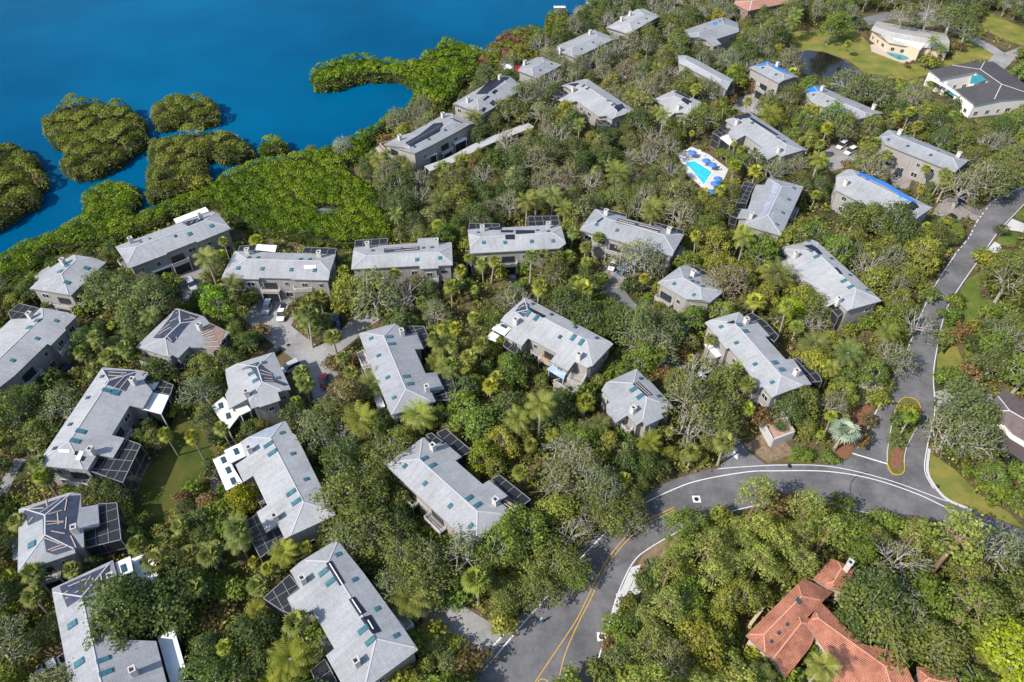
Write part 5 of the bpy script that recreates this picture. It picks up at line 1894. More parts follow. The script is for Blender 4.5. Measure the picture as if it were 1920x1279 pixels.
def make_car(loc, rz, paint, label, kind="car", cat="car"):
    r = empty({"car": "parked_car", "suv": "parked_suv", "truck": "pickup_truck"}[kind], loc, label, cat, "cars parked on the estate")
    r.rotation_euler = (0, 0, rz)
    hgt = {"car": 1.45, "suv": 1.75, "truck": 1.85}[kind]
    Lc, Wc = {"car": (4.6, 1.82), "suv": (4.9, 1.95), "truck": (5.7, 2.0)}[kind]
    # lower body lofted along x
    secs = [(-Lc / 2, 0.42, 0.78, 0.80), (-Lc / 2 + 0.25, 0.32, 0.92, 0.92), (-Lc / 2 + 1.0, 0.28, 0.98, 1.0), (0, 0.27, 1.0, 1.0), (Lc / 2 - 1.3, 0.28, 0.98, 1.0), (Lc / 2 - 0.35, 0.32, 0.82, 0.93), (Lc / 2, 0.42, 0.66, 0.78)]
    vs, fs = [], []
    for x, zb, zt, wf in secs:
        w = Wc / 2 * wf
        vs += [(x, -w, zb), (x, -w * 1.0, (zb + zt) / 2), (x, -w * 0.92, zt), (x, w * 0.92, zt), (x, w, (zb + zt) / 2), (x, w, zb)]
    for i in range(len(secs) - 1):
        for k in range(6):
            k2 = (k + 1) % 6
            fs.append((i * 6 + k, (i + 1) * 6 + k, (i + 1) * 6 + k2, i * 6 + k2))
    fs += [tuple(range(6)), tuple(len(secs) * 6 - 6 + k for k in range(6))[::-1]]
    mb = MB()
    mb.add(vs, fs)
    mb.build("body", paint, r)
    # glasshouse and roof
    if kind == "truck":
        x0, x1, x2, x3 = -0.5, -0.3, 1.0, 1.7
    elif kind == "suv":
        x0, x1, x2, x3 = -2.3, -2.0, 0.4, 1.3
    else:
        x0, x1, x2, x3 = -1.9, -1.2, 0.35, 1.25
    w0, w1 = Wc / 2 * 0.9, Wc / 2 * 0.74
    zt = hgt
    mb = MB()
    mb.add([(x0, -w0, 0.96), (x3, -w0, 0.96), (x3, w0, 0.96), (x0, w0, 0.96), (x1, -w1, zt - 0.06), (x2, -w1, zt - 0.06), (x2, w1, zt - 0.06), (x1, w1, zt - 0.06)],
           [(0, 1, 5, 4), (1, 2, 6, 5), (2, 3, 7, 6), (3, 0, 4, 7), (4, 5, 6, 7)])
    mb.build("window_glass", M_GLASS, r)
    mb = MB()
    mb.box(((x1 + x2) / 2, 0, zt - 0.03), (1, 0, 0), (0, 1, 0), (0, 0, 1), x2 - x1, w1 * 2, 0.07)
    mb.build("car_roof", paint, r)
    if kind == "truck":
        mb = MB()
        mb.box((-1.75, 0, 1.02), (1, 0, 0), (0, 1, 0), (0, 0, 1), 2.0, Wc * 0.72, 0.06)
        mb.build("truck_bed", M_TYRE, r)
    for sx in (-Lc * 0.3, Lc * 0.32):
        for sy in (-Wc / 2 + 0.08, Wc / 2 - 0.08):
            mb = MB()
            mb.tube([(sx, sy - 0.12, 0.34), (sx, sy + 0.12, 0.34)], [0.34, 0.34], 12)
            mb.build("wheel", M_TYRE, r)
    for sy in (-0.6, 0.6):
        mb = MB()
        mb.box((Lc / 2 - 0.02, sy, 0.6), (1, 0, 0), (0, 1, 0), (0, 0, 1), 0.1, 0.35, 0.14)
        mb.build("headlight", M_WHITE, r)
    return r


PW, PK, PB, PR, PS = car_paint("white", (0.72, 0.72, 0.72)), car_paint("black", (0.01, 0.011, 0.014)), car_paint("navy", (0.01, 0.03, 0.12)), car_paint("dark_red", (0.10, 0.004, 0.01)), car_paint("silver", (0.40, 0.42, 0.45))
PBL, PSB = car_paint("bright_blue", (0.01, 0.10, 0.42)), car_paint("steel_blue", (0.25, 0.32, 0.40))
CARS = [(359, 533, 355, 527, 363, 540, PS, "suv", "silver suv with black roof edges on the paver court beside the orange shrub"),
        (354, 563, 360, 556, 350, 569, PW, "car", "white car half under the round bright tree"),
        (501, 576, 504, 568, 498, 584, PSB, "suv", "pale blue suv parked left of the white utility truck"),
        (529, 586, 532, 575, 526, 596, PW, "truck", "big white utility truck in the turning court"),
        (631, 606, 631, 598, 632, 616, PB, "suv", "navy suv in the shade right of the palm island"),
        (510, 662, 518, 655, 502, 668, PK, "car", "black car behind the small building with cream flat roofs"),
        (544, 688, 552, 684, 537, 692, PS, "suv", "silver suv with white roof beside the small building with cream flat roofs"),
        (607, 714, 605, 704, 608, 725, PR, "car", "dark red car at the end of the turning court"),
        (696, 720, 704, 716, 688, 723, PK, "car", "black car tucked under the porches across from the red car"),
        (122, 695, 130, 692, 114, 698, PB, "car", "dark blue car in deep shade below the building cut by the left edge"),
        (961, 517, 961, 508, 962, 526, PK, "car", "black car in the narrow drive below the palm row"),
        (1149, 496, 1152, 489, 1146, 503, PW, "car", "white car at the top of the pinkish paver court"),
        (1172, 506, 1166, 510, 1182, 502, PBL, "suv", "bright blue suv under the bare silvery tree"),
        (1200, 653, 1206, 650, 1192, 657, PSB, "car", "pale green-grey car in tree shade by the entry lane"),
        (1332, 699, 1340, 698, 1322, 701, PW, "truck", "white pickup under the trees beside the building with curved lanais"),
        (1579, 272, 1587, 268, 1571, 279, PW, "suv", "white suv, upper of two parked side by side on the worn forecourt"),
        (1595, 283, 1603, 279, 1587, 288, PW, "suv", "white suv, lower of two parked side by side on the worn forecourt"),
        (1684, 322, 1687, 314, 1681, 330, PK, "suv", "black suv in front of the beige garages"),
        (1802, 373, 1804, 366, 1799, 380, PB, "car", "navy car on the paver court beside the mulch by the avenue"),
        (1781, 408, 1788, 405, 1774, 411, PK, "car", "black car at the low edge of the paver court by the avenue"),
        (105, 1246, 114, 1240, 96, 1252, PW, "truck", "white pickup left of the lowest long building"),
        (100, 1078, 108, 1074, 92, 1082, PK, "suv", "black suv in the gap between the two navy-patched buildings"),
        (656, 903, 0, 0, 0, 0, PK, "car", "black car in shade on the lane beside the white flat patio roofs")]
for x, y, x0, y0, x1, y1, pnt, kd_, lab in CARS:
    P = un(x, y, 0.7)
    P.z = 0.02
    if x0 == 0:
        rz = math.radians(110)
    else:
        a, c2 = un(x0, y0), un(x1, y1)
        rz = math.atan2(c2.y - a.y, c2.x - a.x)
    make_car(P, rz, pnt, lab, kd_, {"car": "car", "suv": "car", "truck": "truck"}[kd_])
    keep_clear([(x - 9, y - 9), (x + 9, y - 9), (x + 9, y + 9), (x - 9, y + 9)])
    FOOT.append([(P.x - 3, P.y - 3), (P.x + 3, P.y - 3), (P.x + 3, P.y + 3), (P.x - 3, P.y + 3)])

# kayak on the balcony, boats, rowing dock
K = un(1025, 676, 2.8)
mb = MB()
mb.tube([(-1.7, 0, 0.15), (-1.2, 0, 0.05), (0, 0, 0), (1.2, 0, 0.05), (1.7, 0, 0.15)], [0.04, 0.3, 0.42, 0.3, 0.04], 8)
ky = mb.build("kayak", mat("orange_yellow_plastic", (0.75, 0.33, 0.01), 0.4), loc=K)
ky.rotation_euler = (0, 0.1, math.radians(-35))
tag(ky, "orange-yellow kayak propped beside the wall of the building with the blue patio roof", "kayak")


def boat(x, y, rz, L, lab, z=-0.4):
    P = un(x, y, z)
    r = empty("small_boat", P, lab, "boat")
    r.rotation_euler = (0, 0, rz)
    mb = MB()
    vs, fs = [], []
    secs = [(-L / 2, 0.8), (-L / 4, 1.0), (L / 5, 0.95), (L * 0.4, 0.5), (L / 2, 0.05)]
    for sx, w in secs:
        w *= L * 0.17
        vs += [(sx, -w, 0.6), (sx, -w * 0.6, 0), (sx, w * 0.6, 0), (sx, w, 0.6)]
    for i in range(len(secs) - 1):
        for k in range(3):
            fs.append((i * 4 + k, i * 4 + k + 1, (i + 1) * 4 + k + 1, (i + 1) * 4 + k))
        fs.append((i * 4, (i + 1) * 4, (i + 1) * 4 + 3, i * 4 + 3))
    fs.append((0, 3, 2, 1))
    mb.add(vs, fs)
    mb.build("hull", M_WHITE, r)
    mb = MB()
    mb.box((0, 0, 0.8), (1, 0, 0), (0, 1, 0), (0, 0, 1), L * 0.2, L * 0.18, 0.5)
    mb.build("console", M_TRIM, r)
    return r


boat(925, 97, 0.5, 6.5, "white boat drawn up among the mangroves on the shore", 1.2)
boat(1110, 5, 0.6, 5.5, "small white boat afloat near the upper edge")
D0 = un(1040, 25, 0.5)
dk0 = empty("dock", D0, "small pale dock at the tip of the far mangroves", "dock")
keep_clear([(1028, 20), (1062, 22), (1062, 30), (1028, 28)])
mb = MB(D0)
mb.box(D0 + Vector((2, 0, 2.6)), (1, 0, 0), (0, 1, 0), (0, 0, 1), 5, 1.6, 0.25)
mb.build("deck", M_WHITE, dk0)
for sx in (0, 2, 4):
    mb = MB(D0)
    mb.tube([D0 + Vector((sx, 0, -1)), D0 + Vector((sx, 0, 3.2))], [0.2, 0.2], 8)
    mb.build("pile", M_DECK, dk0)

# ---------------------------------------------------------------- person riding a bicycle on the avenue
BP = un(1014, 1168, 0)
bik = empty("bicycle", BP, "bicycle under the rider on the avenue", "bicycle")
hd = math.radians(25)
bik.rotation_euler = (0, 0, hd)
for sx in (-0.52, 0.52):
    mb = MB()
    pts = [(sx + 0.33 * math.cos(t * math.pi / 7), 0, 0.34 + 0.33 * math.sin(t * math.pi / 7)) for t in range(15)]
    mb.tube(pts, [0.025] * 15, 5, False)
    mb.build("wheel", M_TYRE, bik)
mb = MB()
for a, c2 in (((-0.52, 0, 0.34), (-0.05, 0, 0.34)), ((-0.05, 0, 0.34), (-0.2, 0, 0.9)), ((-0.05, 0, 0.34), (0.4, 0, 0.85)), ((-0.2, 0, 0.8), (0.4, 0, 0.85)), ((0.52, 0, 0.34), (0.38, 0, 1.0)), ((-0.52, 0, 0.34), (-0.2, 0, 0.8)), ((0.38, -0.28, 1.02), (0.38, 0.28, 1.02))):
    mb.beam(a, c2, 0.04)
mb.build("frame", M_FRAME, bik)
mb = MB()
mb.box((-0.2, 0, 0.93), (1, 0, 0), (0, 1, 0), (0, 0, 1), 0.26, 0.15, 0.07)
mb.build("saddle", M_TYRE, bik)
jt = {"pel": (-0.18, 0, 0.98, .15), "che": (0.02, 0, 1.38, .17), "nec": (0.10, 0, 1.54, .06), "hea": (0.15, 0, 1.68, .105), "ls": (0.04, .19, 1.45, .07), "le": (0.22, .25, 1.22, .05), "lh": (0.38, .24, 1.06, .04),
      "rs": (0.04, -.19, 1.45, .07), "re": (0.22, -.25, 1.22, .05), "rh": (0.38, -.24, 1.06, .04), "lk": (0.22, .12, 0.82, .075), "lf": (0.0, .12, 0.42, .05), "lt": (0.13, .12, 0.36, .04),
      "rk": (0.16, -.12, 0.66, .075), "rf": (-0.08, -.12, 0.24, .05), "rt": (0.05, -.12, 0.18, .04)}
ed = [("pel", "che"), ("che", "nec"), ("nec", "hea"), ("che", "ls"), ("ls", "le"), ("le", "lh"), ("che", "rs"), ("rs", "re"), ("re", "rh"), ("pel", "lk"), ("lk", "lf"), ("lf", "lt"), ("pel", "rk"), ("rk", "rf"), ("rf", "rt")]
keys = list(jt)
me = bpy.data.meshes.new("person")
me.from_pydata([jt[k][:3] for k in keys], [(keys.index(a), keys.index(c2)) for a, c2 in ed], [])
M_SHIRT = mat("teal_cycling_clothes", (0.05, 0.22, 0.28), 0.8)
per = link("person", me, M_SHIRT, None, BP)
per.rotation_euler = (0, 0, hd)
md = per.modifiers.new("skin", 'SKIN')
for i, k in enumerate(keys):
    me.skin_vertices[0].data[i].radius = (jt[k][3], jt[k][3])
me.skin_vertices[0].data[0].use_root = True
per.modifiers.new("sub", 'SUBSURF').levels = 1
per.modifiers["sub"].render_levels = 2
tag(per, "person in teal top leaning forward on a bicycle, riding along the avenue", "person")
mb = MB()
mb.tube([(0.14, 0, 1.69), (0.14, 0, 1.76), (0.14, 0, 1.81)], [0.125, 0.11, 0.03], 10)
mb.build("helmet", M_WHITE, per)

# ---------------------------------------------------------------- vegetation
WX0, WX1, WY0, WY1, WS = -330.0, 330.0, 0.0, 470.0, 0.5
WG = np.zeros((int((WY1 - WY0) / WS), int((WX1 - WX0) / WS)), bool)
_wx, _wy = np.meshgrid(WX0 + (np.arange(WG.shape[1]) + 0.5) * WS, WY0 + (np.arange(WG.shape[0]) + 0.5) * WS)


def raster(poly, G):
    xs, ys = [p[0] for p in poly], [p[1] for p in poly]
    i0, i1 = max(0, int((min(xs) - WX0) / WS) - 1), min(G.shape[1], int((max(xs) - WX0) / WS) + 2)
    j0, j1 = max(0, int((min(ys) - WY0) / WS) - 1), min(G.shape[0], int((max(ys) - WY0) / WS) + 2)
    if i1 > i0 and j1 > j0:
        G[j0:j1, i0:i1] |= inpoly_np(_wx[j0:j1, i0:i1], _wy[j0:j1, i0:i1], poly)


for f in FOOT:
    raster(f, WG)
LG = np.zeros_like(WG)
raster(LAND_XY, LG)


def occ(x, y):
    i, j = int((x - WX0) / WS), int((y - WY0) / WS)
    if i < 0 or j < 0 or i >= WG.shape[1] or j >= WG.shape[0]:
        return True
    return bool(WG[j, i]) or not LG[j, i]


def inmask(px, py):
    i, j = int(px) // MASK_S, int(py) // MASK_S
    if i < 0 or j < 0 or i >= MASK.shape[1] or j >= MASK.shape[0]:
        return False
    return bool(MASK[j, i])


def cards(C, Nn, S, L, aspect=1.0):
    """leaf quads: centres, normals, sizes, per-leaf value -> verts, values"""
    C, Nn = np.asarray(C, float), np.asarray(Nn, float)
    n = len(C)
    Nn = Nn / np.maximum(np.linalg.norm(Nn, axis=1, keepdims=True), 1e-6)
    R = nrs.normal(size=(n, 3))
    A = np.cross(Nn, R)
    A /= np.maximum(np.linalg.norm(A, axis=1, keepdims=True), 1e-6)
    Bv = np.cross(Nn, A)
    S = np.asarray(S).reshape(-1, 1)
    a, b2 = A * S * 0.5, Bv * S * 0.5 * aspect
    bend = Nn * S * 0.12
    V = np.stack([C - a - b2 * 0.45, C + a * 0.35 - b2 + bend, C + a + b2 * 0.5, C - a * 0.3 + b2 - bend], 1)
    return V.reshape(-1, 3), np.repeat(np.asarray(L), 1)


def leaf_mesh(name, V, vals, m):
    n = len(V) // 4
    me = bpy.data.meshes.new(name)
    me.vertices.add(len(V))
    me.vertices.foreach_set("co", V.astype(np.float32).ravel())
    me.loops.add(n * 4)
    me.loops.foreach_set("vertex_index", np.arange(n * 4, dtype=np.int32))
    me.polygons.add(n)
    me.polygons.foreach_set("loop_start", np.arange(0, n * 4, 4, dtype=np.int32))
    me.update(calc_edges=True)
    at = me.attributes.new("leaf", 'FLOAT', 'FACE')
    at.data.foreach_set("value", np.asarray(vals, dtype=np.float32))
    me.materials.append(m)
    return me


def puff(c, r, n, size, val, flat=0.75):
    """one clump of leaves"""
    d = nrs.normal(size=(n, 3))
    d /= np.linalg.norm(d, axis=1, keepdims=True)
    d[:, 2] = np.where(d[:, 2] < -0.35, -d[:, 2], d[:, 2])
    rr = r * (0.42 + 0.88 * nrs.rand(n, 1) ** 1.25)
    p = np.asarray(c) + d * rr * np.array([1, 1, flat])
    nn = d + nrs.normal(size=(n, 3)) * 0.45 + np.array([0, 0, 0.55])
    s = size * (0.45 + 0.8 * nrs.rand(n))
    v = np.clip(val + nrs.normal(size=n) * 0.17, 0, 1)
    return p, nn, s, v


def make_tree_proto(R, H, nclump, leaf, per, sparse=0.0, bark=None, trunk_r=0.3, dome=0.55, base=0.32, clump_r=(0.9, 1.6), limbs=7, flat=0.7):
    """R crown radius, H height. returns (trunk mesh, crown mesh)"""
    ph = [rnd.uniform(0, 6.28) for _ in range(4)]

    def rad(a):
        return R * (0.86 + 0.16 * math.sin(2 * a + ph[0]) + 0.12 * math.sin(3 * a + ph[1]) + 0.08 * math.sin(5 * a + ph[2]))

    cs = []
    tries = 0
    while len(cs) < nclump and tries < nclump * 40:
        tries += 1
        a = rnd.uniform(0, 6.283)
        q = math.sqrt(rnd.random())
        r = rad(a) * q * 0.93
        zt = H * (1 - dome * q * q)
        z = zt - abs(rnd.gauss(0, 1)) * H * 0.10
        z = max(z, H * 0.42)
        c = Vector((r * math.cos(a), r * math.sin(a), z))
        cr = rnd.uniform(*clump_r)
        if any((c - o[0]).length < 0.55 * (cr + o[1]) for o in cs) and rnd.random() < 0.9:
            continue
        cs.append((c, cr))
    P, NN, S, V = [], [], [], []
    for c, cr in cs:
        if rnd.random() < sparse:
            continue
        v = min(max(rnd.gauss(0.42, 0.16) + 0.08 * (c.z / H - 0.7), 0.02), 0.95)
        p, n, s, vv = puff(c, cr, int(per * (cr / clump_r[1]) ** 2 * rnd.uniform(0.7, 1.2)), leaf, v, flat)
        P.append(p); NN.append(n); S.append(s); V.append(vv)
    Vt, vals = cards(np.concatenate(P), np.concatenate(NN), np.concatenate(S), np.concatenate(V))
    crown = leaf_mesh("crown", Vt, vals, M_LEAF)
    mb = MB()
    fork = Vector((rnd.uniform(-.4, .4), rnd.uniform(-.4, .4), H * base))
    mb.tube([(0, 0, -0.2), (fork.x * .4, fork.y * .4, fork.z * .5), fork], [trunk_r * 1.25, trunk_r, trunk_r * 0.9], 7)
    order = sorted(cs, key=lambda c: math.atan2(c[0].y, c[0].x))
    k = max(1, len(order) // limbs)
    for i in range(0, len(order), k):
        grp = order[i:i + k]
        cen = sum((g[0] for g in grp), Vector()) / len(grp)
        mid = fork.lerp(cen, 0.6) + Vector((rnd.uniform(-.5, .5), rnd.uniform(-.5, .5), rnd.uniform(-.3, .5)))
        m1 = fork.lerp(mid, 0.5) + Vector((rnd.uniform(-.4, .4), rnd.uniform(-.4, .4), 0.3))
        mb.tube([fork, m1, mid], [trunk_r * .62, trunk_r * .45, trunk_r * .32], 5, False)
        for g, gr in grp:
            e = g + (g - mid).normalized() * gr * 0.55 + Vector((0, 0, gr * 0.45))
            w = mid.lerp(e, 0.5) + Vector((rnd.uniform(-.4, .4), rnd.uniform(-.4, .4), rnd.uniform(-.1, .4)))
            mb.tube([mid, w, e], [trunk_r * .27, trunk_r * .17, trunk_r * .05], 4, False)
            if sparse > 0.15:
                for _ in range(2):
                    t = w.lerp(e, rnd.uniform(0, .8))
                    e2 = t + Vector((rnd.uniform(-1, 1), rnd.uniform(-1, 1), rnd.uniform(0, .8))).normalized() * rnd.uniform(.7, 1.5)
                    mb.tube([t, t.lerp(e2, .5) + Vector((0, 0, .12)), e2], [trunk_r * .11, trunk_r * .08, trunk_r * .03], 3, False)
    me = bpy.data.meshes.new("trunk")
    me.from_pydata(mb.v, [], mb.f)
    me.materials.append(bark or M_BARK)
    return me, crown, R, H


def make_sabal(H=6.5, r=1.9, n=40, curved=0.0):
    n = int(n * .72)
    P = []
    vals = []
    for i in range(n):
        a = i * 2.39996 + rnd.uniform(-.15, .15)
        el = math.radians(78 - 120 * (i / n) ** 0.9)
        d = Vector((math.cos(a) * math.cos(el), math.sin(a) * math.cos(el), math.sin(el)))
        top = Vector((0, 0, H))
        side = d.cross(Vector((0, 0, 1)))
        side = side.normalized() if side.length > 1e-3 else Vector((1, 0, 0))
        up = side.cross(d)
        pet = top + d * r * 0.42
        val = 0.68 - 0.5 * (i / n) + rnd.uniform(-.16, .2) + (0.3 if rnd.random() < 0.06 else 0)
        for k in range(9):
            th = math.radians(-78 + 156 * k / 8)
            dd = (d * math.cos(th) + side * math.sin(th)).normalized()
            ln = r * 0.62 * (1 - 0.25 * abs(th) / 1.4) * rnd.uniform(.9, 1.1)
            w = 0.125 * r
            wv = dd.cross(up).normalized() * w * 0.5
            m = pet + dd * ln * 0.6 - Vector((0, 0, ln * 0.08))
            e = pet + dd * ln - Vector((0, 0, ln * (0.28 + 0.1 * rnd.random())))
            P += [pet, m + wv, e, m - wv]
            vals.append(min(max(val + rnd.uniform(-.08, .08), 0), 1))
    # petioles
        wv = side * 0.035
        P += [top - wv, top + wv, pet + wv, pet - wv]
        vals.append(0.5)
    crown = leaf_mesh("crown", np.array([tuple(p) for p in P]), vals, M_PALMLEAF)
    mb = MB()
    c = curved
    mb.tube([(c * 1.0, 0, -0.2), (c * .6, 0, H * .4), (c * .2, 0, H * .75), (0, 0, H)], [0.24, 0.18, 0.17, 0.24], 8)
    me = bpy.data.meshes.new("trunk")
    me.from_pydata(mb.v, [], mb.f)
    me.materials.append(M_PALMBARK)
    return me, crown, r * 1.3, H


def make_feather(H=7, L=3.2, n=22, w=0.75, trunk_r=0.2, droop=0.9):
    P, vals = [], []
    for i in range(n):
        a = i * 2.39996
        el = math.radians(72 - 95 * (i / n))
        az = Vector((math.cos(a), math.sin(a), 0))
        side = Vector((-math.sin(a), math.cos(a), 0))
        pts = []
        p = Vector((0, 0, H))
        e = el
        for k in range(8):
            pts.append(p.copy())
            p = p + (az * math.cos(e) + Vector((0, 0, 1)) * math.sin(e)) * L / 7
            e -= droop * (0.10 + 0.05 * k)
        val = 0.6 - 0.3 * i / n + rnd.uniform(-.1, .15)
        for k in range(1, 7):
            t = k / 7
            ww = w * (math.sin(math.pi * (0.18 + 0.82 * t)) + 0.1)
            for half in (0, 0.5):
                b0 = pts[k].lerp(pts[k + 1], half)
                fw = (pts[k + 1] - pts[k]).normalized()
                for sgn in (-1, 1):
                    tip = b0 + side * sgn * ww + fw * ww * 0.55 - Vector((0, 0, ww * 0.45))
                    P += [b0, b0 + fw * 0.13, tip + fw * 0.02, tip - fw * 0.05]
                    vals.append(min(max(val + rnd.uniform(-.1, .1), 0), 1))
    crown = leaf_mesh("crown", np.array([tuple(p) for p in P]), vals, M_PALMLEAF)
    mb = MB()
    mb.tube([(0, 0, -0.2), (0.1, 0, H * .5), (0, 0, H)], [trunk_r * 1.3, trunk_r, trunk_r * 1.05], 8)
    me = bpy.data.meshes.new("trunk")
    me.from_pydata(mb.v, [], mb.f)
    me.materials.append(M_PALMBARK)
    return me, crown, L * 0.8, H


PROTO = {
    "small_tree": [make_tree_proto(3.6, 7.6, 36, 0.42, 62, 0.06, dome=0.5, clump_r=(0.8, 1.35)) for _ in range(4)],
    "live_oak": [make_tree_proto(q, h, c, 0.35, 88, 0.06, dome=d) for q, h, c, d in ((5.0, 9.0, 60, .55), (5.4, 8.4, 66, .45), (4.4, 9.6, 50, .6), (5.2, 9.2, 46, .5), (4.7, 8.2, 58, .4), (5.0, 10.0, 52, .62))],
    "bare_oak": [make_tree_proto(4.8, 9.0, n_, 0.32, 50, sp, trunk_r=0.31) for n_, sp in ((54, .2), (46, .3), (58, .16), (40, .42), (52, .24))],
    "broadleaf_tree": [make_tree_proto(3.8, 8.2, 46, 0.37, 82, 0.03, dome=0.5, clump_r=(0.8, 1.35)) for _ in range(4)],
    "pine_tree": [make_tree_proto(3.3, 13.5, 34, 0.32, 60, 0.03, bark=M_BARKBR, trunk_r=0.26, dome=0.28, base=0.66, clump_r=(0.8, 1.3), limbs=6, flat=0.55) for _ in range(4)],
    "round_shrub": [make_tree_proto(1.7, 2.6, 16, 0.32, 60, 0.0, trunk_r=0.1, dome=0.45, base=0.2, clump_r=(0.6, 0.95), limbs=4) for _ in range(3)],
    "sabal_palm": [make_sabal(6.6, 2.0), make_sabal(5.4, 1.9, 44), make_sabal(7.6, 1.8, 36, 0.7), make_sabal(6.0, 2.1, 27)],
    "feather_palm": [make_feather(), make_feather(6.0, 3.8, 30, 0.8, 0.35, 0.7), make_feather(8.5, 2.8, 18)],
}
KINDS = {"live_oak": ("live oak", "tree"), "bare_oak": ("half-bare oak", "tree"), "broadleaf_tree": ("broadleaf tree", "tree"), "pine_tree": ("pine", "tree"),
         "small_tree": ("young tree", "tree"), "round_shrub": ("round shrub", "shrub"), "sabal_palm": ("fan palm", "palm tree"), "feather_palm": ("feather-leaved palm", "palm tree")}
TREES = []
GRID = {}
COUNT = {}
LABN = {}


def tintname(c):
    r, g, b2 = c
    if r > g * 1.3:
        return "reddish"
    if b2 > g * 0.8:
        return "silvery"
    if g > 0.125:
        return "bright yellow-green" if r > g * 0.86 else "bright green"
    if b2 > 0.36 * g and r < g * 0.9:
        return "grey-green"
    if r > g * 0.88:
        return "olive"
    return "dark green" if g < 0.072 else "green"


def where(x, y):
    best = min(LANDMARKS, key=lambda l: (l[0].x - x) ** 2 + (l[0].y - y) ** 2)
    dx, dy = x - best[0].x, y - best[0].y
    a = math.degrees(math.atan2(dy, dx)) % 360
    rel = ["right of", "above and right of", "above", "above and left of", "left of", "below and left of", "below", "below and right of"][int(((a + 22.5) % 360) // 45)]
    return rel, best[1]


def plant(kind, x, y, s, tint, z=0.0, hs=1.0, label=None, proto=None, tilt=None):
    pr_ = PROTO[kind]
    tr, cr, R, H = pr_[proto if proto is not None else rnd.randrange(len(pr_))]
    root = bpy.data.objects.new(kind, None)
    root.empty_display_size = 0.5
    COL.objects.link(root)
    root.location = (x, y, z)
    root.scale = (s * rnd.uniform(.86, 1.14), s * rnd.uniform(.86, 1.14), s * hs * rnd.uniform(.88, 1.12))
    root.rotation_euler = (tilt[0] if tilt else rnd.uniform(-.04, .04), tilt[1] if tilt else rnd.uniform(-.04, .04), rnd.uniform(0, 6.28))
    t = bpy.data.objects.new("trunk", tr)
    c = bpy.data.objects.new("crown", cr)
    for o in (t, c):
        COL.objects.link(o)
        o.parent = root
    c.color = (*tint, 1)
    nm, cat = KINDS[kind]
    if label is None:
        rel, lm = where(x, y)
        size = "big" if s > 1.2 else ("small" if s < 0.8 else "")
        label = " ".join(w for w in (size, tintname(tint), nm, rel, lm) if w)
        grp = f"{tintname(tint)} {cat}s {rel} {lm}"
    else:
        grp = {"tree": "trees of the wooded estate", "shrub": "shrubs of the estate", "palm tree": "palms of the estate"}[cat]
    tag(root, label, cat, grp)
    COUNT[kind] = COUNT.get(kind, 0) + 1
    TREES.append((x, y, R * s))
    GRID.setdefault((int(x // 12), int(y // 12)), []).append((x, y, R * s))
    return root


def crowded(x, y, r, f):
    gx, gy = int(x // 12), int(y // 12)
    for i in (-1, 0, 1):
        for j in (-1, 0, 1):
            for (a, b2, q) in GRID.get((gx + i, gy + j), ()):
                if (a - x) ** 2 + (b2 - y) ** 2 < (f * (q + r)) ** 2:
                    return True
    return False


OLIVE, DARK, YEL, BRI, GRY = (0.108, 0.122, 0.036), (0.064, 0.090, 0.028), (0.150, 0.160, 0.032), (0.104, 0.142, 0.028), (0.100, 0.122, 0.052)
PINE, DULL, BROWN, RED, ORANGE, SILVER = (0.170, 0.200, 0.052), (0.122, 0.130, 0.056), (0.12, 0.082, 0.042), (0.10, 0.022, 0.022), (0.26, 0.085, 0.02), (0.17, 0.205, 0.195)


def jit(c, a=0.16):
    k = rnd.uniform(1 - a, 1 + a)
    return (c[0] * k * rnd.uniform(.9, 1.12), c[1] * k, c[2] * k * rnd.uniform(.85, 1.2))


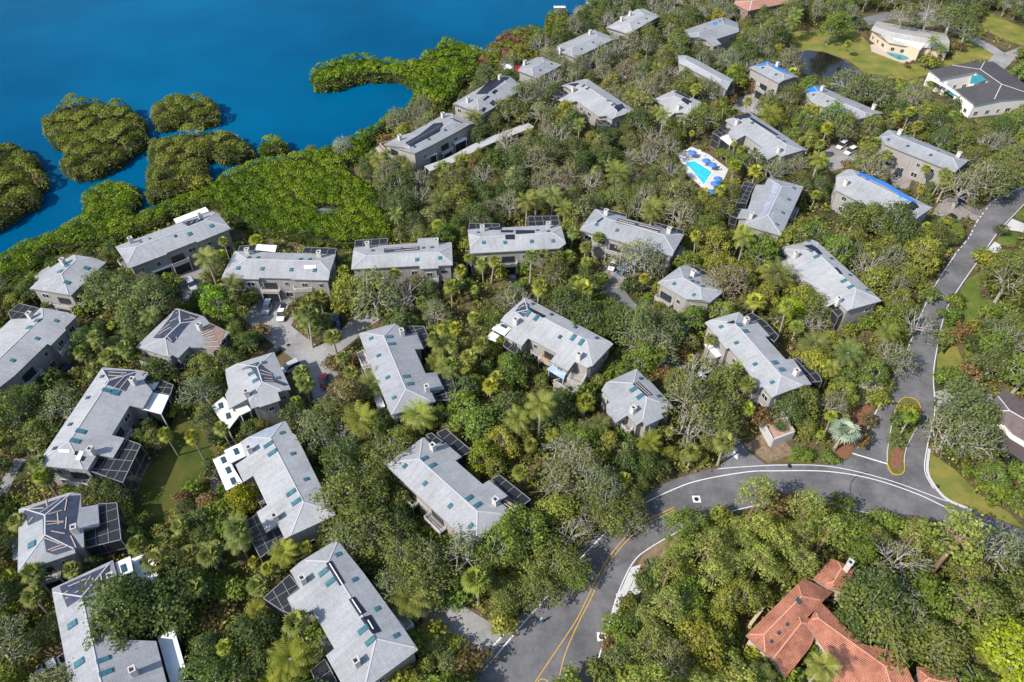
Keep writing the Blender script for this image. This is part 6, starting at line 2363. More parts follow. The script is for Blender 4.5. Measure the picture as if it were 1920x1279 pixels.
# hand placed: (kind, px, py of the crown, crown height, scale, colour, label or None)
HAND = [
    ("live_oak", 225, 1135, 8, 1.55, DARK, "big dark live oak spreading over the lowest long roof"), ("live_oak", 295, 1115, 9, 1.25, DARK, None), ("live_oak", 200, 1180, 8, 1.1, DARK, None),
    ("live_oak", 232, 545, 8, 1.45, GRY, "broad grey-green oak covering the corner of the square pale building"), ("live_oak", 190, 535, 8, 1.15, GRY, None), ("live_oak", 280, 565, 8, 1.3, GRY, None), ("live_oak", 250, 590, 7, 1.1, GRY, None),
    ("bare_oak", 700, 540, 9, 1.75, (0.14, 0.165, 0.05), "pale yellow-green oak with spreading bare limbs, largest in the middle left"), ("bare_oak", 752, 548, 8, 1.25, GRY, None), ("broadleaf_tree", 655, 548, 7, 1.2, YEL, None),
    ("bare_oak", 1195, 470, 9, 1.3, (0.17, 0.18, 0.12), "bare silvery tree with white trunk behind the bright blue suv"), ("bare_oak", 1228, 478, 8, .9, GRY, None),
    ("live_oak", 640, 930, 8, 1.2, OLIVE, None), ("live_oak", 668, 975, 8, 1.3, OLIVE, None), ("bare_oak", 655, 1000, 8, 1.1, GRY, None), ("live_oak", 700, 905, 8, 1.0, OLIVE, None), ("live_oak", 640, 855, 8, 1.1, DARK, None), ("bare_oak", 735, 850, 8, 1.1, OLIVE, None),
    ("live_oak", 700, 850, 8, 1.1, OLIVE, None), ("bare_oak", 590, 800, 8, 1.2, GRY, None), ("live_oak", 620, 770, 7, 1.0, OLIVE, None), ("broadleaf_tree", 650, 745, 6, 1.2, (0.13, 0.11, 0.05), "brown-tinged tree beside the lane below the dark red car"),
    ("bare_oak", 868, 1025, 7, 1.1, GRY, None), ("live_oak", 940, 1010, 8, 1.1, BRI, None), ("live_oak", 985, 985, 8, 1.1, BRI, None),
    ("live_oak", 790, 1090, 6, 1.0, OLIVE, None), ("bare_oak", 800, 1050, 6, 1.0, GRY, None), ("live_oak", 770, 1040, 7, 1.0, OLIVE, None), ("bare_oak", 730, 1100, 6, .9, GRY, None), ("live_oak", 740, 970, 7, .9, DARK, None),
    ("live_oak", 1485, 755, 7, 1.0, DARK, None), ("broadleaf_tree", 1512, 740, 7, 1.0, OLIVE, None), ("broadleaf_tree", 1415, 432, 5, .8, YEL, None), ("broadleaf_tree", 1395, 440, 5, .8, YEL, None),
    ("bare_oak", 1015, 160, 9, 1.2, GRY, None), ("bare_oak", 985, 165, 9, 1.3, GRY, None), ("live_oak", 955, 195, 8, 1.2, OLIVE, None), ("bare_oak", 995, 140, 9, .9, DULL, None), ("bare_oak", 1060, 110, 9, 1.1, DULL, None), ("bare_oak", 1110, 108, 9, 1.2, DULL, None),
    ("bare_oak", 1085, 120, 8, 1.1, GRY, None), ("bare_oak", 1140, 88, 9, 1.1, DULL, None), ("bare_oak", 1155, 62, 9, .9, DULL, None), ("bare_oak", 1185, 72, 7, 1.1, DULL, None), ("live_oak", 1215, 60, 6, 1.0, OLIVE, None), ("bare_oak", 1130, 102, 7, 1.1, GRY, None), ("live_oak", 1048, 118, 6, 1.0, DULL, None), ("bare_oak", 1040, 142, 7, 1.0, GRY, None), ("bare_oak", 1062, 100, 7, .8, DULL, None), ("live_oak", 1225, 50, 9, 1.0, OLIVE, None),
    ("live_oak", 1590, 222, 9, 1.2, OLIVE, None), ("live_oak", 1565, 215, 8, 1.1, (0.08, 0.14, 0.02), None), ("bare_oak", 1612, 200, 9, .9, GRY, None), ("live_oak", 1640, 232, 8, 1.1, OLIVE, None), ("live_oak", 1618, 160, 9, 1.3, GRY, None), ("bare_oak", 1590, 145, 9, 1.2, GRY, None), ("live_oak", 1650, 165, 9, 1.2, GRY, None),
    ("live_oak", 1300, 150, 8, 1.1, OLIVE, None), ("bare_oak", 1330, 160, 8, 1.2, GRY, None), ("bare_oak", 1345, 145, 9, .9, GRY, None), ("live_oak", 1285, 130, 8, .8, OLIVE, None),
    ("broadleaf_tree", 1512, 545, 7, 1.0, YEL, None), ("live_oak", 1528, 560, 7, .9, OLIVE, None), ("broadleaf_tree", 1492, 570, 6, .9, (0.24, 0.30, 0.01), "vivid lime-yellow tree beside the long pale building near the avenue"), ("broadleaf_tree", 1478, 560, 6, .7, (0.22, 0.27, 0.01), None),
    ("live_oak", 1640, 398, 8, 1.2, OLIVE, None), ("broadleaf_tree", 1610, 390, 8, 1.1, DARK, None), ("live_oak", 1680, 415, 7, 1.2, DARK, None), ("live_oak", 1700, 430, 7, 1.2, DARK, None),
    ("bare_oak", 1728, 585, 8, 1.0, GRY, "grey half-bare oak leaning right across the avenue"), ("bare_oak", 1700, 662, 7, .95, GRY, "grey oak bough reaching over the left side of the avenue"), ("bare_oak", 1675, 650, 7, .9, GRY, None),
    ("bare_oak", 1850, 325, 9, 1.35, DULL, "huge grey half-bare oak hiding the avenue at the right edge"), ("bare_oak", 1810, 345, 8, 1.2, DULL, None), ("live_oak", 1880, 325, 9, 1.2, GRY, None),
    ("live_oak", 1045, 1040, 7, 1.0, OLIVE, None), ("bare_oak", 1075, 985, 8, .9, OLIVE, None), ("live_oak", 1150, 945, 8, 1.0, OLIVE, None), ("bare_oak", 1188, 958, 7, .7, OLIVE, None), ("live_oak", 1008, 1085, 7, .8, OLIVE, None), ("live_oak", 1082, 1062, 7, .6, BRI, None), ("bare_oak", 1105, 950, 8, .8, GRY, None), ("live_oak", 950, 1110, 6, .8, OLIVE, None), ("live_oak", 1190, 915, 8, .7, OLIVE, None),
    ("pine_tree", 1430, 908, 12, .95, PINE, "light green pine leaning out over the bend of the avenue"), ("live_oak", 1290, 960, 8, .8, BRI, None), ("pine_tree", 1525, 935, 12, .9, PINE, None), ("pine_tree", 1740, 975, 12, .9, PINE, None), ("pine_tree", 1800, 1010, 13, 1.3, PINE, "tall pine with long brown trunk, nearest the lower right kerb"), ("pine_tree", 1842, 1125, 13, 1.3, (0.11, 0.14, 0.035), "tall dense round-topped pine at the right of the terracotta villa"), ("bare_oak", 1890, 1010, 10, 1.2, GRY, None),
    ("live_oak", 1645, 1120, 9, 1.25, DARK, None), ("live_oak", 1655, 1150, 9, 1.3, OLIVE, None), ("bare_oak", 1660, 1088, 9, 1.1, GRY, None), ("live_oak", 1612, 1150, 9, .8, DARK, "dark oak hanging over the middle of the terracotta roofs"), ("live_oak", 1690, 1150, 8, 1.1, DARK, None), ("bare_oak", 1700, 1140, 9, 1.3, GRY, None), ("live_oak", 1735, 1175, 8, 1.1, OLIVE, None), ("live_oak", 1775, 1205, 7, 1.0, OLIVE, None),
    ("live_oak", 1562, 1185, 7, .5, DARK, None), ("broadleaf_tree", 1900, 1210, 7, 1.3, (0.2, 0.24, 0.02), "bright yellow-green tree below the tall round-topped pine"), ("broadleaf_tree", 1865, 1180, 7, 1.0, YEL, None),
    ("live_oak", 1255, 605, 7, 1.0, GRY, None), ("bare_oak", 1222, 640, 7, 1.2, GRY, None), ("live_oak", 1190, 615, 7, 1.3, GRY, None), ("bare_oak", 1205, 590, 7, 1.1, DULL, None), ("live_oak", 1160, 590, 7, 1.2, DARK, None), ("bare_oak", 1290, 745, 8, 1.4, OLIVE, None), ("bare_oak", 1310, 700, 7, 1.3, OLIVE, None), ("live_oak", 1345, 770, 7, 1.2, OLIVE, None),
    ("bare_oak", 1300, 800, 7, 1.2, DULL, None), ("live_oak", 1270, 710, 7, .9, OLIVE, None), ("live_oak", 1362, 720, 7, 1.1, OLIVE, None), ("live_oak", 1100, 590, 7, 1.3, DARK, None), ("live_oak", 1060, 565, 7, 1.2, DARK, None),
    ("broadleaf_tree", 405, 562, 7, 1.25, (0.12, 0.20, 0.02), "round bright green tree beside the white car and silver suv"), ("broadleaf_tree", 425, 580, 6, .7, BRI, None),
    ("round_shrub", 322, 578, 2, 1.5, ORANGE, "rusty orange shrub beside the paver court"), ("round_shrub", 1140, 800, 3, 1.6, RED, "dark red shrub at the corner of the squarish building"), ("round_shrub", 1125, 788, 3, 1.3, RED, None),
    ("broadleaf_tree", 1640, 698, 5, .9, BRI, "round bright green tree in the sandy clearing by the avenue"), ("broadleaf_tree", 1205, 668, 5, 1.0, BRI, None), ("broadleaf_tree", 1170, 690, 4, .7, BRI, None),
    ("broadleaf_tree", 460, 940, 3, .8, (0.15, 0.15, 0.01), "yellow-green bush in the notch beside the white flat patio roofs"), ("broadleaf_tree", 905, 860, 4, 1.0, (0.13, 0.15, 0.015), "glossy yellow-green tree in the notch of the roof with two dark lanais"), ("broadleaf_tree", 925, 875, 4, .8, YEL, None),
    ("round_shrub", 1690, 780, 1.5, 1.3, YEL, "yellow-green shrub at the wide end of the traffic island"), ("round_shrub", 1704, 775, 1.5, 1.1, (0.2, 0.17, 0.02), None), ("round_shrub", 1692, 795, 1.5, 1.5, DARK, "dark green shrub mound on the traffic island"), ("round_shrub", 1682, 828, 1.2, 1.0, GRY, "grey-green shrub in the narrow half of the traffic island"), ("sabal_palm", 1697, 800, 3, .9, BRI, "young palm on the traffic island"),
    ("live_oak", 1815, 755, 8, 1.4, GRY, None), ("bare_oak", 1790, 800, 8, 1.2, GRY, None), ("bare_oak", 1830, 810, 8, 1.2, GRY, None), ("live_oak", 1850, 770, 7, 1.0, GRY, None),
    ("live_oak", 1895, 520, 8, 1.3, OLIVE, None), ("live_oak", 1905, 480, 8, 1.1, OLIVE, None), ("round_shrub", 1498, 852, 1.0, 1.0, BRI, None), ("round_shrub", 1512, 854, 1, .9, BRI, None), ("round_shrub", 1735, 122, 1.5, 1.9, YEL, "yellow-green shrub mound on the lawn above the courtyard house"), ("round_shrub", 1752, 124, 1.5, 1.6, OLIVE, None), ("round_shrub", 1700, 122, 1, .8, BROWN, "brown-red shrub at the near corner of the kidney pool patio"), ("round_shrub", 1800, 92, 1, 1.3, BROWN, "brown-red shrub at the right end of the cream house"), ("round_shrub", 1707, 26, 1, 1.4, BROWN, None),
    ("bare_oak", 1700, 18, 9, 1.3, GRY, None), ("bare_oak", 1745, 25, 9, 1.2, GRY, None), ("live_oak", 1790, 22, 9, 1.5, GRY, None), ("live_oak", 1820, 40, 9, 1.2, GRY, None), ("broadleaf_tree", 1560, 50, 7, 1.3, BRI, None), ("broadleaf_tree", 1580, 35, 8, 1.4, BRI, None),
    ("bare_oak", 792, 200, 6, 1.0, DULL, None), ("bare_oak", 745, 225, 6, 1.1, DULL, None), ("bare_oak", 640, 262, 6, .8, SILVER, "small silvery bare tree on the shore left of the solar-roofed building"), ("bare_oak", 775, 210, 6, .9, DULL, None),
    ("bare_oak", 1335, 545, 5, 1.1, (0.16, 0.125, 0.06), "fallen brown-branched tree leaning on the small hip-roofed building"), ("bare_oak", 1365, 540, 4, 1.1, (0.15, 0.12, 0.06), None),
    ("bare_oak", 1060, 845, 7, 1.2, GRY, None), ("bare_oak", 1090, 870, 7, 1.2, DULL, None), ("bare_oak", 1115, 900, 7, 1.1, GRY, None), ("bare_oak", 1140, 930, 6, 1.0, GRY, None), ("bare_oak", 1045, 900, 6, 1.0, DULL, None),
]
for k, px, py, zc, s, col, lab in HAND:
    p = un(px, py, zc)
    plant(k, p.x, p.y, s, col, 0.0, label=lab)
PALMS = [("sabal_palm", q) for q in [(343, 478), (268, 482), (420, 452), (510, 528), (463, 558), (600, 560), (578, 575), (548, 598), (600, 598), (582, 622), (560, 615), (570, 598), (592, 612), (612, 585), (560, 588), (600, 632), (574, 636), (588, 592), (240, 660), (205, 670), (180, 640), (655, 688), (565, 702), (585, 716), (640, 672), (560, 1178), (587, 1220), (300, 1005), (352, 1038),
         (330, 980), (385, 1030), (405, 1015), (365, 1100), (1240, 660), (1335, 820), (1358, 835), (1308, 860), (1290, 838), (975, 882), (995, 820), (1080, 520), (905, 492), (885, 480), (925, 495), (1020, 478), (1045, 485), (1065, 478), (1098, 460), (1075, 445), (995, 490), (860, 520),
         (1100, 478), (1130, 440), (1385, 690), (1400, 730), (1330, 640), (1665, 290), (1560, 268), (1610, 262), (1640, 265), (1780, 345), (1765, 338), (455, 1012), (480, 1090), (60, 830), (90, 870), (80, 895), (35, 985), (1500, 600), (440, 560), (410, 545), (1355, 205),
         (1400, 195), (740, 520), (790, 560), (845, 540), (190, 650), (170, 690), (150, 660), (215, 640), (420, 820), (395, 1045), (300, 1060), (255, 1020), (70, 1070), (40, 1090), (60, 1120), (130, 1065), (835, 700), (870, 690), (815, 655), (850, 660), (880, 665), (900, 650), (930, 700)]]
PALMS += [("feather_palm", q) for q in [(1035, 372), (1005, 372), (1060, 385), (1250, 382), (1225, 392), (770, 1122), (830, 645), (815, 672), (840, 690), (1243, 212), (1240, 240), (1530, 640), (1668, 618), (1750, 75), (1765, 80), (1492, 45), (1483, 50), (450, 1018), (445, 985), (250, 610), (285, 600), (745, 405),
          (450, 520), (395, 505), (600, 715), (985, 780), (1000, 765), (970, 795), (1012, 790), (1455, 520), (1390, 470), (705, 715), (1125, 790), (1445, 880), (1425, 1275), (1530, 1262), (700, 655), (1560, 690), (1590, 660)]]
for k, (px, py) in PALMS:
    p = un(px, py, 6.5)
    if occ(p.x, p.y):
        for t in range(12):
            a = t * 2.4
            q = (p.x + math.cos(a) * (0.6 + 0.25 * t), p.y + math.sin(a) * (0.6 + 0.25 * t))
            if not occ(*q):
                p = Vector((*q, 0))
                break
        else:
            continue
    c = jit((0.118, 0.132, 0.036) if (px > 700 and rnd.random() < .7) else (0.10, 0.118, 0.04), .2)
    plant(k, p.x, p.y, rnd.uniform(.85, 1.2), c, 0.0, hs=rnd.uniform(.8, 1.15))
# special palms
p = un(1578, 815, 5)
plant("sabal_palm", p.x, p.y, 1.55, SILVER, hs=0.7, label="large silver-blue fan palm beside the junction leg", proto=3)
p = un(1461, 800, 3)
plant("feather_palm", p.x, p.y, 0.5, (0.03, 0.07, 0.035), z=1.9, label="dark green palm growing from the walled terrace", hs=0.4, proto=0)
for (px, py), (bx, by), lab in (((310, 815), (334, 854), "tall thin palm with long leaning trunk, left of two on the shaded lawn"), ((360, 820), (383, 862), "tall thin palm with long leaning trunk, right of two on the shaded lawn"),
                                ((75, 890), (92, 919), "tall thin palm at the foot of the long building by the shaded lawn"), ((1590, 70), (1587, 95), "tall pale-trunked palm on the lawn left of the cream house")):
    g, t = un(bx, by), un(px, py, 9.0)
    d = t - g
    r = plant("sabal_palm", g.x, g.y, 1.0, jit(YEL, .05), label=lab, proto=0)
    r.rotation_euler = (math.atan2(-d.y, 9.0), math.atan2(d.x, 9.0), 0)
    r.scale = (0.75, 0.75, 1.4)

# the mangrove belts keep other trees out
MANG_A = [(-60, 515), (0, 478), (20, 466), (45, 455), (80, 442), (115, 425), (148, 410), (153, 375), (170, 354), (200, 342), (250, 346), (263, 362), (260, 385), (251, 408), (262, 402), (275, 392), (300, 383), (330, 374), (365, 360), (400, 342), (440, 316), (480, 302), (520, 296), (560, 288), (610, 277), (650, 264), (690, 262),
          (690, 290), (655, 306), (665, 330), (700, 355), (720, 400), (735, 450), (640, 462), (560, 452), (440, 425), (420, 400), (400, 388), (380, 388), (330, 405), (280, 430), (215, 452), (150, 465), (90, 475), (60, 510), (0, 535), (-60, 575)]
MANG_B = [(620, 120), (660, 110), (700, 112), (740, 118), (775, 118), (800, 100), (832, 80), (850, 80), (880, 90), (905, 98), (918, 105), (920, 112), (890, 122), (905, 135), (880, 150), (860, 170), (845, 195), (820, 208), (790, 200), (773, 205), (755, 222), (720, 248), (700, 265), (655, 268), (690, 245), (725, 220), (755, 205),
          (772, 190), (774, 170), (758, 155), (725, 148), (690, 150), (655, 156), (625, 166), (592, 164), (580, 150), (590, 132)]
MANG_C = [(905, 100), (940, 66), (980, 56), (1010, 55), (1020, 60), (1022, 32), (1045, 24), (1068, 28), (1072, 50), (1060, 68), (1030, 80), (1000, 92), (985, 108), (960, 118), (935, 135), (905, 140), (892, 122)]
keep_clear(MANG_A)
keep_clear(MANG_B)
MG = np.zeros_like(WG)
for pxs in (MANG_A, MANG_B, MANG_C):
    raster([tuple(un(*q, 1.5).xy) for q in pxs], MG)


def blocked(x, y):
    i, j = int((x - WX0) / WS), int((y - WY0) / WS)
    return occ(x, y) or bool(MG[j, i])


def zone(px, py):
    """mix of kinds and colours seen in that part of the wood"""
    if px > 1240 and py > 930 and px < 1560:
        return [("pine_tree", PINE, 5), ("live_oak", BRI, 2), ("broadleaf_tree", YEL, 2), ("bare_oak", OLIVE, 1)]
    if px > 1150 and py > 930:
        return [("live_oak", OLIVE, 3), ("bare_oak", GRY, 3), ("live_oak", DARK, 2), ("pine_tree", PINE, 1), ("broadleaf_tree", BRI, 1.5)]
    if px > 1740:
        return [("live_oak", OLIVE, 4), ("live_oak", DARK, 2), ("bare_oak", GRY, 2.5), ("broadleaf_tree", BRI, 2)]
    if py < 130:
        return [("bare_oak", DULL, 3), ("live_oak", OLIVE, 3), ("broadleaf_tree", YEL, 1), ("broadleaf_tree", DARK, 1.5), ("bare_oak", GRY, 2)]
    if px > 1230 and py > 400:
        return [("live_oak", OLIVE, 2), ("broadleaf_tree", YEL, 4), ("bare_oak", DULL, 3), ("broadleaf_tree", BRI, 1.5), ("live_oak", DARK, 1), ("sabal_palm", YEL, 1)]
    if px < 480 and py > 440:  # darker leaf tints here also carry this corner's cloud shade in the colour
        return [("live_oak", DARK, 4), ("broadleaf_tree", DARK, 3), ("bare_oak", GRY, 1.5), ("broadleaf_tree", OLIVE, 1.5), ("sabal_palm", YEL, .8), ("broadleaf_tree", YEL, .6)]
    if 620 < px < 1290 and py < 420:
        return [("live_oak", DARK, 2.5), ("bare_oak", DULL, 4), ("broadleaf_tree", DARK, 2), ("live_oak", OLIVE, 2), ("broadleaf_tree", YEL, .5), ("broadleaf_tree", DULL, 1.5), ("feather_palm", OLIVE, .4), ("bare_oak", BROWN, .6)]
    return [("live_oak", OLIVE, 3), ("bare_oak", DULL, 2.5), ("broadleaf_tree", DARK, 2), ("broadleaf_tree", BRI, 1.5), ("broadleaf_tree", YEL, 1), ("sabal_palm", YEL, 1.0), ("feather_palm", YEL, .4)]


CAP = {"small_tree": 300, "live_oak": 330, "bare_oak": 300, "broadleaf_tree": 330, "pine_tree": 120, "sabal_palm": 260, "feather_palm": 120}


def try_tree(x, y, dens, smin, smax):
    px, py = pr((x, y, 5))
    if px < -60 or px > IW + 60 or py < -40 or py > IH + 90:
        return
    if blocked(x, y):
        return
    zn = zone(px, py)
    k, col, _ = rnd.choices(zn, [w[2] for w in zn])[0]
    if smax < 0.8 and k in ("live_oak", "broadleaf_tree", "bare_oak"):
        k = "small_tree"
    if COUNT.get(k, 0) >= CAP[k]:
        k = min(("broadleaf_tree", "live_oak", "small_tree"), key=lambda q: COUNT.get(q, 0))
    s = rnd.uniform(smin, smax)
    R, H = PROTO[k][0][2] * s, PROTO[k][0][3] * s
    if crowded(x, y, R, dens):
        return
    if any((x - g.x) ** 2 + (y - g.y) ** 2 < (q + R * .6) ** 2 for g, q in GLADES):
        return
    hit = 0
    for t in range(17):
        a = t * math.pi / 4 + (0.4 if t > 8 else 0)
        q = 0.0 if t == 8 else (R * 1.22 if t < 8 else R * 0.65)
        cx, cy = x + q * math.cos(a), y + q * math.sin(a)
        if t < 8 and blocked(x + 0.45 * R * math.cos(a), y + 0.45 * R * math.sin(a)):
            return
        if inmask(*pr((cx, cy, H * (0.97 if t == 8 else 0.72 if t < 8 else 0.85)))):
            hit += 1
    if hit and 1395 < px < 1530 and 740 < py < 870:
        return
    if hit > ((6 if rnd.random() < .6 else 2) if py < 230 else (4 if rnd.random() < 0.35 else 0)) or (hit and ((py > 820 and px > 880) or px > 1640)):
        return
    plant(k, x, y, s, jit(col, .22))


GLADES = [(un(x, y).xy, r) for x, y, r in ((1450, 930, 5), (700, 1060, 6), (780, 1010, 5), (830, 1080, 6), (1000, 920, 5), (1025, 890, 4), (1390, 440, 5), (1540, 420, 6), (1560, 440, 5), (1590, 640, 5), (1625, 660, 5), (880, 600, 4), (1240, 780, 3), (420, 930, 5),
                                      (60, 700, 4), (130, 620, 4), (210, 590, 5), (250, 400, 3), (1120, 640, 4), (930, 560, 4), (1100, 720, 5), (990, 760, 4), (1490, 660, 4), (620, 690, 4), (640, 760, 5), (20, 900, 5), (50, 940, 5), (400, 1150, 5), (430, 1120, 5))]
for i in range(34000):
    py = IH * (1.06 * rnd.random() - 0.02)
    px = rnd.uniform(-40, IW + 40)
    p = un(px, py, 4)
    try_tree(p.x, p.y, 0.62, 0.75, 1.3)
for i in range(26000):
    px, py = rnd.uniform(-40, IW + 40), rnd.uniform(-20, IH + 60)
    p = un(px, py, 3)
    try_tree(p.x, p.y, 0.55, 0.45, 0.75)
print("trees", COUNT, sum(COUNT.values()))


# tell look-alike neighbours apart by how far they stand from the landmark they share
def landmark_rank():
    by = {}
    for o in COL.objects:
        if o.parent is None and o.get("category") in ("tree", "shrub", "palm tree"):
            by.setdefault(o["label"], []).append(o)
    words = ["nearest", "second", "third", "fourth", "fifth", "sixth", "seventh", "eighth", "ninth"]
    used = set(by)
    for lab, os_ in by.items():
        if len(os_) < 2:
            continue
        lm = min(LANDMARKS, key=lambda l: (l[0].x - os_[0].location.x) ** 2 + (l[0].y - os_[0].location.y) ** 2)[0]
        os_.sort(key=lambda o: (o.location.x - lm.x) ** 2 + (o.location.y - lm.y) ** 2)
        for i, o in enumerate(os_):
            if i >= len(words):
                break
            w = ("nearest" if i == 0 else words[i] + " nearest") + " " + lab
            if len(w.split()) > 16:
                w = w.replace("half-bare oak", "oak").replace("broadleaf tree", "tree").replace("live oak", "oak")
            if len(w.split()) > 16:
                w = w.replace(" small ", " ").replace(" big ", " ")
            if len(w.split()) > 16:
                w = w.replace("bright yellow-green", "yellow-green").replace("bright green", "green").replace("feather-leaved palm", "palm")
            ws = w.split()
            if len(ws) <= 16 and w not in used:
                used.add(w)
                o["label"] = w


def hue_leaf_mat(name, stops, scale=0.12):
    """leaf material whose colour wanders over the ground, for masses of foliage"""
    m = M_LEAF.copy()
    m.name = name
    nt = m.node_tree
    oi = next(n for n in nt.nodes if n.type == 'OBJECT_INFO')
    geo = nt.nodes.new("ShaderNodeNewGeometry")
    n = noise_node(nt, geo.outputs["Position"], scale, 5, 0.65)
    r = ramp(nt, stops)
    nt.links.new(n.outputs["Fac"], r.inputs["Fac"])
    for l in list(nt.links):
        if l.from_node == oi:
            s = l.to_socket
            nt.links.remove(l)
            nt.links.new(r.outputs["Color"], s)
    return m


M_UNDER = hue_leaf_mat("undergrowth_leaves", [(0.3, (0.08, 0.105, 0.026)), (0.43, (0.135, 0.145, 0.042)), (0.52, (0.16, 0.178, 0.035)), (0.59, (0.185, 0.16, 0.06)), (0.68, (0.20, 0.135, 0.085))], 0.13)
M_MANG = hue_leaf_mat("mangrove_leaves", [(0.36, (0.050, 0.092, 0.005)), (0.47, (0.080, 0.128, 0.006)), (0.56, (0.115, 0.155, 0.011)), (0.66, (0.13, 0.14, 0.026))], 0.06)
M_MANGISL = hue_leaf_mat("old_mangrove_leaves", [(0.3, (0.072, 0.095, 0.02)), (0.5, (0.105, 0.118, 0.026)), (0.60, (0.125, 0.135, 0.03)), (0.72, (0.14, 0.105, 0.065))], 0.09)
M_MANGRED = hue_leaf_mat("russet_mangrove_leaves", [(0.35, (0.07, 0.10, 0.015)), (0.48, (0.10, 0.12, 0.02)), (0.56, (0.13, 0.07, 0.05)), (0.7, (0.16, 0.06, 0.06))], 0.10)


HASH = np.random.RandomState(9).rand(8192, 2)


def edge_dist(P, poly):
    A = np.array(poly)
    Bq = np.roll(A, -1, 0)
    best = np.full(len(P), 1e9)
    for a, b2 in zip(A, Bq):
        d = b2 - a
        t = np.clip(((P - a) @ d) / max(d @ d, 1e-9), 0, 1)
        best = np.minimum(best, np.linalg.norm(P - (a + t[:, None] * d), axis=1))
    return best


def canopy(name, pxs, zpx, h, m, leaf, dens, lump, label, cat=None, kind=None, group=None, rim=2.4, parent=None, holes=(), stems=True, ragged=0.0, vary=0.0):
    """a closed mass of foliage: lumpy domes of leaves over a polygon"""
    poly = [tuple(un(*q, zpx).xy) for q in pxs]
    if ragged:
        q2 = []
        sm = spline(poly + [poly[0]], 1.6)[:-1]
        for i, p in enumerate(sm):
            t = (sm[(i + 1) % len(sm)] - sm[i - 1]).normalized()
            w = ragged * (math.sin(i * 0.9) * 0.6 + math.sin(i * 2.3 + 1) * 0.6 + rnd.uniform(-.5, .5))
            q2.append((p.x - t.y * w, p.y + t.x * w))
        poly = q2
    A = np.array(poly)
    area = abs(area2(poly)) / 2
    n = int(area * dens)
    lo, hi = A.min(0), A.max(0)
    N0 = int(n * ((hi - lo).prod() / area) * 1.05)
    P = lo + nrs.rand(N0, 2) * (hi - lo)
    ok = inpoly_np(P[:, 0], P[:, 1], poly)
    for hpx in holes:
        hp = [tuple(un(*q, zpx).xy) for q in hpx]
        ok &= ~inpoly_np(P[:, 0], P[:, 1], hp)
    P = P[ok]
    ed = edge_dist(P, poly)
    # lump centres on a jittered grid
    gs = lump
    gi = np.floor(P / gs).astype(int)
    best = np.full(len(P), 1e9)
    bc = np.zeros_like(P)
    bv = np.zeros(len(P))
    for dx in (-1, 0, 1):
        for dy in (-1, 0, 1):
            c = gi + (dx, dy)
            ix = (c[:, 0] * 73856093 ^ c[:, 1] * 19349663) % 8191
            hx, hy = HASH[ix, 0], HASH[ix, 1]
            cc = (c + np.stack([hx, hy], 1)) * gs
            d = np.linalg.norm(P - cc, axis=1)
            u = d < best
            best = np.where(u, d, best)
            bc[u] = cc[u]
            bv = np.where(u, hx * 0.6 + hy * 0.4, bv)
    q = np.clip(best / (gs * 0.75), 0, 1)
    dome = np.sqrt(1 - q * q * 0.95)
    prof = np.sqrt(np.clip(1 - (1 - np.clip(ed / rim, 0, 1)) ** 2, 0, 1))
    z = h * prof * (0.66 + 0.12 * bv + 0.24 * dome) * (1 + vary * (bv - 0.5) * 1.3) - 0.2 + nrs.normal(size=len(P)) * 0.14
    z = np.where(nrs.rand(len(P)) < 0.10, z * nrs.rand(len(P)), z)
    z = np.where((ed < 1.3) & (nrs.rand(len(P)) < 0.55), nrs.rand(len(P)) * h * 0.5, z)
    Nn = np.zeros((len(P), 3))
    Nn[:, :2] = (P - bc) / (gs * 0.6) * 0.9
    Nn[:, 2] = 1.0
    Nn += nrs.normal(size=Nn.shape) * 0.4
    C = np.column_stack([P, z])
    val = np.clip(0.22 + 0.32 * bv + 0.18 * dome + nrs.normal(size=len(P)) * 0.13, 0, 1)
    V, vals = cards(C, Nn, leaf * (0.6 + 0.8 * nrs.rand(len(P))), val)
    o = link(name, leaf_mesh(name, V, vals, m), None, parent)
    tag(o, label, cat, group, kind)
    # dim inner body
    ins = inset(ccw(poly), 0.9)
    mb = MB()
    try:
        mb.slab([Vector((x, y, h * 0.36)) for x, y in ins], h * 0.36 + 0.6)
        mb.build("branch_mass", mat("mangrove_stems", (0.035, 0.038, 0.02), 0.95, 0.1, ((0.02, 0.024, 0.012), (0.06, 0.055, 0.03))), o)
    except Exception:
        pass
    return o


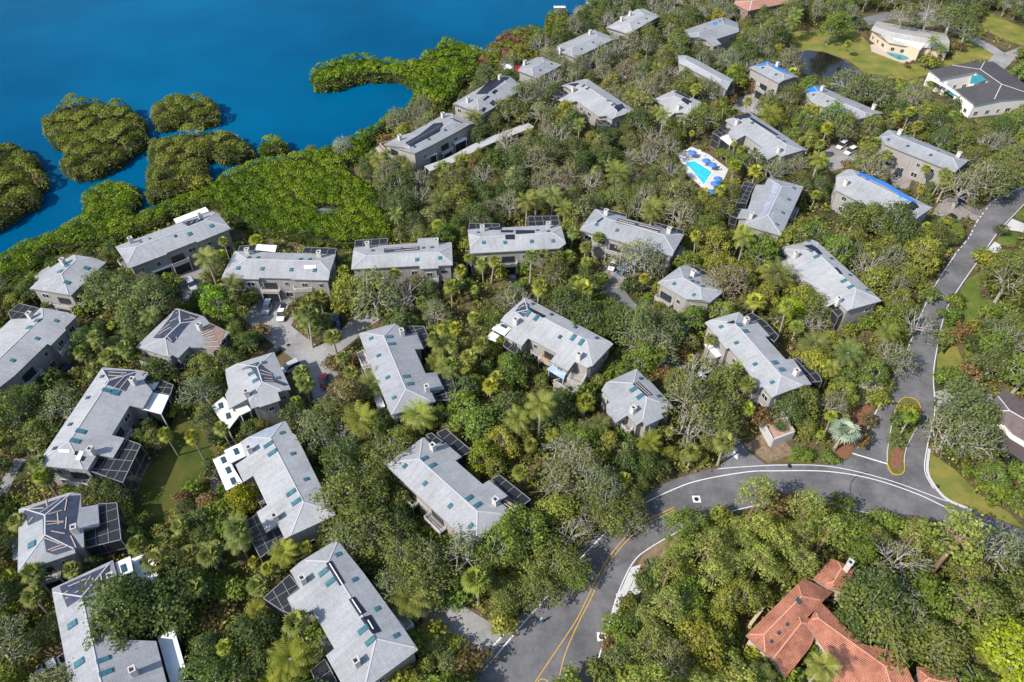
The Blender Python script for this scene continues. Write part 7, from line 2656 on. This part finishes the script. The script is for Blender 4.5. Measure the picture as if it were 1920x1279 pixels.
canopy("mangrove_belt", MANG_A, 1.5, 3.6, M_MANG, 0.38, 16.0, 2.9, "bright green mangrove belt along the shore on the left", kind="stuff", ragged=0.6, vary=0.12, holes=[[(590, 392), (612, 388), (640, 394), (625, 402), (600, 402)]])
canopy("mangrove_belt", MANG_B, 1.5, 4.2, M_MANG, 0.55, 8.0, 3.2, "bright green mangrove spit curling round the round cove", kind="stuff", ragged=0.7, vary=0.3)
canopy("mangrove_belt", MANG_C, 1.5, 4.5, M_MANGRED, 0.6, 7.0, 3.2, "red and green mangroves at the far end of the shore", kind="stuff")
IG = "mangrove islands in the bay"
for pxs, h, m, lab in (
        ([(84, 250), (86, 230), (110, 210), (140, 200), (174, 198), (234, 204), (254, 217), (270, 230), (276, 246), (280, 267), (250, 292), (214, 316), (187, 331), (134, 335), (116, 322), (122, 296), (119, 281), (92, 274)], 5.0, M_MANGISL, "big two-lobed mangrove island, largest in the bay"),
        ([(284, 224), (295, 206), (310, 194), (345, 189), (380, 192), (405, 200), (416, 214), (414, 226), (395, 234), (370, 239), (345, 237), (310, 242), (290, 244)], 5.0, M_MANGISL, "small oval mangrove island right of the two-lobed one"),
        ([(-60, 290), (0, 278), (40, 283), (70, 298), (82, 328), (88, 347), (75, 378), (45, 402), (15, 420), (-60, 440)], 5.0, M_MANGISL, "mangrove island cut by the left edge"),
        ([(282, 288), (300, 271), (334, 261), (380, 256), (430, 256), (457, 267), (474, 283), (474, 298), (424, 305), (388, 304), (394, 336), (390, 346), (364, 358), (327, 375), (279, 378), (276, 342), (288, 318), (281, 308)], 5.2, M_MANGISL, "hooked mangrove island touching the shore belt"),
        ([(485, 287), (495, 271), (515, 264), (535, 269), (540, 281), (530, 289), (505, 293)], 4.2, M_MANG, "tiny round mangrove clump beside the hooked island")):
    canopy("mangrove_island", pxs, 1.0, h * 1.1, m, 0.42, 17.0, 4.2, lab, "mangrove island", None, IG, rim=3.4 if h > 4.5 else 2.4, ragged=0.9, vary=0.55)
# pools of still water inside the mangroves
sheet("tidal_pool", [(590, 394), (605, 390), (640, 395), (628, 401), (602, 401)], 2.4, MATS.get("tidal") or mat("tidal", (0.12, 0.14, 0.15), 0.3, 0.5), "grey still pool inside the bright mangroves", clear=False)

# undergrowth between the trees
# shrubs tucked against the walls
ns = 0
for i in range(9000):
    if ns >= 285:
        break
    px, py = rnd.uniform(-20, IW + 20), rnd.uniform(0, IH + 20)
    p = un(px, py, 1)
    if blocked(p.x, p.y) or not any(occ(p.x + 2.2 * math.cos(t), p.y + 2.2 * math.sin(t)) for t in (0.6, 1.2, 1.57, 1.9, 2.5)) or inmask(px, py):
        continue
    if crowded(p.x, p.y, 1.5, 0.6):
        continue
    plant("round_shrub", p.x, p.y, rnd.uniform(.9, 1.7), jit(rnd.choice((OLIVE, DARK, YEL, BRI, BRI, BROWN)), .2))
    ns += 1
P_, N_, S_, V_ = [], [], [], []
for i in range(24000):
    px, py = rnd.uniform(-30, IW + 30), rnd.uniform(-15, IH + 40)
    p = un(px, py, 0.5)
    ok = not blocked(p.x, p.y) and not any(blocked(p.x + a, p.y + b2) for a, b2 in ((1, 0), (-1, 0), (0, 1), (0, -1)))
    if not ok:
        continue
    r = rnd.uniform(.6, 1.4) if rnd.random() < .7 else rnd.uniform(1.4, 2.2)
    dist = math.hypot(p.x, p.y)
    q = puff((p.x, p.y, r * 0.5), r, 15 if dist < 150 else 10, 0.46 if dist < 150 else 0.7, rnd.gauss(.4, .17), 0.8)
    P_.append(q[0]); N_.append(q[1]); S_.append(q[2]); V_.append(q[3])
V, vals = cards(np.concatenate(P_), np.concatenate(N_), np.concatenate(S_), np.concatenate(V_))
tag(link("undergrowth", leaf_mesh("undergrowth", V, vals, M_UNDER), None), "mixed low bushes and saplings filling the woodland floor", None, None, "stuff")

landmark_rank()
